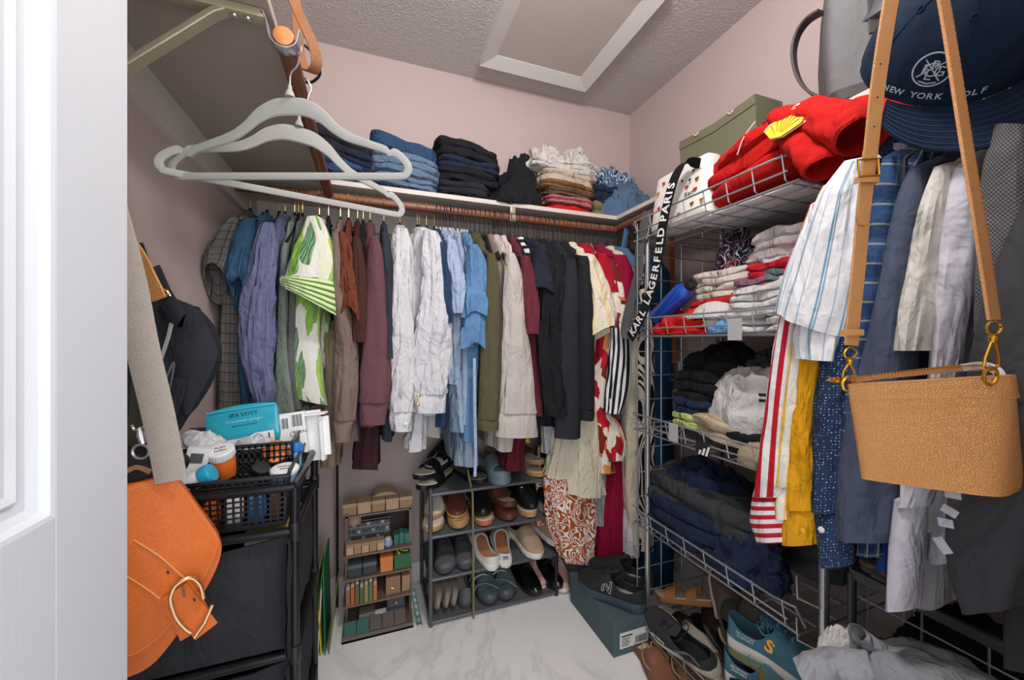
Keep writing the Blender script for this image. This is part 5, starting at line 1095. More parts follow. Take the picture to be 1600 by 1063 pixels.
rows = ((328, 340, 862, 945, 'orangec', 'orange red folded cloth at the bottom of the mixed stack', 1), (322, 334, 858, 934, 'brightred', 'bright red folded cloth in the mixed stack', 1), (317, 327, 860, 934, 'maroon', 'dark maroon folded cloth in the mixed stack', 1),
        (305, 319, 858, 930, 'rose', 'dusty rose folded cloth in the mixed stack', 2), (294, 308, 854, 934, 'brownpile', 'brown folded cloth in the mixed stack', 2), (283, 297, 850, 936, 'khaki', 'khaki brown folded cloth in the mixed stack', 2), (262, 286, 850, 934, 'beigepile', 'beige folded cloth in the mixed stack', 2),
        (246, 268, 838, 942, 'whitepile', 'thick white folded cloth high in the mixed stack', 3))
for i, (yt, yb, x0, x1, m, lb, lay) in enumerate(rows):
    fb('trousers', lb, 'folded cloth', W[m], x0, x1, yt, yb, 'Y', Yf-.01, .24, lay, 60+i, .009 if i < 7 else .014, zb=ZT if i == 0 else None, tilt=-.06)
mound('shirt', 'white crumpled shirt at the top left of the mixed stack', 'shirt', W['whitepile'], 834, 892, 217, 258, 'Y', Yf, .2, 70, .34)
mound('shirt', 'white crumpled shirt at the top right of the mixed stack', 'shirt', W['whitepile'], 880, 938, 222, 262, 'Y', Yf+.01, .2, 71, .36)
fb('shorts', 'navy folded shorts right of the mixed stack', 'shorts', W['jeandark'], 930, 968, 287, 322, 'Y', Yf+.02, .2, 3, 72, .010)
fb('shorts', 'olive grey folded cloth under the navy shorts', 'shorts', W['oliveg'], 930, 972, 316, 338, 'Y', Yf, .2, 2, 73, .010, zb=ZT)
mound('blouse', 'blue and white ruffled blouse bunched on top at the right end of the shelf', 'blouse', W['ruffleblue'], 938, 1006, 257, 300, 'Y', Yf+.05, .2, 74, .36, freq=2.6)
mound('denim_shirt', 'soft blue denim garment draped at the right end of the back shelf', 'shirt', W['denimmid'], 950, 1034, 275, 345, 'Y', Yf-.055, .2, 75, .22, zb=ZT-.004)
q = spl([on('Y', 1.545, x, y) for x, y in ((1000, 326), (984, 338), (974, 356), (968, 385), (963, 420), (966, 455))], 18)
bl = thing('fabric_belt', 'blue fabric belt hanging down from the denim garment over the back rod', 'belt', tuple(q[0])); mk('belt', ribbon([p-V((0, .035, 0)) for p in q], [.03]*4+[.028]*14, (1, .1, 0), .003), W['bluec'], bl, True)
# ---------------------------------------------------------------- two white hangers on the left rod
def big_hanger(label, loc, rz, ry=0):
    t = thing('white_hanger', label, 'hanger', loc, (0, ry, rz))
    hk = [(0, 0, -.075), (0, 0, -.052), (.004, 0, -.040), (.014, 0, -.030)]+[(.021*cos(a), 0, .021*sin(a)) for a in [radians(-35+i*15) for i in range(16)]]
    mk('hook', tube(spl(hk, 36), .0018, 7), MT['silver'], t)
    mk('collar', lathe([(.0035, -.066), (.004, -.074), (.007, -.079), (.009, -.088)], 12), MT['velvetgrey'], t)
    up = [(0, -.088), (.03, -.091), (.06, -.108), (.085, -.134), (.11, -.152), (.15, -.168), (.178, -.178), (.186, -.186), (.194, -.183), (.205, -.188), (.222, -.205), (.228, -.222), (.222, -.236), (.205, -.242), (.12, -.242), (0, -.242)]
    lo = [(0, -.122), (.028, -.124), (.055, -.136), (.078, -.154), (.105, -.170), (.15, -.184), (.176, -.193), (.184, -.199), (.192, -.199), (.200, -.203), (.210, -.213), (.2135, -.221), (.211, -.226), (.203, -.228), (.12, -.228), (0, -.228)]
    U = [V((x, 0, z)) for x, z in up]; L = [V((x, 0, z)) for x, z in lo]
    U = spl(U, 80); L = spl(L, 80)
    full = list(zip(U, L)); full += [(V((-a.x, 0, a.z)), V((-b.x, 0, b.z))) for a, b in full[-2:0:-1]]
    rings = []
    for a, b in full:
        m_ = (a+b)/2; h = (a-b)/2; r = []
        for j in range(10):
            q = 2*pi*j/10; r.append(m_+h*(abs(cos(q))**.6*(1 if cos(q) > 0 else -1))+V((0, .0034*(abs(sin(q))**.6)*(1 if sin(q) > 0 else -1), 0)))
        rings.append(r)
    rings.append(rings[0])
    mk('velvet_frame', loft(rings), MT['velvetgrey'], t); return t
big_hanger('empty white velvet hanger, nearest one on the left rod', (RXL+.004, .818, RZ+.0075), radians(-20), 0)
big_hanger('second empty white velvet hanger turned behind the first', (RXL+.004, .925, RZ+.0075), radians(12), radians(1))
# leather belt loop and cords dangling from the left shelf
lbt = thing('leather_belt', 'tan leather strap looping down beside the rod bracket', 'belt', (-.11, .9, 1.85))
leather('brownstrap', (144, 92, 52), 420, .5, .5)
P = spl([atd(448, -40, .76), atd(460, 4, .76), atd(474, 36, .77), atd(489, 70, .78), atd(495, 98, .79), atd(488, 112, .80), atd(478, 108, .815), atd(470, 92, .83), atd(466, 60, .85), atd(462, 0, .87), atd(458, -40, .88)], 44)
mk('strap', ribbon(P, .020, (RV+FV*.7), .0035), W['brownstrap'], lbt, True)
cd_ = thing('black_cord', 'thin black cord loops behind the tan leather strap', 'cord', (-.1, 1.0, 1.75))
mk('cord', tube(spl([atd(468, 66, .87), atd(484, 78, .86), atd(496, 100, .85), atd(500, 116, .86), atd(488, 128, .87), atd(476, 128, .88)], 20), .003, 6), MT['blackplastic'], cd_, True)
# ---------------------------------------------------------------- shoes
FW = [(0, 0), (.015, .36), (.05, .55), (.12, .68), (.25, .70), (.38, .72), (.55, .88), (.70, 1.0), (.82, .92), (.91, .70), (.96, .48), (.99, .22), (1, 0)]
def tab(T_, t):
    for (a, b), (c, d) in zip(T_, T_[1:]):
        if t <= c: f = (t-a)/(c-a); f = f*f*(3-2*f)*.4+f*.6; return b+(d-b)*f
    return T_[-1][1]
HP = {'sneaker': [(0, .74), (.06, .80), (.16, .72), (.30, .74), (.40, .94), (.46, .98), (.58, .80), (.72, .58), (.86, .44), (.95, .34), (1, .16)],
      'slipon': [(0, .72), (.06, .76), (.2, .62), (.36, .66), (.48, .92), (.56, .90), (.70, .66), (.85, .46), (.95, .34), (1, .14)],
      'oxford': [(0, .82), (.06, .86), (.2, .68), (.36, .76), (.46, .98), (.56, .84), (.70, .56), (.85, .40), (.95, .30), (1, .12)],
      'mule': [(0, .1), (.28, .1), (.34, .35), (.42, .8), (.5, .98), (.6, .88), (.72, .66), (.86, .46), (.95, .34), (1, .14)]}
def shoe(name, label, cat, L, Wd, H_, kind, mu, ms, loc=(0, 0, 0), rot=0, min_=None, sole=.022, toe=.012, heel=.0, laces=None, tongue=None, open_=(.06, .46), group=None, toecap=None, wide=62, toe_pow=1.0, panel=None):
    """toe along +x, heel at x=-L/2, resting on z=0"""
    t = thing(name, label, cat, loc, rot, group); N = 40
    ts = [i/N for i in range(N+1)]; ts = [t_**1 if .08 < t_ < .92 else t_ for t_ in ts]; ts = [0, .006]+ts[1:-1]+[.994, 1]
    def spring(x): return toe*max(0, (x-.68)/.32)**2+heel*max(0, (.12-x)/.12)**2
    def th(x): return sole*(1.15-.25*x)
    def wd(x): return Wd/2*tab(FW, x)
    def cxy(x): return (x-.5)*L
    skew = lambda x: .012*sin(pi*x)*(L/.27)
    pts = [(x, 1) for x in ts]+[(x, -1) for x in ts[::-1][1:-1]]
    rings = []
    for k, ins in ((0, .86), (.12, .97), (.5, 1.03), (.9, 1.04), (1, 1.0)):
        rings.append([V((cxy(x)*(1+.012*(ins-1)*10), s*wd(x)*ins+skew(x), spring(x)*(1-.4*k*0)+th(x)*k)) for x, s in pts])
    mk('sole', loft(rings, cap0=True, cap1=True), ms, t)
    hp = HP[kind]; o0, o1 = open_; om, oh = (o0+o1)/2, (o1-o0)/2
    na = 12; rows = []
    t0 = 0 if kind != 'mule' else .30
    xs = [t0+(1-t0)*x for x in ts]
    grid = []
    for x in xs:
        b = spring(x)+th(x)*.96; h = max(.003, H_*tab(hp, x)-th(x)*.5)
        u = (x-om)/oh; amax = pi/2
        if kind != 'mule' and x < om: u = (x-om)/(om+.02) if om > 0 else u
        if abs(u) < 1 and (x >= t0): amax = pi/2-radians(wide)*(1-u*u)**.5 if kind != 'mule' else pi/2
        row = []
        for side in (1, -1):
            col_ = []
            for inner in (0, 1):
                for i in range(na+1):
                    q = i/na if not inner else 1-i/na
                    a = amax*q; w_ = wd(x)*(.985-.03*(1-q))-(.0035 if inner else 0); hh = h-(.003 if inner else 0)
                    y = w_*max(0, cos(a))**.72; z = hh*sin(a)**.86
                    col_.append(V((cxy(x)*(1-.012*inner), side*max(y, 0)+skew(x), b+max(0, z))))
            row.append(col_)
        grid.append(row)
    v = []; f = []; nc = 2*(na+1)
    for side in (0, 1):
        off = len(v)
        for r in grid: v += r[side]
        for i in range(len(grid)-1):
            for j in range(nc-1):
                q = (off+i*nc+j, off+(i+1)*nc+j, off+(i+1)*nc+j+1, off+i*nc+j+1); f.append(q if side else q[::-1])
    mk('upper', (v, f), mu, t)
    ip = [V((cxy(x)*.97, s*wd(x)*.86+skew(x), spring(x)+th(x)+.002)) for x, s in pts]
    mk('insole', (ip, [tuple(range(len(ip)))]), min_ or MT['cream'], t, smooth=False)
    if tongue:
        P = [V((cxy(o1+.08-i*.05), skew(.4), spring(.4)+th(.4)+(H_*tab(hp, o1+.05)-th(.4)*.5)*(.93+.05*i))) for i in range(5)]
        mk('tongue', ribbon(P, [Wd*.40, Wd*.42, Wd*.42, Wd*.40, Wd*.30], (0, 1, 0), .004), tongue, t)
    if laces:
        lv = []
        for i in range(5):
            x = o1-.13+i*.065; b = spring(x)+th(x)*.96+max(.003, H_*tab(hp, x)-th(x)*.5); w_ = wd(x)*.42
            for sg in (1, -1): lv.append(tube(spl([(cxy(x)-.004*sg, -w_+skew(x), b-.010), (cxy(x), skew(x), b+.004), (cxy(x)+.004*sg+.008, w_+skew(x), b-.010)], 7), .0022, 5))
        x = o1-.13; b = spring(x)+th(x)+H_*tab(hp, x)-th(x)*.5+.004
        for sg in (1, -1):
            lv.append(tube(spl([(cxy(x), skew(x), b), (cxy(x)-.01, sg*.018, b+.008), (cxy(x)+.01, sg*.034, b-.004), (cxy(x)+.02, sg*.02, b-.004), (cxy(x)+.004, skew(x), b)], 14), .0019, 5))
        mk('laces', join(*lv), laces, t)
    if toecap:
        rows = []
        for x in [.80+.2*i/10 for i in range(11)]:
            b = spring(x)+th(x)*.96; h = max(.003, H_*tab(hp, x)-th(x)*.5)+.0012
            rows.append([V((cxy(x), wd(x)*1.0*cos(a)*abs(cos(a))**-.28*(1 if abs(cos(a)) > 1e-6 else 0)+skew(x) if abs(cos(a)) > 1e-6 else skew(x), b+h*max(0, sin(a))**.86)) for a in [pi*j/20 for j in range(21)]])
        mk('toe_cap', loft(rows, closed=False), toecap, t)
    t['L'] = L; del t['L']; return t
def side_point(L, Wd, H_, x, q, side, sole=.022):   # a point on an upper's side wall for logos
    w_ = Wd/2*tab(FW, x); return V(((x-.5)*L, side*w_*cos(q*pi/2)**.72+.012*sin(pi*x), sole+H_*.7*sin(q*pi/2)))
def slide(name, label, cat, L, Wd, ms, mstrap, loc, rot, sole=.02, straps=((.50, .78, .05),), min_=None, group=None, beads=None, heelstrap=False):
    t = thing(name, label, cat, loc, rot, group); ts = [i/30 for i in range(31)]; ts = [0, .008]+ts[1:-1]+[.992, 1]
    wd = lambda x: Wd/2*tab(FW, x); pts = [(x, 1) for x in ts]+[(x, -1) for x in ts[::-1][1:-1]]; sk = lambda x: .010*sin(pi*x)
    mk('sole', loft([[V(((x-.5)*L, s*wd(x)*i_+sk(x), z+.008*max(0, (x-.75)/.25)**2)) for x, s in pts] for z, i_ in ((0, .9), (.004, 1), (sole*.85, 1.0), (sole, .97))], cap0=True, cap1=True), ms, t)
    mk('footbed', loft([[V(((x-.5)*L*.985, s*wd(x)*i_+sk(x), z+.008*max(0, (x-.75)/.25)**2)) for x, s in pts] for z, i_ in ((sole, .95), (sole+.003, .93))], cap0=True, cap1=True), min_ or MT['cream'], t)
    for a, b, h in straps:
        rows = []
        for x in [a+(b-a)*i/6 for i in range(7)]:
            rr = []
            for k_, dz in ((1, 0), (-1, -.004)):
                angs = [pi*j/18 for j in range(19)]; angs = angs if k_ == 1 else angs[::-1]
                rr += [V(((x-.5)*L, (wd(x)*1.03+dz)*cos(q)+sk(x), sole*.6+(h+dz)*sin(q)**.7*(1-.25*(x-a)/(b-a)) if sin(q) > 0 else sole*.6)) for q in angs]
            rows.append(rr)
        mk('strap', loft(rows, cap0=True, cap1=True), mstrap, t)
        if beads:
            bd = []
            for i in range(4):
                for j in range(3, 16, 2):
                    x = a+(b-a)*(i+.5)/4; q = pi*(j+.5*(i % 2))/18; bd.append(xf(lathe([(.0005, .0018), (.0022, .001), (.0024, 0)], 6), T((x-.5)*L, wd(x)*1.04*cos(q)+sk(x), sole*.6+(h+.001)*sin(q)**.7*(1-.25*(x-a)/(b-a)))))
            mk('beads', join(*bd), beads, t)
    if heelstrap:
        mk('ankle_strap', ribbon(spl([V((-.10*L, wd(.4), sole+.02)), V((-.36*L, wd(.1)*1.2, sole+.05)), V((-.5*L, 0, sole+.055)), V((-.36*L, -wd(.1)*1.2, sole+.05)), V((-.10*L, -wd(.4), sole+.02))], 16), .010, (0, 0, 1), .003), mstrap, t)
    return t
# ---------------------------------------------------------------- small black shoe rack under the clothes
RX0, RX1, RY0, RY1 = .222, .775, 1.552, 1.842
RZS = [.018, .186, .355, .524]
kr = thing('shoe_rack', 'small black metal shoe rack with four fabric shelves under the back rod', 'shoe rack', ((RX0+RX1)/2, (RY0+RY1)/2, 0))
for x in (RX0, RX1):
    for y in (RY0, RY1):
        mk('leg', tube([(x, y, z) for z in (0, .2, .4, .545)], .0085, 10), MT['greymetal'] if x == RX0 else MT['blackmetal'], kr, True)
for z in RZS:
    mk('shelf_panel', box(RX0+.006, RX1-.006, RY0, RY1, z-.003, z+.003), plain('grey_shelf_fabric', (86, 88, 92), .9, nb=.3, ns=500), kr, True, False)
    for y in (RY0, RY1): mk('cross_bar', tube([(RX0, y, z-.003), ((RX0+RX1)/2, y, z-.003), (RX1, y, z-.003)], .0075, 8), MT['greymetal'], kr, True)
    for x in (RX0, RX1): mk('side_bar', tube([(x, RY0, z-.004), (x, RY1, z-.004)], .006, 8), MT['greymetal'], kr, True)
dp = onY(740, 740, 1.50)
stk = thing('wooden_dowel', 'thin pale olive stick leaning upright in front of the shoe rack', 'stick', (onZ(740, 968, .0).x, onZ(740, 968, 0).y, 0))
q = onZ(740, 967, .0); mk('stick', tube([(q.x, q.y, .0), (q.x+.001, q.y+.008, .25), (q.x+.0, q.y+.016, .50), (q.x-.018, q.y+.03, .60)], .0045, 8), plain('olive_stick', (128, 118, 78), .7), stk, True)
def sp(px, z, y, zoff=.004): p = onY(px, 800, y); return (p.x, y, z+zoff)
mlea = lambda n, c, r=.4, nb=.15: plain(n, c, r, nb=nb, ns=250, var=.12)
brownl = mlea('brown_leather', (92, 52, 38)); blk = mlea('black_leather', (24, 24, 26), .35); pat = plain('patent_leather', (14, 14, 16), .12, coat=1.0); dgr = plain('dark_grey_mesh', (62, 62, 66), .8, nb=.5, ns=700, nd_=.002)
beig = plain('beige_canvas', (176, 150, 126), .9, nb=.4, ns=900, var=.05); wcan = plain('white_canvas', (222, 220, 216), .85, nb=.3, ns=900, var=.03); ins = plain('tan_insole', (190, 132, 88), .7); whl = mlea('white_leather', (214, 204, 190)); tan = mlea('tan_sole', (180, 140, 88), .6); taupe = mlea('taupe_leather', (130, 118, 110), .6); bgrey = plain('blue_grey_rubber', (112, 132, 142), .55); grey = mlea('grey_suede', (110, 104, 100), .8); sil = plain('silver_leather', (176, 176, 176), .3, .5); cork = plain('cork_sole', (170, 128, 84), .8, nb=.3, ns=300); tealg = plain('teal_grey_mesh', (88, 104, 108), .7, nb=.3, ns=600)
D = -pi/2   # toes toward the room
ypos = RY0+.125
# shelf 3 (second from the floor)
shoe('sneaker', 'charcoal grey lace-up sneaker, far left on the second lowest rack shelf', 'shoe', .27, .095, .082, 'sneaker', dgr, plain('grey_toe_sole', (70, 70, 74), .6), sp(690, RZS[1], ypos+.0), D-.06, laces=MT['ink'], tongue=dgr, toecap=plain('grey_toe_cap', (92, 92, 96), .55))
shoe('sneaker', 'charcoal grey lace-up sneaker beside the white mules', 'shoe', .27, .095, .082, 'sneaker', dgr, MC['grey_toe_sole'], sp(718, RZS[1], ypos), D+.02, laces=MT['ink'], tongue=dgr, toecap=MC['grey_toe_cap'])
s1 = shoe('canvas_shoe', 'white canvas slip shoe heel outward, left of its pair', 'shoe', .26, .092, .082, 'slipon', wcan, MT['whiterub'], sp(753, RZS[1], ypos-.02, .012), (0, -.16, D+pi+.16), min_=ins, open_=(.02, .52), wide=70, sole=.026)
s2 = shoe('canvas_shoe', 'white canvas slip shoe heel outward with a small blue heel label', 'shoe', .26, .092, .082, 'slipon', wcan, MT['whiterub'], sp(786, RZS[1], ypos-.02, .012), (0, -.16, D+pi-.22), min_=ins, open_=(.02, .52), wide=70, sole=.026)
mk('heel_label', put(box(-.0015, .0015, -.011, .011, -.006, .006, .001), (-.132, .004, .052)), plain('blue_label', (40, 90, 150), .5), s2, label='small blue rubber label')
mk('heel_label_text', put(text_vf('Keds', .009), (-.1338, .004, .052), -pi/2, pi/2), MT['white'], s2)
shoe('slip_on', 'tan canvas slip-on shoe with white sole, third pair from the left', 'shoe', .27, .096, .088, 'slipon', beig, MT['whiterub'], sp(816, RZS[1], ypos-.025, .010), (0, .10, D+.22), min_=MT['ink'], sole=.03, open_=(.04, .5))
shoe('slip_on', 'tan canvas slip-on shoe with white sole at the right end of its shelf', 'shoe', .27, .096, .088, 'slipon', beig, MT['whiterub'], sp(850, RZS[1], ypos-.02, .030), (0, .10, D+.42), min_=MT['ink'], sole=.03, open_=(.04, .5))
# shelf 4 (floor level)
for i, (px, lb) in enumerate(((684, 'taupe flat shoe standing on its side at the bottom left of the rack'), (697, 'taupe flat shoe on its side, second at the bottom left'), (708, 'taupe flat shoe on its side next to the grey boot'))):
    p_ = sp(px, RZS[0], ypos, .046); shoe('flat_shoe', lb, 'shoe', .24, .085, .05, 'slipon', taupe, taupe, p_, (pi/2-.25, 0, D), sole=.010)
shoe('ankle_boot', 'small grey green ankle boot on the bottom rack shelf', 'shoe', .22, .085, .10, 'oxford', plain('grey_green_leather', (86, 92, 92), .5, nb=.2, ns=200), MC['grey_toe_sole'], sp(722, RZS[0], ypos), D+pi)
for px, lb, r in ((753, 'teal grey sports sandal with white edged straps beside the stick', .05), (783, 'teal grey sports sandal with a striped crossing strap', -.12)):
    t = shoe('sport_sandal', lb, 'sandal', .26, .10, .082, 'sneaker', tealg, MC['grey_toe_sole'], sp(px, RZS[0], ypos), D+r, toecap=plain('teal_rubber_toe', (70, 82, 86), .4), min_=MT['ink'])
    for k in range(3): mk('strap', ribbon(spl([V((-.02+k*.035, -.052, .03)), V((-.03+k*.035, -.035, .068-k*.010)), V((-.03+k*.045, 0, .088-k*.014)), V((-.02+k*.05, .036, .066-k*.010)), V((-.02+k*.05, .054, .03))], 14), .016, (1, 0, .2), .004), plain('sandal_strap', (120, 130, 134), .6) if k != 1 else MT['whiterub'], t)
shoe('dress_shoe', 'black patent dress shoe, left of the patent pair on the bottom shelf', 'shoe', .275, .092, .088, 'oxford', pat, MT['black'], sp(815, RZS[0], ypos-.01), D+.2, laces=MT['ink'], sole=.014, min_=MT['ink'])
shoe('dress_shoe', 'black patent dress shoe at the bottom right of the rack', 'shoe', .275, .092, .088, 'oxford', pat, MT['black'], sp(846, RZS[0], ypos-.01), D+.3, laces=MT['ink'], sole=.014, min_=MT['ink'])
# shelf 2
t = shoe('sneaker', 'off-white sneaker with tan insole, lower one at the left of the rack', 'shoe', .25, .09, .06, 'slipon', whl, tan, sp(673, RZS[2], ypos), D-.1, min_=ins, open_=(.03, .5), sole=.024)
shoe('sneaker', 'off-white sneaker stacked on its pair', 'shoe', .25, .09, .05, 'slipon', whl, tan, sp(675, RZS[2]+.052, ypos+.03), (0, .08, D-.1), min_=ins, open_=(.03, .5), sole=.018)
shoe('loafer', 'brown leather loafer lying on tan soled shoes', 'shoe', .26, .092, .07, 'slipon', brownl, tan, sp(707, RZS[2]+.05, ypos+.02), (0, .14, D-.02), sole=.016)
shoe('loafer', 'tan soled brown loafer under its pair', 'shoe', .26, .092, .055, 'slipon', tan, tan, sp(709, RZS[2], ypos), D, sole=.034)
shoe('pump', 'black suede shoe lying above orange sandals', 'shoe', .255, .09, .075, 'slipon', blk, MT['ink'], sp(745, RZS[2]+.036, ypos+.01), (0, .08, D-.02), sole=.014)
slide('sandal', 'orange leather sandal with loop straps under the black shoe', 'sandal', .25, .09, plain('orange_sole', (190, 104, 66), .6), tan, sp(748, RZS[2], ypos-.01), D, straps=((.6, .68, .03), (.78, .86, .024)))
shoe('clog', 'brown leather mule with a curved opening, upper one', 'shoe', .265, .10, .085, 'mule', brownl, brownl, sp(781, RZS[2]+.044, ypos+.012), (0, .12, D+pi+.12), sole=.018)
shoe('clog', 'brown leather mule, lower one under its pair', 'shoe', .265, .10, .065, 'mule', brownl, brownl, sp(780, RZS[2], ypos), D+.1, sole=.024)
t = slide('loafer', 'black loafer with gold ring buckle standing tilted on tan sole', 'shoe', .26, .092, tan, blk, sp(812, RZS[2]+.0, ypos), D+.1, straps=((.3, .62, .05),), sole=.024)
t = shoe('loafer', 'black loafer with a gold buckle leaning over the tan sole', 'shoe', .25, .09, .075, 'slipon', blk, MT['black'], sp(812, RZS[2]+.052, ypos+.01), (.3, .30, D+.25), sole=.014)
mk('buckle', tube([(.02+.016*cos(a), .012*sin(a), .078) for a in [2*pi*i/16 for i in range(16)]], .0025, 6, closed=True), MT['gold'], t, label='gold ring buckle')
shoe('ballet_flat', 'silver flat shoe at the right end under a black flat', 'shoe', .24, .085, .05, 'slipon', sil, sil, sp(842, RZS[2], ypos-.02), D+.25, sole=.012)
shoe('ballet_flat', 'black flat shoe lying on the silver shoe', 'shoe', .25, .09, .06, 'slipon', blk, MT['black'], sp(840, RZS[2]+.052, ypos-.005), (0, .16, D+.30), sole=.014)
# top shelf
slide('sandal', 'black strappy sandal with pale footbed at the left of the top rack shelf', 'sandal', .25, .09, blk, blk, sp(678, RZS[3]+.04, ypos+.02), (0, .05, D-.8), straps=((.3, .4, .06), (.55, .72, .05)), heelstrap=True)
slide('sandal', 'black sandal underneath the strappy one at the left of the top shelf', 'sandal', .25, .09, blk, blk, sp(680, RZS[3], ypos), D-.7, straps=((.5, .75, .045),))
slide('sandal', 'black thick strapped sandal upright at the back of the top shelf', 'sandal', .26, .10, MT['black'], MT['black'], sp(690, RZS[3]+.07, RY1-.08), (0, .2, D-.6), straps=((.4, .7, .07),))
slide('sandal', 'black flat sandal with taupe footbed showing behind the denim tie', 'sandal', .25, .09, MT['black'], blk, sp(732, RZS[3], ypos), D+.3, straps=((.60, .76, .04),), min_=taupe)
sh_ = [slide('slide_sandal', 'blue grey rubber slide, lower one of the pair', 'sandal', .26, .10, bgrey, bgrey, sp(770, RZS[3], ypos-.03), D+.1, straps=((.44, .78, .045),), min_=bgrey, sole=.028),
       slide('slide_sandal', 'blue grey rubber slide stacked on its pair with wide strap facing out', 'sandal', .26, .10, bgrey, bgrey, sp(768, RZS[3]+.034, ypos-.03), (0, .05, D+.16), straps=((.44, .82, .05),), min_=bgrey, sole=.026)]
slide('sandal', 'grey brown wide strapped sandal behind the blue grey slides', 'sandal', .26, .10, cork, grey, sp(786, RZS[3]+.03, ypos+.09), (0, .1, D+.35), straps=((.4, .75, .06),), sole=.026)
slide('sandal', 'tan cork soled sandal below the dark red dress end', 'sandal', .25, .09, tan, taupe, sp(822, RZS[3], ypos-.005), D+.3, straps=((.5, .7, .045),), sole=.020)
slide('sandal', 'brown strap sandal stacked on the tan cork sandal', 'sandal', .25, .09, cork, brownl, sp(822, RZS[3]+.045, ypos+.02), D+.3, straps=((.4, .6, .05),), sole=.016)
slide('sandal', 'black beaded sandal, lower one at the right end of the top shelf', 'sandal', .25, .09, cork, blk, sp(846, RZS[3], ypos-.01), D+.35, straps=((.48, .80, .030),), sole=.022, min_=taupe)
slide('sandal', 'black beaded sandal stacked on top at the right end of the top shelf', 'sandal', .25, .09, cork, blk, sp(845, RZS[3]+.036, ypos), D+.35, straps=((.42, .80, .055),), sole=.02, min_=taupe, beads=MT['silver'])
# pink sneakers behind the rack, beside the shoe box
pk = plain('pink_mesh', (206, 158, 150), .8, nb=.4, ns=500); cor = plain('coral_lining', (216, 118, 88), .8)
p = onZ(885, 925, 0); a1 = shoe('sneaker', 'pink sneaker with coral lining on the floor between rack and shoe box', 'shoe', .25, .09, .095, 'sneaker', pk, MT['whiterub'], (p.x-.0, p.y+.10, 0), D-.15, laces=MT['white'], tongue=cor, min_=cor)
copy_tree(a1, (p.x-.10, p.y+.15, 0), D-.05, 'second pink sneaker half hidden behind the shoe rack post')
# ---------------------------------------------------------------- shoe box and black sneakers on it
bx = thing('shoe_box', 'teal grey cardboard shoe box on the floor with a white size label', 'box', (.90, 1.335, 0), 0)
bxm = plain('teal_card', (78, 96, 100), .7, nb=.05, var=.03); bw, bl_, bh = .176, .325, .126
mk('box_base', box(-bw/2+.002, bw/2-.002, -bl_/2+.002, bl_/2-.002, 0, .09, .001), bxm, bx, smooth=False)
mk('lid', box(-bw/2, bw/2, -bl_/2, bl_/2, .083, bh, .002), bxm, bx, smooth=False)
mk('size_label', box(-.062, .062, -bl_/2-.0012, -bl_/2-.0002, .026, .082), MT['paper'], bx, smooth=False, label='white size label with barcode')
lt = [put(box(-.055, -.008, -.0004, 0, .066, .071), (0, -bl_/2-.0013, 0))]
for k in range(4): lt.append(put(box(-.055, -.024+.006*(k % 2), -.0004, 0, .034+k*.0075, .0365+k*.0075), (0, -bl_/2-.0013, 0)))
xx = .004
while xx < .056:
    w_ = random.choice((.0008, .0014, .002)); lt.append(put(box(xx, xx+w_, -.0004, 0, .034, .058), (0, -bl_/2-.0013, 0))); xx += w_+random.choice((.001, .0016))
mk('label_print', join(*lt), MT['ink'], bx, smooth=False)
bkm = plain('black_mesh', (36, 37, 40), .85, nb=.5, ns=500, nd_=.002); navsole = plain('navy_foam', (58, 72, 86), .6)
def nlogo(t, L, Wd, H_, side=-1, s=.05):
    Pn = side_point(L, Wd, H_, .46, .42, side); xd = V((1, 0, 0)) if side < 0 else V((-1, 0, 0)); M_ = frame(Pn+V((0, side*.006, 0)), xd, V((0, -side*.35, 1)))
    mk('logo', xf(text_vf('N', s, .0008, .0022), M_), plain('logo_grey', (170, 172, 176), .5), t, smooth=False, label='grey letter N')
    mk('logo_inner', xf(text_vf('N', s, .0010, -.0002), M_), bkm, t, smooth=False)
px_ = onZ(945, 940, bh)
b1 = shoe('sneaker', 'black running sneaker with a grey letter N on the shoe box, left one', 'shoe', .285, .10, .105, 'sneaker', bkm, navsole, (.885, 1.30, bh), radians(118), laces=MT['ink'], tongue=bkm, sole=.034, min_=plain('grey_insole', (170, 170, 174), .8))
nlogo(b1, .285, .10, .105, 1, .055)
b2 = shoe('sneaker', 'black running sneaker on the shoe box, right one beside the rack post', 'shoe', .285, .10, .105, 'sneaker', bkm, navsole, (.975, 1.37, bh), radians(122), laces=MT['ink'], tongue=bkm, sole=.034, min_=MC['grey_insole'])
# ---------------------------------------------------------------- shoes on the lowest wire shelf
ZL = SZ[4]+.007
knit = plain('charcoal_knit', (54, 54, 58), .9, nb=.6, ns=700, nd_=.002); dirty = plain('cream_foam', (206, 196, 172), .7, nb=.3, ns=40, var=.1, vs=30)
p = onX(1066, 995, .965)
r1 = shoe('running_shoe', 'charcoal knit running shoe with thick cream sole tipped on its side on the lowest shelf', 'shoe', .285, .10, .10, 'sneaker', knit, dirty, (1.005, onX(1062, 995, .99).y, ZL+.045), (radians(-34), radians(0), radians(96)), laces=MT['ink'], tongue=knit, sole=.036, min_=MT['ink'])
mk('panel', ribbon(spl([side_point(.285, .10, .10, .10, .3, 1, .03), side_point(.285, .10, .10, .2, .5, 1, .03), side_point(.285, .10, .10, .32, .3, 1, .03)], 10), .03, (0, .3, 1), .003), plain('panel_grey', (112, 110, 114), .6), r1)
mk('lettering', xf(text_vf('new balance', .011), frame(side_point(.285, .10, .10, .60, .35, 1, .036)+V((0, .006, 0)), V((-1, 0, 0)), V((0, -.6, 1)))), MT['white'], r1, smooth=False, label='small white side lettering')
tealm = plain('teal_mesh', (74, 124, 144), .75, nb=.4, ns=600, var=.12); tw = plain('lime_sole', (118, 130, 84), .5)
p = onX(1195, 985, .99)
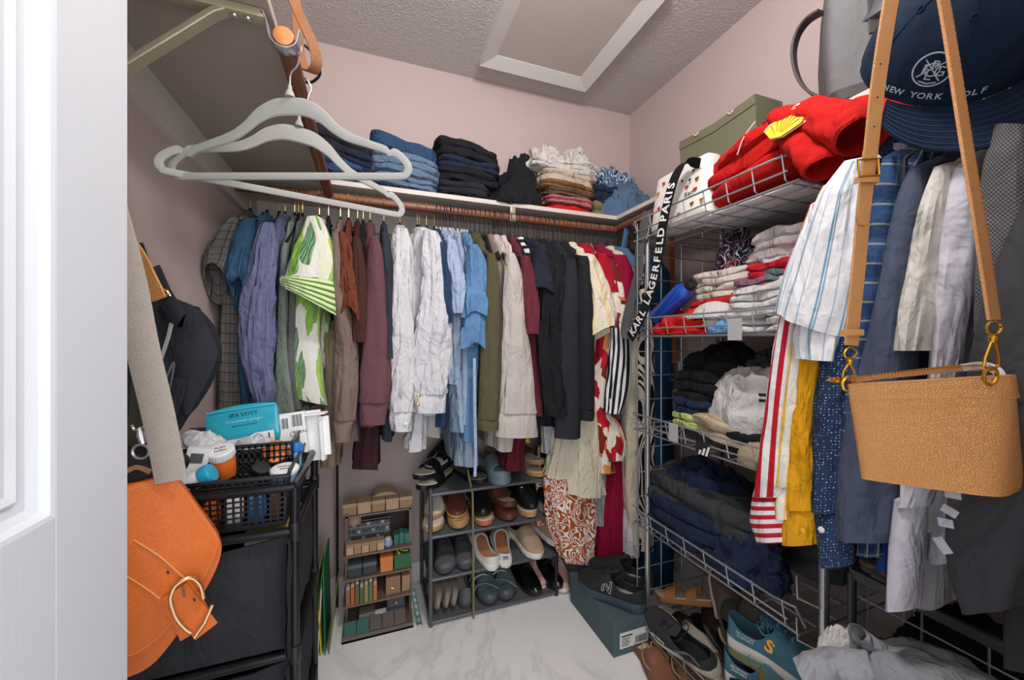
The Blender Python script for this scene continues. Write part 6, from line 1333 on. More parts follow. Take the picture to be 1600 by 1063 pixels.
t1 = shoe('running_shoe', 'teal running shoe with white and green sole and a gold S emblem on its side', 'shoe', .275, .10, .115, 'sneaker', tealm, MT['whiterub'], (1.105, onX(1195, 985, 1.0).y+.035, ZL+.135), (radians(6), radians(4), radians(-66)), laces=plain('teal_lace', (90, 150, 170), .8), tongue=tealm, sole=.034, min_=plain('teal_insole', (90, 96, 110), .8))
mk('outsole', put(loft([[V((x*.275, s*.05*tab(FW, x+.5), z)) for x, s in [(-.5+i/30, 1) for i in range(31)]+[(.5-i/30, -1) for i in range(1, 30)]] for z in (-.016, .003)], cap0=True, cap1=True), (0, 0, 0)), tw, t1, label='lime green outsole')
Pn = side_point(.275, .10, .115, .42, .45, -1); M_ = frame(Pn+V((0, -.006, 0)), V((1, 0, 0)), V((0, .35, 1)))
mk('emblem', xf(text_vf('S', .045, .001, .002), M_ @ R(-.2, 'Z')), MT['gold'], t1, smooth=False, label='gold S emblem')
mk('lettering', xf(text_vf('AIR-COOLED\nWASHABLE', .0085), frame(side_point(.275, .10, .115, .2, .35, -1)+V((0, -.006, 0)), V((1, 0, 0)), V((0, .3, 1)))), MT['white'], t1, smooth=False)
t2 = copy_tree(t1, (1.085, t1.location.y-.005, ZL+.035), (0, radians(-4), radians(-74)), 'second teal running shoe lying beneath the first one')
s = onX(1100, 915, 1.12)
shoe('slip_on', 'brown grey slip-on shoe seen from its heel at the back of the lowest shelf', 'shoe', .27, .10, .09, 'slipon', plain('brown_suede', (104, 86, 76), .9, nb=.4, ns=400), MT['cream'], (1.17, s.y-.05, .215), (radians(14), radians(-42), radians(48)), min_=grey, sole=.024)
shoe('loafer', 'black leather loafer behind the charcoal running shoe', 'shoe', .28, .10, .09, 'slipon', blk, MT['black'], (1.14, onX(1140, 950, 1.13).y, ZL+.065), (radians(-30), radians(-12), radians(70)), sole=.026, min_=MT['ink'])
shoe('loafer', 'black leather shoe lying flat under the loafer', 'shoe', .28, .10, .07, 'slipon', blk, MT['black'], (1.17, onX(1120, 950, 1.13).y-.0, ZL), radians(95), sole=.024, min_=MT['ink'])
slide('sandal', 'tan suede sandal at the far end of the lowest shelf', 'sandal', .25, .09, plain('tan_suede', (172, 118, 76), .9), MC['tan_suede'], (1.12, 1.14, ZL+.10), (.2, .3, radians(120)), straps=((.3, .45, .05), (.6, .78, .045)))
slide('sandal', 'second tan sandal with dark buckle under the first', 'sandal', .25, .09, MC['tan_suede'], blk, (1.08, 1.10, ZL+.02), radians(100), straps=((.5, .7, .05),))
n1 = shoe('sneaker', 'black sneaker with a large outlined N and beige trim near the rack post', 'shoe', .285, .10, .105, 'sneaker', bkm, MT['black'], (1.08, onX(1250, 1005, 1.05).y, ZL), radians(-64), tongue=bkm, min_=navsole, sole=.032)
nlogo(n1, .285, .10, .105, -1, .06)
mk('trim', ribbon(spl([V((-.12, -.044, .03)), V((-.10, -.046, .07)), V((-.07, -.04, .10)), V((-.02, -.03, .115))], 12), .028, (1, 0, .3), .004), plain('beige_trim', (178, 168, 148), .8), n1, label='beige curved trim')
shoe('sneaker', 'black sneaker, second of the outlined N pair, half hidden at the front', 'shoe', .285, .10, .10, 'sneaker', bkm, MT['black'], (1.02, onX(1215, 1040, 1.0).y, ZL), radians(-80), tongue=bkm, min_=navsole, sole=.032)
bwn = mlea('rust_brown_leather', (128, 84, 62), .6); p = onZ(1030, 1052, 0)
for i, (dx, dy, a) in enumerate(((0, 0, .2), (.075, -.06, .1))):
    t = shoe('moccasin', ('brown leather moccasin on the floor in front of the wire rack', 'second brown moccasin partly under the wire rack')[i], 'shoe', .26, .10, .065, 'slipon', bwn, bwn, (p.x+dx-.01, p.y+dy+.03, 0), D-.35+a, sole=.012)
    mk('lace_bow', join(*[tube(spl([V((.0, 0, .06)), V((-.02, sg*.02, .07)), V((.03, sg*.045, .05)), V((.05, sg*.03, .035))], 10), .003, 6) for sg in (1, -1)]), plain('thong_lace', (150, 126, 92), .8), t)
# ---------------------------------------------------------------- black cart with basket and fabric drawers
CX0, CX1, CY0, CY1 = -.445, -.147, .90, 1.19
ct = thing('storage_cart', 'black tubular cart with fabric drawers beside the left wall', 'cart', ((CX0+CX1)/2, (CY0+CY1)/2, 0))
ZR = (.835, .745, .493, .24, .05)
gl = plain('black_tube', (30, 31, 34), .25, .3)
for x in (CX0+.012, CX1):
    for y in (CY0, CY1):
        mk('post', tube([(x, y, z) for z in (.03, .3, .6, ZR[0])], .0095, 12), gl, ct, True)
        mk('caster', xf(lathe([(.004, -.012), (.02, -.012), (.022, -.006), (.022, .006), (.02, .012), (.004, .012)], 14), T(x, y, .0225) @ R(pi/2, 'X')), MT['blackplastic'], ct, True)
        mk('joint', xf(lathe([(.0115, -.018), (.012, -.016), (.012, .016), (.0115, .018)], 12), T(x, y, ZR[1])), MT['blackplastic'], ct, True)
        mk('joint', xf(lathe([(.0115, -.018), (.012, -.016), (.012, .016), (.0115, .018)], 12), T(x, y, ZR[2])), MT['blackplastic'], ct, True)
for z in ZR:
    for y in (CY0, CY1): mk('rail', tube([(CX0, y, z), ((CX0+CX1)/2, y, z-.001), (CX1, y, z)], .009, 10), gl, ct, True)
    for x in (CX0+.012, CX1): mk('rail', tube([(x, CY0, z), (x, CY1, z)], .009, 10), gl, ct, True)
cloth('drawerfab', (44, 45, 49), bmp='denim', wr=.35, var=.08)
for i, (za, zb) in enumerate(((.505, .735), (.252, .480), (.062, .228))):
    d = mk('fabric_drawer', box(-.138, .138, -.14, .14, 0, .004), W['drawerfab'], ct, label=('dark grey fabric drawer directly under the plastic basket', 'dark grey fabric drawer, second one down in the cart', 'dark grey fabric drawer, lowest in the cart')[i]); d.location = (0, 0, za)
    hx, hy, hh = .138, .14, zb-za; pan = []
    def wall(o, u, n_, L_, nm):
        v = []; uvs = []; nu, nv = 22, 14
        for j in range(nv+1):
            for k in range(nu+1):
                s = k/nu*2-1; t = j/nv; bul = .012*(1-s*s)*sin(pi*min(1, t*1.05))+.006*nz((s*2, t*2, i), 1.5, 3+i); dip = -.016*(1-s*s)*(t > .6)*(t-.6)/.4
                v.append(V(o)+V(u)*(s*L_)+V(n_)*bul+V((0, 0, hh*t+dip+.004*nz((s*3, 0, i), 1, 9)*t))); uvs.append((s*L_, t*hh))
        f = grid_faces(nv+1, nu+1, False); m0 = len(v); v += [p-V(n_)*.004 for p in v]; uvs = uvs*2
        f2 = [tuple(q+m0 for q in a[::-1]) for a in f]; rim = [(nv*(nu+1)+k, nv*(nu+1)+k+1, nv*(nu+1)+k+1+m0, nv*(nu+1)+k+m0) for k in range(nu)]
        mk(nm, (v, f+f2+rim, uvs), W['drawerfab'], d)
    wall((0, -hy, 0), (1, 0, 0), (0, -1, 0), hx, 'front_panel'); wall((hx+.003, 0, 0), (0, 1, 0), (1, 0, 0), hy+.04, 'side_panel'); wall((-hx, 0, 0), (0, -1, 0), (-1, 0, 0), hy, 'side_panel'); wall((0, hy, 0), (-1, 0, 0), (0, 1, 0), hx, 'back_panel')
    mk('seam', tube([V((-.03, -hy-.0125, .01)), V((-.03, -hy-.013, hh*.5)), V((-.03, -hy-.006, hh*.97))], .0012, 5), MT['ink'], d)
# books / boxes seen at the drawer opening
bk_ = thing('paperback', 'yellowish paperback lying at the top of the first fabric drawer', 'book', (-.215, 1.06, .68), .1)
mk('pages', box(-.05, .05, -.07, .07, 0, .03, .001), MT['cream'], bk_); mk('cover', box(-.052, .052, -.072, .072, .03, .032, .0005), plain('ochre_card', (170, 150, 70), .6), bk_)
# plastic basket with slotted walls
def lattice(o, u, L_, h, nu, nv, th=.0022, flare=.0, n_=(0, 0, 0)):
    o = V(o); u = V(u).normalized(); P = []
    n = V((-u.y, u.x, 0))
    def bar(a, b, w, up):
        a, b = V(a), V(b); P.append(ribbon([a, (a+b)/2, b], w, up, th))
    for k in range(nu+1):
        s = L_*k/nu; bar(o+u*s, o+u*s+V((0, 0, h))+V(n_)*flare, .0042 if k % 8 else .009, u)
    for j in range(nv+1):
        z = h*j/nv; bar(o+V((0, 0, z))+V(n_)*flare*j/nv, o+u*L_+V((0, 0, z))+V(n_)*flare*j/nv, .0036 if 0 < j < nv else .009, (0, 0, 1))
    return join(*P)
bs = thing('plastic_basket', 'black plastic basket with slotted walls on top of the cart, full of small toiletries', 'basket', ((CX0+CX1)/2, 1.05, .757))
bz = .757; bx0, bx1, by0, by1 = -.425, -.168, .918, 1.175; bhh = .098
mk('front_wall', lattice((bx0, by0, bz), (1, 0, 0), bx1-bx0, bhh, 20, 9, flare=.006, n_=(0, -1, 0)), MT['blackplastic'], bs, True, False)
mk('back_wall', lattice((bx0, by1, bz), (1, 0, 0), bx1-bx0, bhh+.02, 20, 10, flare=.006, n_=(0, 1, 0)), MT['blackplastic'], bs, True, False)
mk('side_wall', lattice((bx1, by0, bz), (0, 1, 0), by1-by0, bhh+.008, 20, 9, flare=.006, n_=(1, 0, 0)), MT['blackplastic'], bs, True, False)
mk('side_wall', lattice((bx0, by0, bz), (0, 1, 0), by1-by0, bhh+.008, 20, 9, flare=.006, n_=(-1, 0, 0)), MT['blackplastic'], bs, True, False)
mk('base', box(bx0, bx1, by0, by1, bz-.004, bz), MT['blackplastic'], bs, True, False)
mk('rim', tube([(bx0-.006, by0-.006, bz+bhh), (bx1+.006, by0-.006, bz+bhh), (bx1+.007, by1+.006, bz+bhh+.014), (bx0-.007, by1+.006, bz+bhh+.014)], .0045, 8, closed=True), MT['blackplastic'], bs, True)
b2_ = thing('plastic_basket', 'smaller black slotted basket nested at the back of the first basket', 'basket', ((CX0+CX1)/2, 1.10, .80))
mk('front_wall', lattice((bx0+.006, 1.030, .79), (1, 0, 0), bx1-bx0-.012, .105, 20, 7), MT['blackplastic'], b2_, True, False)
mk('back_wall', lattice((bx0+.006, 1.165, .80), (1, 0, 0), bx1-bx0-.012, .115, 20, 7), MT['greymetal'], b2_, True, False)
mk('side_wall', lattice((bx1-.006, 1.030, .79), (0, 1, 0), .135, .108, 10, 7), MT['blackplastic'], b2_, True, False)
mk('base', box(bx0+.006, bx1-.006, 1.03, 1.165, .786, .79), MT['blackplastic'], b2_, True, False)
# toiletries
tealp = plain('teal_pouch', (44, 160, 184), .28, coat=.3, nb=.25, ns=24, nd_=.003)
q0, q1 = onY(326, 705, 1.125), onY(440, 692, 1.125); zt_ = onY(380, 634, 1.135).z; wq = (q1-q0).length
pc_ = thing('sponge_pouch', 'teal plastic pouch with small printed lettering standing at the back of the basket', 'pouch', tuple((q0+q1)/2), (radians(-8), radians(-7), atan2(q1.y-q0.y, q1.x-q0.x)))
hq = zt_-(q0.z+q1.z)/2
mk('pouch', put(slab(wq, .014, hq, 1, 61, .002, .25, .006, nl=16, kinks=.3), (0, 0, 0)), tealp, pc_)
mk('window', box(-wq*.40, wq*.42, -.0085, -.0075, .004, hq*.30), MT['paper'], pc_, smooth=False)
mk('top_seal', box(-wq*.47, wq*.47, -.0078, -.0068, hq*.93, hq*.965), plain('teal_seal', (70, 186, 204), .3), pc_, smooth=False)
mk('lettering', put(text_vf('SPA SAVVY', .0125), (.004, -.0092, hq*.80), 0, pi/2), plain('dark_teal_print', (20, 70, 90), .5), pc_, smooth=False)
mk('lettering', put(text_vf('23 cosmetic sponges', .0095), (.004, -.0092, hq*.65), 0, pi/2), plain('pale_teal_print', (150, 214, 224), .5), pc_, smooth=False, label='pale small lettering')
mk('lettering', put(text_vf('latex free | soft touch', .006), (.004, -.0092, hq*.54), 0, pi/2), MC['dark_teal_print'], pc_, smooth=False)
mk('icons', join(*[put(tube([(.009*cos(a), 0, .009*sin(a)) for a in [2*pi*i/14 for i in range(14)]], .0006, 4, closed=True), (.03, -.0092, hq*.17)), put(box(-.0006, .0006, -.0008, 0, -.016, -.008), (.03, -.0085, hq*.17)), put(box(.052, .055, -.0008, 0, -.01, .008), (0, -.0085, hq*.17))]), MT['ink'], pc_, smooth=False)
q = onY(459, 692, 1.13); wbx = thing('carton', 'white carton with barcodes standing right of the teal pouch', 'box', (q.x, 1.135, q.z-.03), (radians(-6), radians(-6), 0))
hh = onY(459, 646, 1.13).z-q.z+.03; mk('carton', box(-.036, .034, -.012, .012, 0, hh, .001), MT['white'], wbx, smooth=False)
br_ = []
for x0, z0, z1, n in ((.004, hh-.036, hh-.006, 9), (-.02, hh-.038, hh-.012, 6)):
    for k in range(n): br_.append(box(x0+k*.0027, x0+k*.0027+(.0016 if k % 3 else .0009), -.0128, -.0122, z0, z1))
br_.append(put(text_vf('CE EAC', .010), (.022, -.0125, .055), 0, pi/2)); br_.append(put(tube([(.006*cos(a), 0, .006*sin(a)) for a in [2*pi*i/14 for i in range(14)]], .0006, 4, closed=True), (.004, -.0126, .052)))
mk('barcode', join(*br_), MT['ink'], wbx, smooth=False)
q = onY(497, 700, 1.13); wp = thing('carton', 'white folded cardboard packaging at the basket\'s right back corner', 'box', (q.x, 1.15, onY(497, 722, 1.13).z), (radians(-4), radians(-5), -.15))
hh = onY(497, 643, 1.13).z-wp.location.z
mk('panel', box(-.025, .012, -.004, .004, 0, hh, .001), MT['white'], wp, smooth=False); mk('flap', box(.008, .034, -.012, -.006, .012, hh-.018, .001), MT['white'], wp, smooth=False); mk('side_flap', box(.012, .020, -.022, .004, 0, hh-.03, .001), MT['paper'], wp, smooth=False); mk('top_flap', box(-.022, .03, -.03, .004, hh-.012, hh-.006, .001), MT['white'], wp, smooth=False)
q = onY(308, 700, 1.07); gb = thing('plastic_bag', 'crumpled pale plastic bag at the left back of the basket', 'bag', (q.x, 1.08, q.z-.02)); mk('film', heap(.056, .04, .055, 5, .2, freq=1.5), plain('pale_film', (196, 196, 198), .35, coat=.2), gb)
q = onY(392, 690, 1.06); gb = thing('plastic_wrap', 'crumpled clear printed wrapper in front of the teal pouch', 'wrapper', (q.x, 1.085, q.z-.02)); mk('film', heap(.045, .02, .026, 9, .2, freq=1.5), plain('grey_film', (178, 178, 182), .3, coat=.3), gb)
def jar(label, px, py, Y, r, h, capm, bodym, cap_h, rot=(0, 0, 0), cat='bottle', name='pill_bottle', txt=None):
    q = onY(px, py, Y); t = thing(name, label, cat, tuple(q), rot)
    mk('body', lathe([(r*.86, -h), (r*.9, -h+.003), (r*.9, -.004), (r*.8, 0)], 24), bodym, t)
    rib = []
    prof = [(r*.98, -.002), (r, 0), (r, cap_h*.86), (r*.93, cap_h), (r*.6, cap_h+.0004)]
    mk('cap', lathe(prof, 28), capm, t)
    mk('cap_ridges', join(*[tube([(r*1.005*cos(a), r*1.005*sin(a), .001), (r*1.005*cos(a), r*1.005*sin(a), cap_h*.85)], .0009, 4) for a in [2*pi*i/28 for i in range(28)]]), capm, t)
    if txt: mk('cap_print', put(join(*[xf(text_vf(s, .0085), T(0, y, 0)) for s, y in txt]), (0, 0, cap_h+.0006)), MT['ink'], t, smooth=False)
    return t
orp = plain('orange_plastic', (226, 112, 36), .25, coat=.2); cyp = plain('cyan_plastic', (54, 168, 206), .35); blp = plain('blue_plastic', (36, 120, 200), .3)
jar('white capped orange pill bottle with printed cap near the basket middle', 346, 712, 1.02, .026, .05, MT['white'], orp, .016, (radians(20), radians(-8), .2), txt=(('PUSH', .006), ('TURN', -.006)))
jar('white bottle with ribbed cyan cap lying at the basket front left', 318, 745, .955, .019, .055, cyp, MT['white'], .018, (radians(20), radians(62), .3))
jar('orange screw cap with open face near the back right of the basket', 432, 707, 1.05, .026, .03, orp, orp, .012, (radians(62), 0, .1))
jar('blue capped bottle at the right back corner of the basket', 463, 704, 1.06, .0125, .05, blp, plain('pale_blue_plastic', (120, 180, 224), .3), .018)
jar('glossy black bottle leaning at the front of the basket', 405, 740, .955, .0165, .05, plain('gloss_black', (22, 22, 24), .12, coat=.6), MC['gloss_black'], .02, (radians(30), radians(24), 0))
jar('flat white lidded jar at the front right of the basket', 445, 736, .965, .027, .03, MT['white'], plain('blue_jar', (120, 150, 190), .4), .008, (radians(10), 0, 0), cat='jar', name='cream_jar', txt=(('soothing', .005), ('balm', -.006)))
for i, (px, py, m, lb, sx, sz) in enumerate(((330, 800, orp, 'orange packet seen through the basket slots', .03, .05), (365, 800, MT['white'], 'white packet seen through the basket slots', .03, .06), (400, 800, blp, 'blue packet seen through the basket slots', .03, .06), (430, 800, plain('brown_card', (110, 60, 40), .6), 'brown packet seen through the basket slots', .02, .06))):
    q = onY(px, py, .945); t = thing('packet', lb, 'packet', (q.x, .950, .758), (0, 0, .1*i)); mk('sachet', slab(sx, .016, sz, 1, i, .002, .4, .004, nl=8), m, t)
q = onY(300, 715, 1.0); t = thing('packet', 'small white printed carton at the left of the basket', 'packet', (q.x, 1.0, q.z-.05), (0, .2, .2)); mk('carton', box(-.02, .02, -.01, .01, 0, .07, .001), MT['white'], t, smooth=False); mk('print', box(-.012, .010, -.011, -.0101, .04, .06), MT['greymetal'], t, smooth=False)
# green and yellow folders and dark pole between cart and organiser
q = onZ(520, 925, 0)
gf = thing('plastic_folders', 'green and yellow plastic folders standing behind the cart', 'folder', (-.165, 1.62, 0))
gm = plain('green_plastic', (40, 120, 70), .4); ym = plain('yellow_plastic', (214, 196, 60), .5)
for i, (x, m, h, tl) in enumerate(((-.195, gm, .30, .10), (-.18, MT['cream'], .24, .05), (-.168, ym, .27, -.06), (-.156, gm, .33, -.02), (-.143, plain('olive_plastic', (120, 130, 60), .5), .2, .1))):
    mk('folder', put(box(-.002, .002, -.10, .10, 0, h, .0008), (x, 1.64, 0), 0, 0, tl), m, gf, True, False)
pp = thing('dark_pole', 'thin dark pole standing against the back wall left of the organiser', 'pole', (onY(527, 800, 1.80).x, 1.80, 0)); mk('pole', tube([(pp.location.x, 1.80, z) for z in (0, .3, .6, .85)], .005, 8), MT['blackmetal'], pp, True)
# ---------------------------------------------------------------- small brown display organiser
ob = thing('display_organiser', 'small brown organiser with shelves, tiny boxes and compartments on the floor', 'organiser', (.025, 1.68, 0))
brn = plain('brown_acrylic', (112, 92, 78), .3, coat=.2, var=.1); brd = plain('dark_brown_board', (70, 58, 54), .6); krf = plain('kraft_card', (158, 128, 102), .75, nb=.1, var=.12); krl = plain('pale_kraft', (184, 156, 128), .75, var=.12); drk = plain('dark_box', (52, 54, 60), .4); grn = plain('green_card', (44, 98, 62), .6); gr2 = plain('green_box', (64, 110, 104), .6); org = plain('orange_card', (206, 124, 70), .6); gls = plain('smoked_acrylic', (150, 138, 130), .15, trans=.55, ior=1.2)
OX0, OX1 = -.103, .158
mk('back_panel', box(OX0+.01, OX1-.006, 1.795, 1.80, 0, .45), brd, ob, True, False)
for x in (OX0+.012, OX1-.004): mk('upright', box(x-.005, x+.005, 1.66, 1.80, 0, .445), brn, ob, True, False)
for z, yf in ((.435, 1.66), (.292, 1.63), (.20, 1.63), (.105, 1.62), (.006, 1.571)): mk('shelf_board', box(OX0, OX1, yf, 1.80, z-.005, z+.002), brn, ob, True, False)
mk('front_lip', box(OX0, OX1, 1.571, 1.575, 0, .022), gls, ob, True, False)
mk('arched_top', put(loft([[V((.05*cos(a), y, .022*sin(a))) for a in [pi*i/16 for i in range(17)]] for y in (-.04, .04)], closed=False, cap0=True, cap1=True), (.055, 1.75, .475)), krl, ob, True)
def bxs(nm, lb, m, x0, x1, y0, y1, z0, z1, cat='box', lid=None, tilt=0):
    t = thing(nm, lb, cat, ((x0+x1)/2, (y0+y1)/2, z0), tilt); mk('box_body', box(-(x1-x0)/2, (x1-x0)/2, -(y1-y0)/2, (y1-y0)/2, 0, z1-z0, .0015), m, t, smooth=False)
    if lid: mk('lid', box(-(x1-x0)/2-.001, (x1-x0)/2+.001, -(y1-y0)/2-.001, (y1-y0)/2+.001, (z1-z0)*.72, z1-z0+.001, .001), lid, t, smooth=False)
    return t
ordn = ('leftmost', 'second', 'third', 'fourth', 'rightmost')
wx = (OX1-OX0+.01)/5
for i in range(5): bxs('kraft_box', ordn[i]+' of five kraft boxes in the row on top of the organiser', (krf, krl)[i % 2], OX0-.004+wx*i+.002, OX0-.004+wx*(i+1)-.002, 1.665, 1.73, .438, .483, lid=krl)
for i in range(5): bxs('kraft_box', ordn[i]+' of five small open kraft boxes on the middle organiser shelf', (krl, krf)[i % 2], OX0+.012+.0285*i, OX0+.038+.0285*i, 1.635, 1.67, .295, .335, lid=krf)
rk = thing('pot_rack', 'black rack holding rows of tiny pots on the middle organiser shelf', 'rack', (-.01, 1.73, .295))
mk('tray', put(box(-.085, .085, -.004, .004, 0, .075, .001), (0, 0, 0), 0, -.3), drk, rk, smooth=False)
mk('frame_bar', join(*[tube([(-.088, -.003+z*.31, z), (.088, -.003+z*.31, z)], .002, 5) for z in (.002, .03, .055, .078)]), MT['greymetal'], rk)
for r_ in range(3):
    for k in range(9): mk('pot', put(lathe([(.0068, 0), (.007, .006), (.005, .008)], 10), (-.075+k*.0187, -.006+.31*(.016+r_*.025), .016+r_*.025), 0, pi/2-.3), MT['greyplastic'] if (k+r_) % 3 == 0 else drk, rk)
t = thing('round_jar', 'small pale blue round jar on the middle organiser shelf', 'jar', (.065, 1.655, .295)); mk('jar', lathe([(.010, 0), (.017, .008), (.019, .018), (.015, .028), (.011, .032)], 18), plain('pale_blue_glaze', (140, 150, 180), .3), t); mk('lid', lathe([(.012, .031), (.012, .036), (.003, .038)], 14), MT['cream'], t)
for i in range(3): bxs('green_box', ('left', 'middle', 'right')[i]+' teal green little box at the right of the middle organiser shelf', gr2, .088+.021*i, .107+.021*i, 1.655, 1.70, .295, .335+.006*(i % 2))
t = thing('bread_basket', 'pale kraft canister at the upper left inside the organiser', 'canister', (-.065, 1.74, .374)); mk('canister', lathe([(.026, 0), (.028, .004), (.028, .05), (.026, .056)], 18), krl, t); mk('lid', lathe([(.029, .046), (.029, .056), (.01, .058)], 18), krf, t)
for i, x in enumerate((-.085, -.03)): bxs('dark_box', ('left', 'right')[i]+' dark lidded box on the third organiser level', drk, x, x+.05, 1.64, 1.70, .204, .25, lid=plain('slate_lid', (84, 92, 96), .4))
bxs('orange_box', 'orange box on the third organiser level', org, .035, .083, 1.635, 1.70, .204, .262, lid=org); t = bxs('green_box', 'green box with small yellow flowers on the third organiser level', grn, .088, .152, 1.635, 1.70, .204, .262)
mk('flowers', join(*[put(lathe([(.0045, 0), (.003, .003), (.0005, .004)], 6), (random.uniform(-.024, .024), random.uniform(-.026, .026), .058)) for _ in range(16)]), plain('yellow_flower', (220, 190, 60), .6), t)
bc_ = [(150, 100, 66), (170, 96, 60), (120, 90, 70), (72, 104, 70), (150, 130, 80), (84, 120, 74), (176, 110, 70)]
for i, c in enumerate(bc_):
    t = thing('tiny_book', ordn[min(i, 4)]+' of the tiny upright books, %s spine, on the fourth organiser level' % ('brown', 'rust', 'dark brown', 'green', 'khaki', 'leaf green', 'orange brown')[i], 'book', (-.084+i*.0165, 1.65, .108), 0)
    if i > 3: t['label'] = 'tiny upright book with %s spine at the right of the organiser book row' % ('khaki', 'leaf green', 'orange brown')[i-4]
    mk('cover', box(-.007, .007, -.03, .03, 0, .062+.008*(i % 3), .001), plain('spine%d' % i, c, .7), t, smooth=False); mk('pages', box(-.0055, .0055, -.028, .031, .001, .063+.008*(i % 3)), MT['cream'], t, smooth=False)
t = bxs('brown_box', 'brown box with a gold mark on the fourth organiser level', plain('tan_box', (140, 108, 84), .6), .056, .112, 1.635, 1.70, .108, .178); mk('mark', tube([(-.012, -.034, .03), (0, -.034, .024), (.012, -.034, .034)], .0015, 5), MT['gold'], t)
bxs('kraft_box', 'narrow kraft bag box at the right of the fourth organiser level', krf, .118, .15, 1.64, 1.70, .108, .17)
t = thing('mini_chest', 'tiny dark chest of two drawers at the bottom of the organiser', 'chest', (.095, 1.67, .009)); mk('case', box(-.036, .036, -.03, .03, 0, .086, .002), drk, t, smooth=False)
for k in range(2): o_ = mk('drawer', box(-.032, .032, -.035, -.028, .006+k*.04, .040+k*.04, .001), plain('slate_drawer', (66, 72, 80), .4), t, smooth=False); mk('knob', put(lathe([(.003, 0), (.006, .004), (.003, .008)], 10), (0, -.035, .024+k*.04), 0, pi/2), MT['silver'], o_)
bxs('grey_box', 'low grey box at the bottom left of the organiser', plain('warm_grey_box', (120, 112, 110), .6), -.045, .015, 1.64, 1.69, .009, .05)
tr_ = thing('divided_tray', 'brown tray with clear lidded compartments at the organiser foot', 'tray', (.02, 1.60, .009))
mk('tray_base', box(OX0+.006-.02, OX1-.03-.02, -.022, .05, 0, .004), brn, tr_, smooth=False)
for k in range(5): mk('lid_pane', put(box(-.021, .021, -.03, .03, 0, .003, .0006), (-.095+k*.046, .004, .018+.006*(k > 1)), 0, .35), gls if k > 1 else gr2, tr_, smooth=False); 
for k in range(6): mk('divider', box(-.119+k*.046, -.1165+k*.046, -.022, .045, 0, .02+.0, .0004), brn, tr_, smooth=False)
t = thing('paper_slip', 'folded white paper slip lying in the organiser tray', 'paper', (.03, 1.655, .036)); mk('slip', put(box(-.05, .05, -.012, .012, 0, .0015), (0, 0, 0), .05, .2), MT['paper'], t, smooth=False)
ld = thing('mini_ladder', 'small green beaded ladder leaning at the right of the organiser', 'ladder', (.175, 1.58, 0))
a0, a1_ = V((.160, 1.63, .118)), V((.182, 1.575, .0))
for s in (-.008, .008): mk('side_rail', tube([a0+V((s, 0, .0)), a1_+V((s, 0, .0))], .003, 6), gr2, ld, True)
for k in range(11): p = a0.lerp(a1_, (k+.5)/11); mk('rung', tube([p-V((.009, 0, 0)), p+V((.009, 0, 0))], .0022, 5), MT['greyplastic'] if k % 2 else grn, ld, True)
# ---------------------------------------------------------------- bags hanging by the left wall behind the door
def padded(px, dfun, thick, bulge, n=72, back_s=.97, edge=.006):
    P = [atd(x, y, dfun(x)) for x, y in px]; P = P+[P[0]]
    m = len(px); ring = []
    for i in range(n):
        t = i/n*m; k = int(t); t -= k; a, b, c, d = px[(k-1) % m], px[k % m], px[(k+1) % m], px[(k+2) % m]
        f = lambda a, b, c, d: .5*(2*b+(c-a)*t+(2*a-5*b+4*c-d)*t*t+(3*b-a-3*c+d)*t**3)
        x, y = f(a[0], b[0], c[0], d[0]), f(a[1], b[1], c[1], d[1]); ring.append(atd(x, y, dfun(x)))
    c = sum(ring, V())/n; nn = V()
    for i in range(n): nn += (ring[i]-c).cross(ring[(i+1) % n]-c)
    nn.normalize()
    if nn.dot(-c+C0) < 0: nn = -nn
    R_ = [[c+(p-c)*back_s*.3-nn*thick for p in ring], [c+(p-c)*back_s-nn*thick for p in ring], [p-nn*thick*.7 for p in ring], [p-nn*thick*.25 for p in ring]]
    for s in (.992, .96, .88, .74, .56, .36, .16, .01): R_.append([c+(p-c)*s+nn*(bulge*(1-s*s)) for p in ring])
    return loft(R_, cap0=True, cap1=True), ring, c, nn
df = lambda x: .615+.0005*(x-200)
body_px = [(128, 800), (165, 772), (215, 756), (262, 746), (282, 758), (312, 798), (340, 836), (347, 858), (336, 895), (305, 950), (272, 1000), (240, 1038), (205, 1058), (160, 1066), (122, 1030), (108, 920)]
flap_px = [(130, 800), (166, 771), (216, 755), (264, 745), (284, 757), (314, 797), (339, 833), (343, 850), (330, 886), (296, 942), (258, 990), (226, 1018), (195, 1032), (155, 1040), (122, 1010), (112, 910)]
sb = thing('saddle_bag', 'orange brown leather saddle bag with gold buckle hanging in front of the black cart', 'bag', tuple(atd(230, 1060, .63)))
vb2, ring, c, nn = padded(body_px, lambda x: df(x)+.012, .055, .006); mk('bag_body', vb2, W['orangeleather'], sb, True)
vf2, ring, c, nn = padded(flap_px, df, .012, .014); mk('flap', vf2, W['orangeleather'], sb, True)
loc_ = lambda x, y, l=0.: atd(x, y, df(x))+nn*l
bul = lambda x, y: .014*(1-min(1, ((loc_(x, y)-c).length/.11)**2))
stl = []
rg = [c+(p-c)*.955+nn*(.014*(1-.955**2)+.0007) for p in ring]
for i in range(0, 72):
    a, b = rg[i], rg[(i+1) % 72]
    for k in range(3): stl.append(tube([a.lerp(b, (k+.15)/3), a.lerp(b, (k+.75)/3)], .0006, 4))
mk('stitching', join(*stl), plain('orange_thread', (226, 160, 96), .7), sb, True)['kind'] = 'stuff'
def bandline(pts, w_, m, nm, l=.0015, lab=None):
    P = spl([V((x, y)) for x, y in pts], 22); Q = [loc_(p[0], p[1], bul(p[0], p[1])+l) for p in P]
    return mk(nm, ribbon(Q, w_, (Q[-1]-Q[0]).cross(nn), .003), m, sb, True, label=lab)
bandline([(188, 858), (225, 878), (258, 905), (292, 950), (308, 985)], .046, W['orangeleather'], 'front_strap', .002)
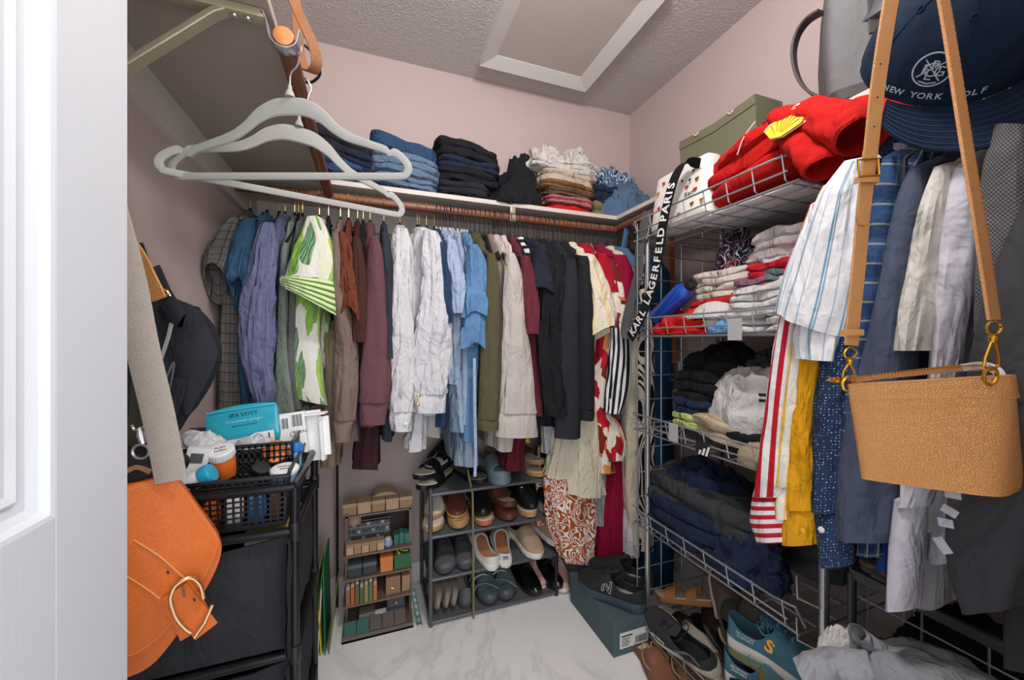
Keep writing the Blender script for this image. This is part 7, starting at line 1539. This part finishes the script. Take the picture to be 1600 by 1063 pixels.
for off, in ((-1,), (1,)): bandline([(196+off*14, 860-off*22), (238+off*14, 886-off*22), (268+off*18, 912-off*16)], .0016, MC['orange_thread'], 'seam', .0045)
bandline([(272, 914), (296, 948), (322, 982)], .034, W['orangeleather'], 'strap_tip', .009)
Q = [loc_(x, y, bul(x, y)+.013) for x, y in ((276, 902), (296, 893), (311, 905), (317, 928))]; Q2 = [loc_(x, y, bul(x, y)+.013) for x, y in ((268, 915), (266, 930), (275, 958), (289, 976), (298, 982))]
mk('buckle', tube(spl(Q2[::-1]+Q, 34), .0032, 8), MT['palegold'], sb, True, label='pale gold D shaped buckle')
mk('buckle_bar', tube([loc_(302, 985, .022), loc_(318, 962, .022), loc_(330, 936, .02)], .003, 8), MT['palegold'], sb, True)
mk('buckle_pin', tube([loc_(284, 904, .026), loc_(287, 920, .028)], .002, 6), MT['palegold'], sb, True)
for x, y in ((262, 884), (302, 926)): mk('eyelet', tube([loc_(x, y, .026)+(ring[0]-c).normalized()*.002*cos(a)+V((0, 0, 1))*.002*sin(a) for a in [2*pi*i/10 for i in range(10)]], .0007, 5, closed=True), MT['ink'], sb, True)
felt = plain('grey_felt', (168, 158, 148), .95, nb=.7, ns=420, nd_=.002, var=.1, vs=60)
ST = spl([atd(120, 120, .60), atd(165, 300, .60), (atd(200, 430, .605)), atd(222, 540, .61), atd(248, 650, .625), atd(268, 752, .638)], 40)
mk('felt_strap', ribbon(ST, .044, RV+FV*.3, .004), felt, sb, True, label='pale grey felt shoulder strap')
bb = thing('canvas_bag', 'black canvas bag with side buckle hanging on the left wall above the cart', 'bag', tuple(atd(280, 680, .76)))
dk = lambda x: .745+.0004*(x-250); cblk = W['tee_black']; cloth('blackcanvas', (42, 45, 50), wr=.35, var=.08)
v_, ring, c, nn = padded([(205, 480), (228, 466), (258, 464), (300, 478), (301, 479), (325, 505), (337, 538), (338, 541), (338, 565), (337, 568), (318, 610), (300, 638), (298, 642), (282, 660), (262, 690), (232, 710), (205, 700), (195, 600)], dk, .05, .01); mk('bag_body', v_, W['blackcanvas'], bb, True)
v_, ring, c, nn = padded([(255, 468), (282, 470), (312, 488), (337, 538), (338, 564), (312, 618), (290, 650), (278, 610), (268, 540)], lambda x: dk(x)-.014, .012, .006); mk('side_panel', v_, W['blackcanvas'], bb, True)
mk('webbing', ribbon(spl([atd(236, 420, .72), atd(246, 440, .715), atd(262, 470, .715), atd(280, 498, .715), atd(297, 505, .715)], 16), .030, RV+UV_*-.4, .004), W['blackcanvas'], bb, True)
mk('slider_buckle', tube([atd(x, y, .706) for x, y in ((245, 448), (262, 455), (266, 461), (249, 458))], .0022, 6, closed=True), MT['palegold'], bb, True, label='antique metal slider buckle')
mk('zip_tape', ribbon(spl([atd(252, 560, .722), atd(262, 530, .722), atd(268, 505, .724)], 8), .006, RV, .003), MT['greyplastic'], bb, True)
mk('cord', tube(spl([atd(240, 640, .72), atd(256, 600, .715), atd(272, 566, .72), atd(262, 620, .715), atd(244, 668, .72)], 18), .002, 5), MT['greymetal'], bb, True)
mk('dangling_strap', ribbon(spl([atd(282, 592, .72), atd(268, 640, .715), atd(246, 690, .71), atd(236, 745, .705)], 14), .026, RV, .004), W['blackcanvas'], bb, True)
mk('shoulder_strap', ribbon(spl([atd(232, 470, .74), atd(226, 448, .74), atd(230, 425, .735), atd(215, 380, .72)], 12), .02, RV, .004), W['blackcanvas'], bb, True)
os_ = thing('leather_strap', 'orange tan leather strap above the black canvas bag', 'strap', tuple(atd(235, 430, .70))); mk('strap', ribbon(spl([atd(180, 350, .69), atd(216, 400, .695), atd(232, 432, .70), atd(250, 468, .705)], 14), .026, RV+UV_*.5, .005), W['tanleather'], os_, True)
ol = thing('webbing_strap', 'dark olive webbing strap at the edge of the white door', 'strap', tuple(atd(205, 420, .66))); mk('strap', ribbon(spl([atd(190, 330, .655), atd(204, 400, .66), atd(212, 450, .665), atd(216, 600, .68), atd(205, 705, .69)], 20), .022, RV, .004), plain('olive_webbing', (62, 64, 46), .9, nb=.4, ns=400), ol, True)
lb_ = thing('leather_bag', 'black leather bag with a chrome swivel clip behind the felt strap', 'bag', tuple(atd(215, 800, .655)))
v_, ring, c, nn = padded([(150, 715), (200, 708), (232, 716), (256, 724), (259, 738), (248, 756), (225, 780), (205, 800), (160, 830), (140, 780)], lambda x: .655, .05, .015); mk('bag_body', v_, W['blackleather'], lb_, True)
mk('zip', ribbon(spl([atd(196, 738, .636), atd(215, 730, .636), atd(236, 738, .640)], 8), .008, UV_, .003), MT['palegold'], lb_, True)
clx = [V(p) for p in ()]
mk('clip_ring', tube([atd(220+13*cos(a), 706+11*sin(a), .64) for a in [2*pi*i/18 for i in range(18)]], .0022, 6, closed=True), MT['silver'], lb_, True)
mk('swivel_clip', tube([atd(218, 668, .64), atd(220, 680, .64), atd(224, 694, .64)], [.003, .006, .004], 8), MT['silver'], lb_, True)
mk('clip_hook', tube(spl([atd(x, y, .64) for x, y in ((206, 664), (210, 672), (220, 670), (229, 662), (230, 650), (226, 642))], 14), .002, 6), MT['silver'], lb_, True)
wk = thing('wall_hook', 'hook on the left wall hidden behind the door from which the bags hang', 'hook', (XL, .70, 1.55)); mk('peg', tube([(XL, .70, 1.55), (XL+.06, .70, 1.55), (XL+.08, .70, 1.58)], .006, 8), MT['chrome'], wk, True); mk('plate', box(XL, XL+.005, .66, .74, 1.52, 1.58, .001), MT['chrome'], wk, True)
# ---------------------------------------------------------------- lower right foreground
stn = thing('tube_stand', 'grey tubular stand with wire sides under the charcoal sweater', 'stand', (1.23, .38, 0))
for x, y in ((1.095, .60), (1.38, .57), (1.085, .18), (1.38, .18)): mk('post', tube([(x, y, z) for z in (0, .2, .4, .572)], .009, 10), MT['greymetal'], stn, True)
for a, b in (((1.095, .60), (1.085, .18)), ((1.38, .57), (1.38, .18)), ((1.095, .60), (1.38, .57)), ((1.085, .18), (1.38, .18))): mk('top_bar', ribbon([(a[0], a[1], .572), ((a[0]+b[0])/2, (a[1]+b[1])/2, .572), (b[0], b[1], .572)], .022, (0, 0, 1), .012), MT['greymetal'], stn, True)
for k in range(4): y = .57-.095*k; mk('wire', tube([(1.10, y, .05), (1.10, y, .56)], .0022, 5), MT['wire'], stn, True)
for k in range(4): z = .16+.12*k; mk('wire', tube([(1.10, .20, z), (1.10, .59, z)], .0022, 5), MT['wire'], stn, True)
mk('shelf_board', box(1.10, 1.37, .20, .58, .395, .403), MT['greymetal'], stn, True, False)
folded('bag', 'taupe folded canvas lying on the tubular stand', 'bag', W['greige'], 1345, 1420, 893, 925, 'X', 1.10, .22, 2, 91, .008, zb=.58)
folded('trousers', 'black folded cloth on the stand beneath the navy shirt ends', 'trousers', W['tee_black'], 1310, 1360, 858, 893, 'X', 1.12, .2, 2, 92, .008, zb=.581)
bg = thing('cloth_bag', 'black cloth bag behind the grey sweatpants', 'bag', (1.21, .42, .404)); mk('cloth', heap(.10, .14, .145, 93, .2), W['tee_black'], bg)
hm = thing('laundry_hamper', 'black fabric hamper below the grey sweatpants', 'hamper', (.935, .41, 0))
hp_ = []
for z, s in ((0, .9), (.02, .94), (.25, .98), (.46, 1.0), (.48, 1.0), (.475, .96), (.3, .93)): hp_.append([V((.15*s*(abs(cos(q))**.5)*(1 if cos(q) > 0 else -1), .13*s*(abs(sin(q))**.5)*(1 if sin(q) > 0 else -1), z)) for q in [2*pi*j/40 for j in range(40)]])
mk('hamper_body', loft(hp_, cap0=True, cap1=True), W['blackcanvas'], hm)
cloth('heather', (150, 152, 157), bmp='melange', wr=.6, var=.08)
sw = thing('sweatpants', 'pale heather grey sweatpants heaped in the bottom right foreground', 'trousers', (.935, .405, .47))
mk('cloth_heap', put(heap(.155, .10, .10, 94, .12, freq=1.3), (0, 0, 0), -.3), W['heather'], sw)
mk('waist_fold', sleeve_roll([atd(1250, 1050, .72), atd(1300, 1040, .70), atd(1360, 1045, .67)], .028, 5), W['heather'], sw, True)
mk('raised_leg', sleeve_roll([atd(1420, 1040, .72), atd(1385, 1020, .73), atd(1355, 1002, .735), atd(1340, 990, .735)], .017, 8), W['heather'], sw, True)
wcl = thing('white_cloth', 'white cotton cloth tucked beside the grey sweatpants', 'cloth', tuple(V((.875, .50, .478)))); mk('cloth', put(heap(.045, .035, .085, 95, .16), (0, 0, 0)), W['tee_white'], wcl)
bg2 = thing('cloth_bag', 'black bag at the bottom right behind the hamper', 'bag', (1.17, .25, .404)); mk('cloth', heap(.07, .07, .09, 96, .2), W['tee_black'], bg2)
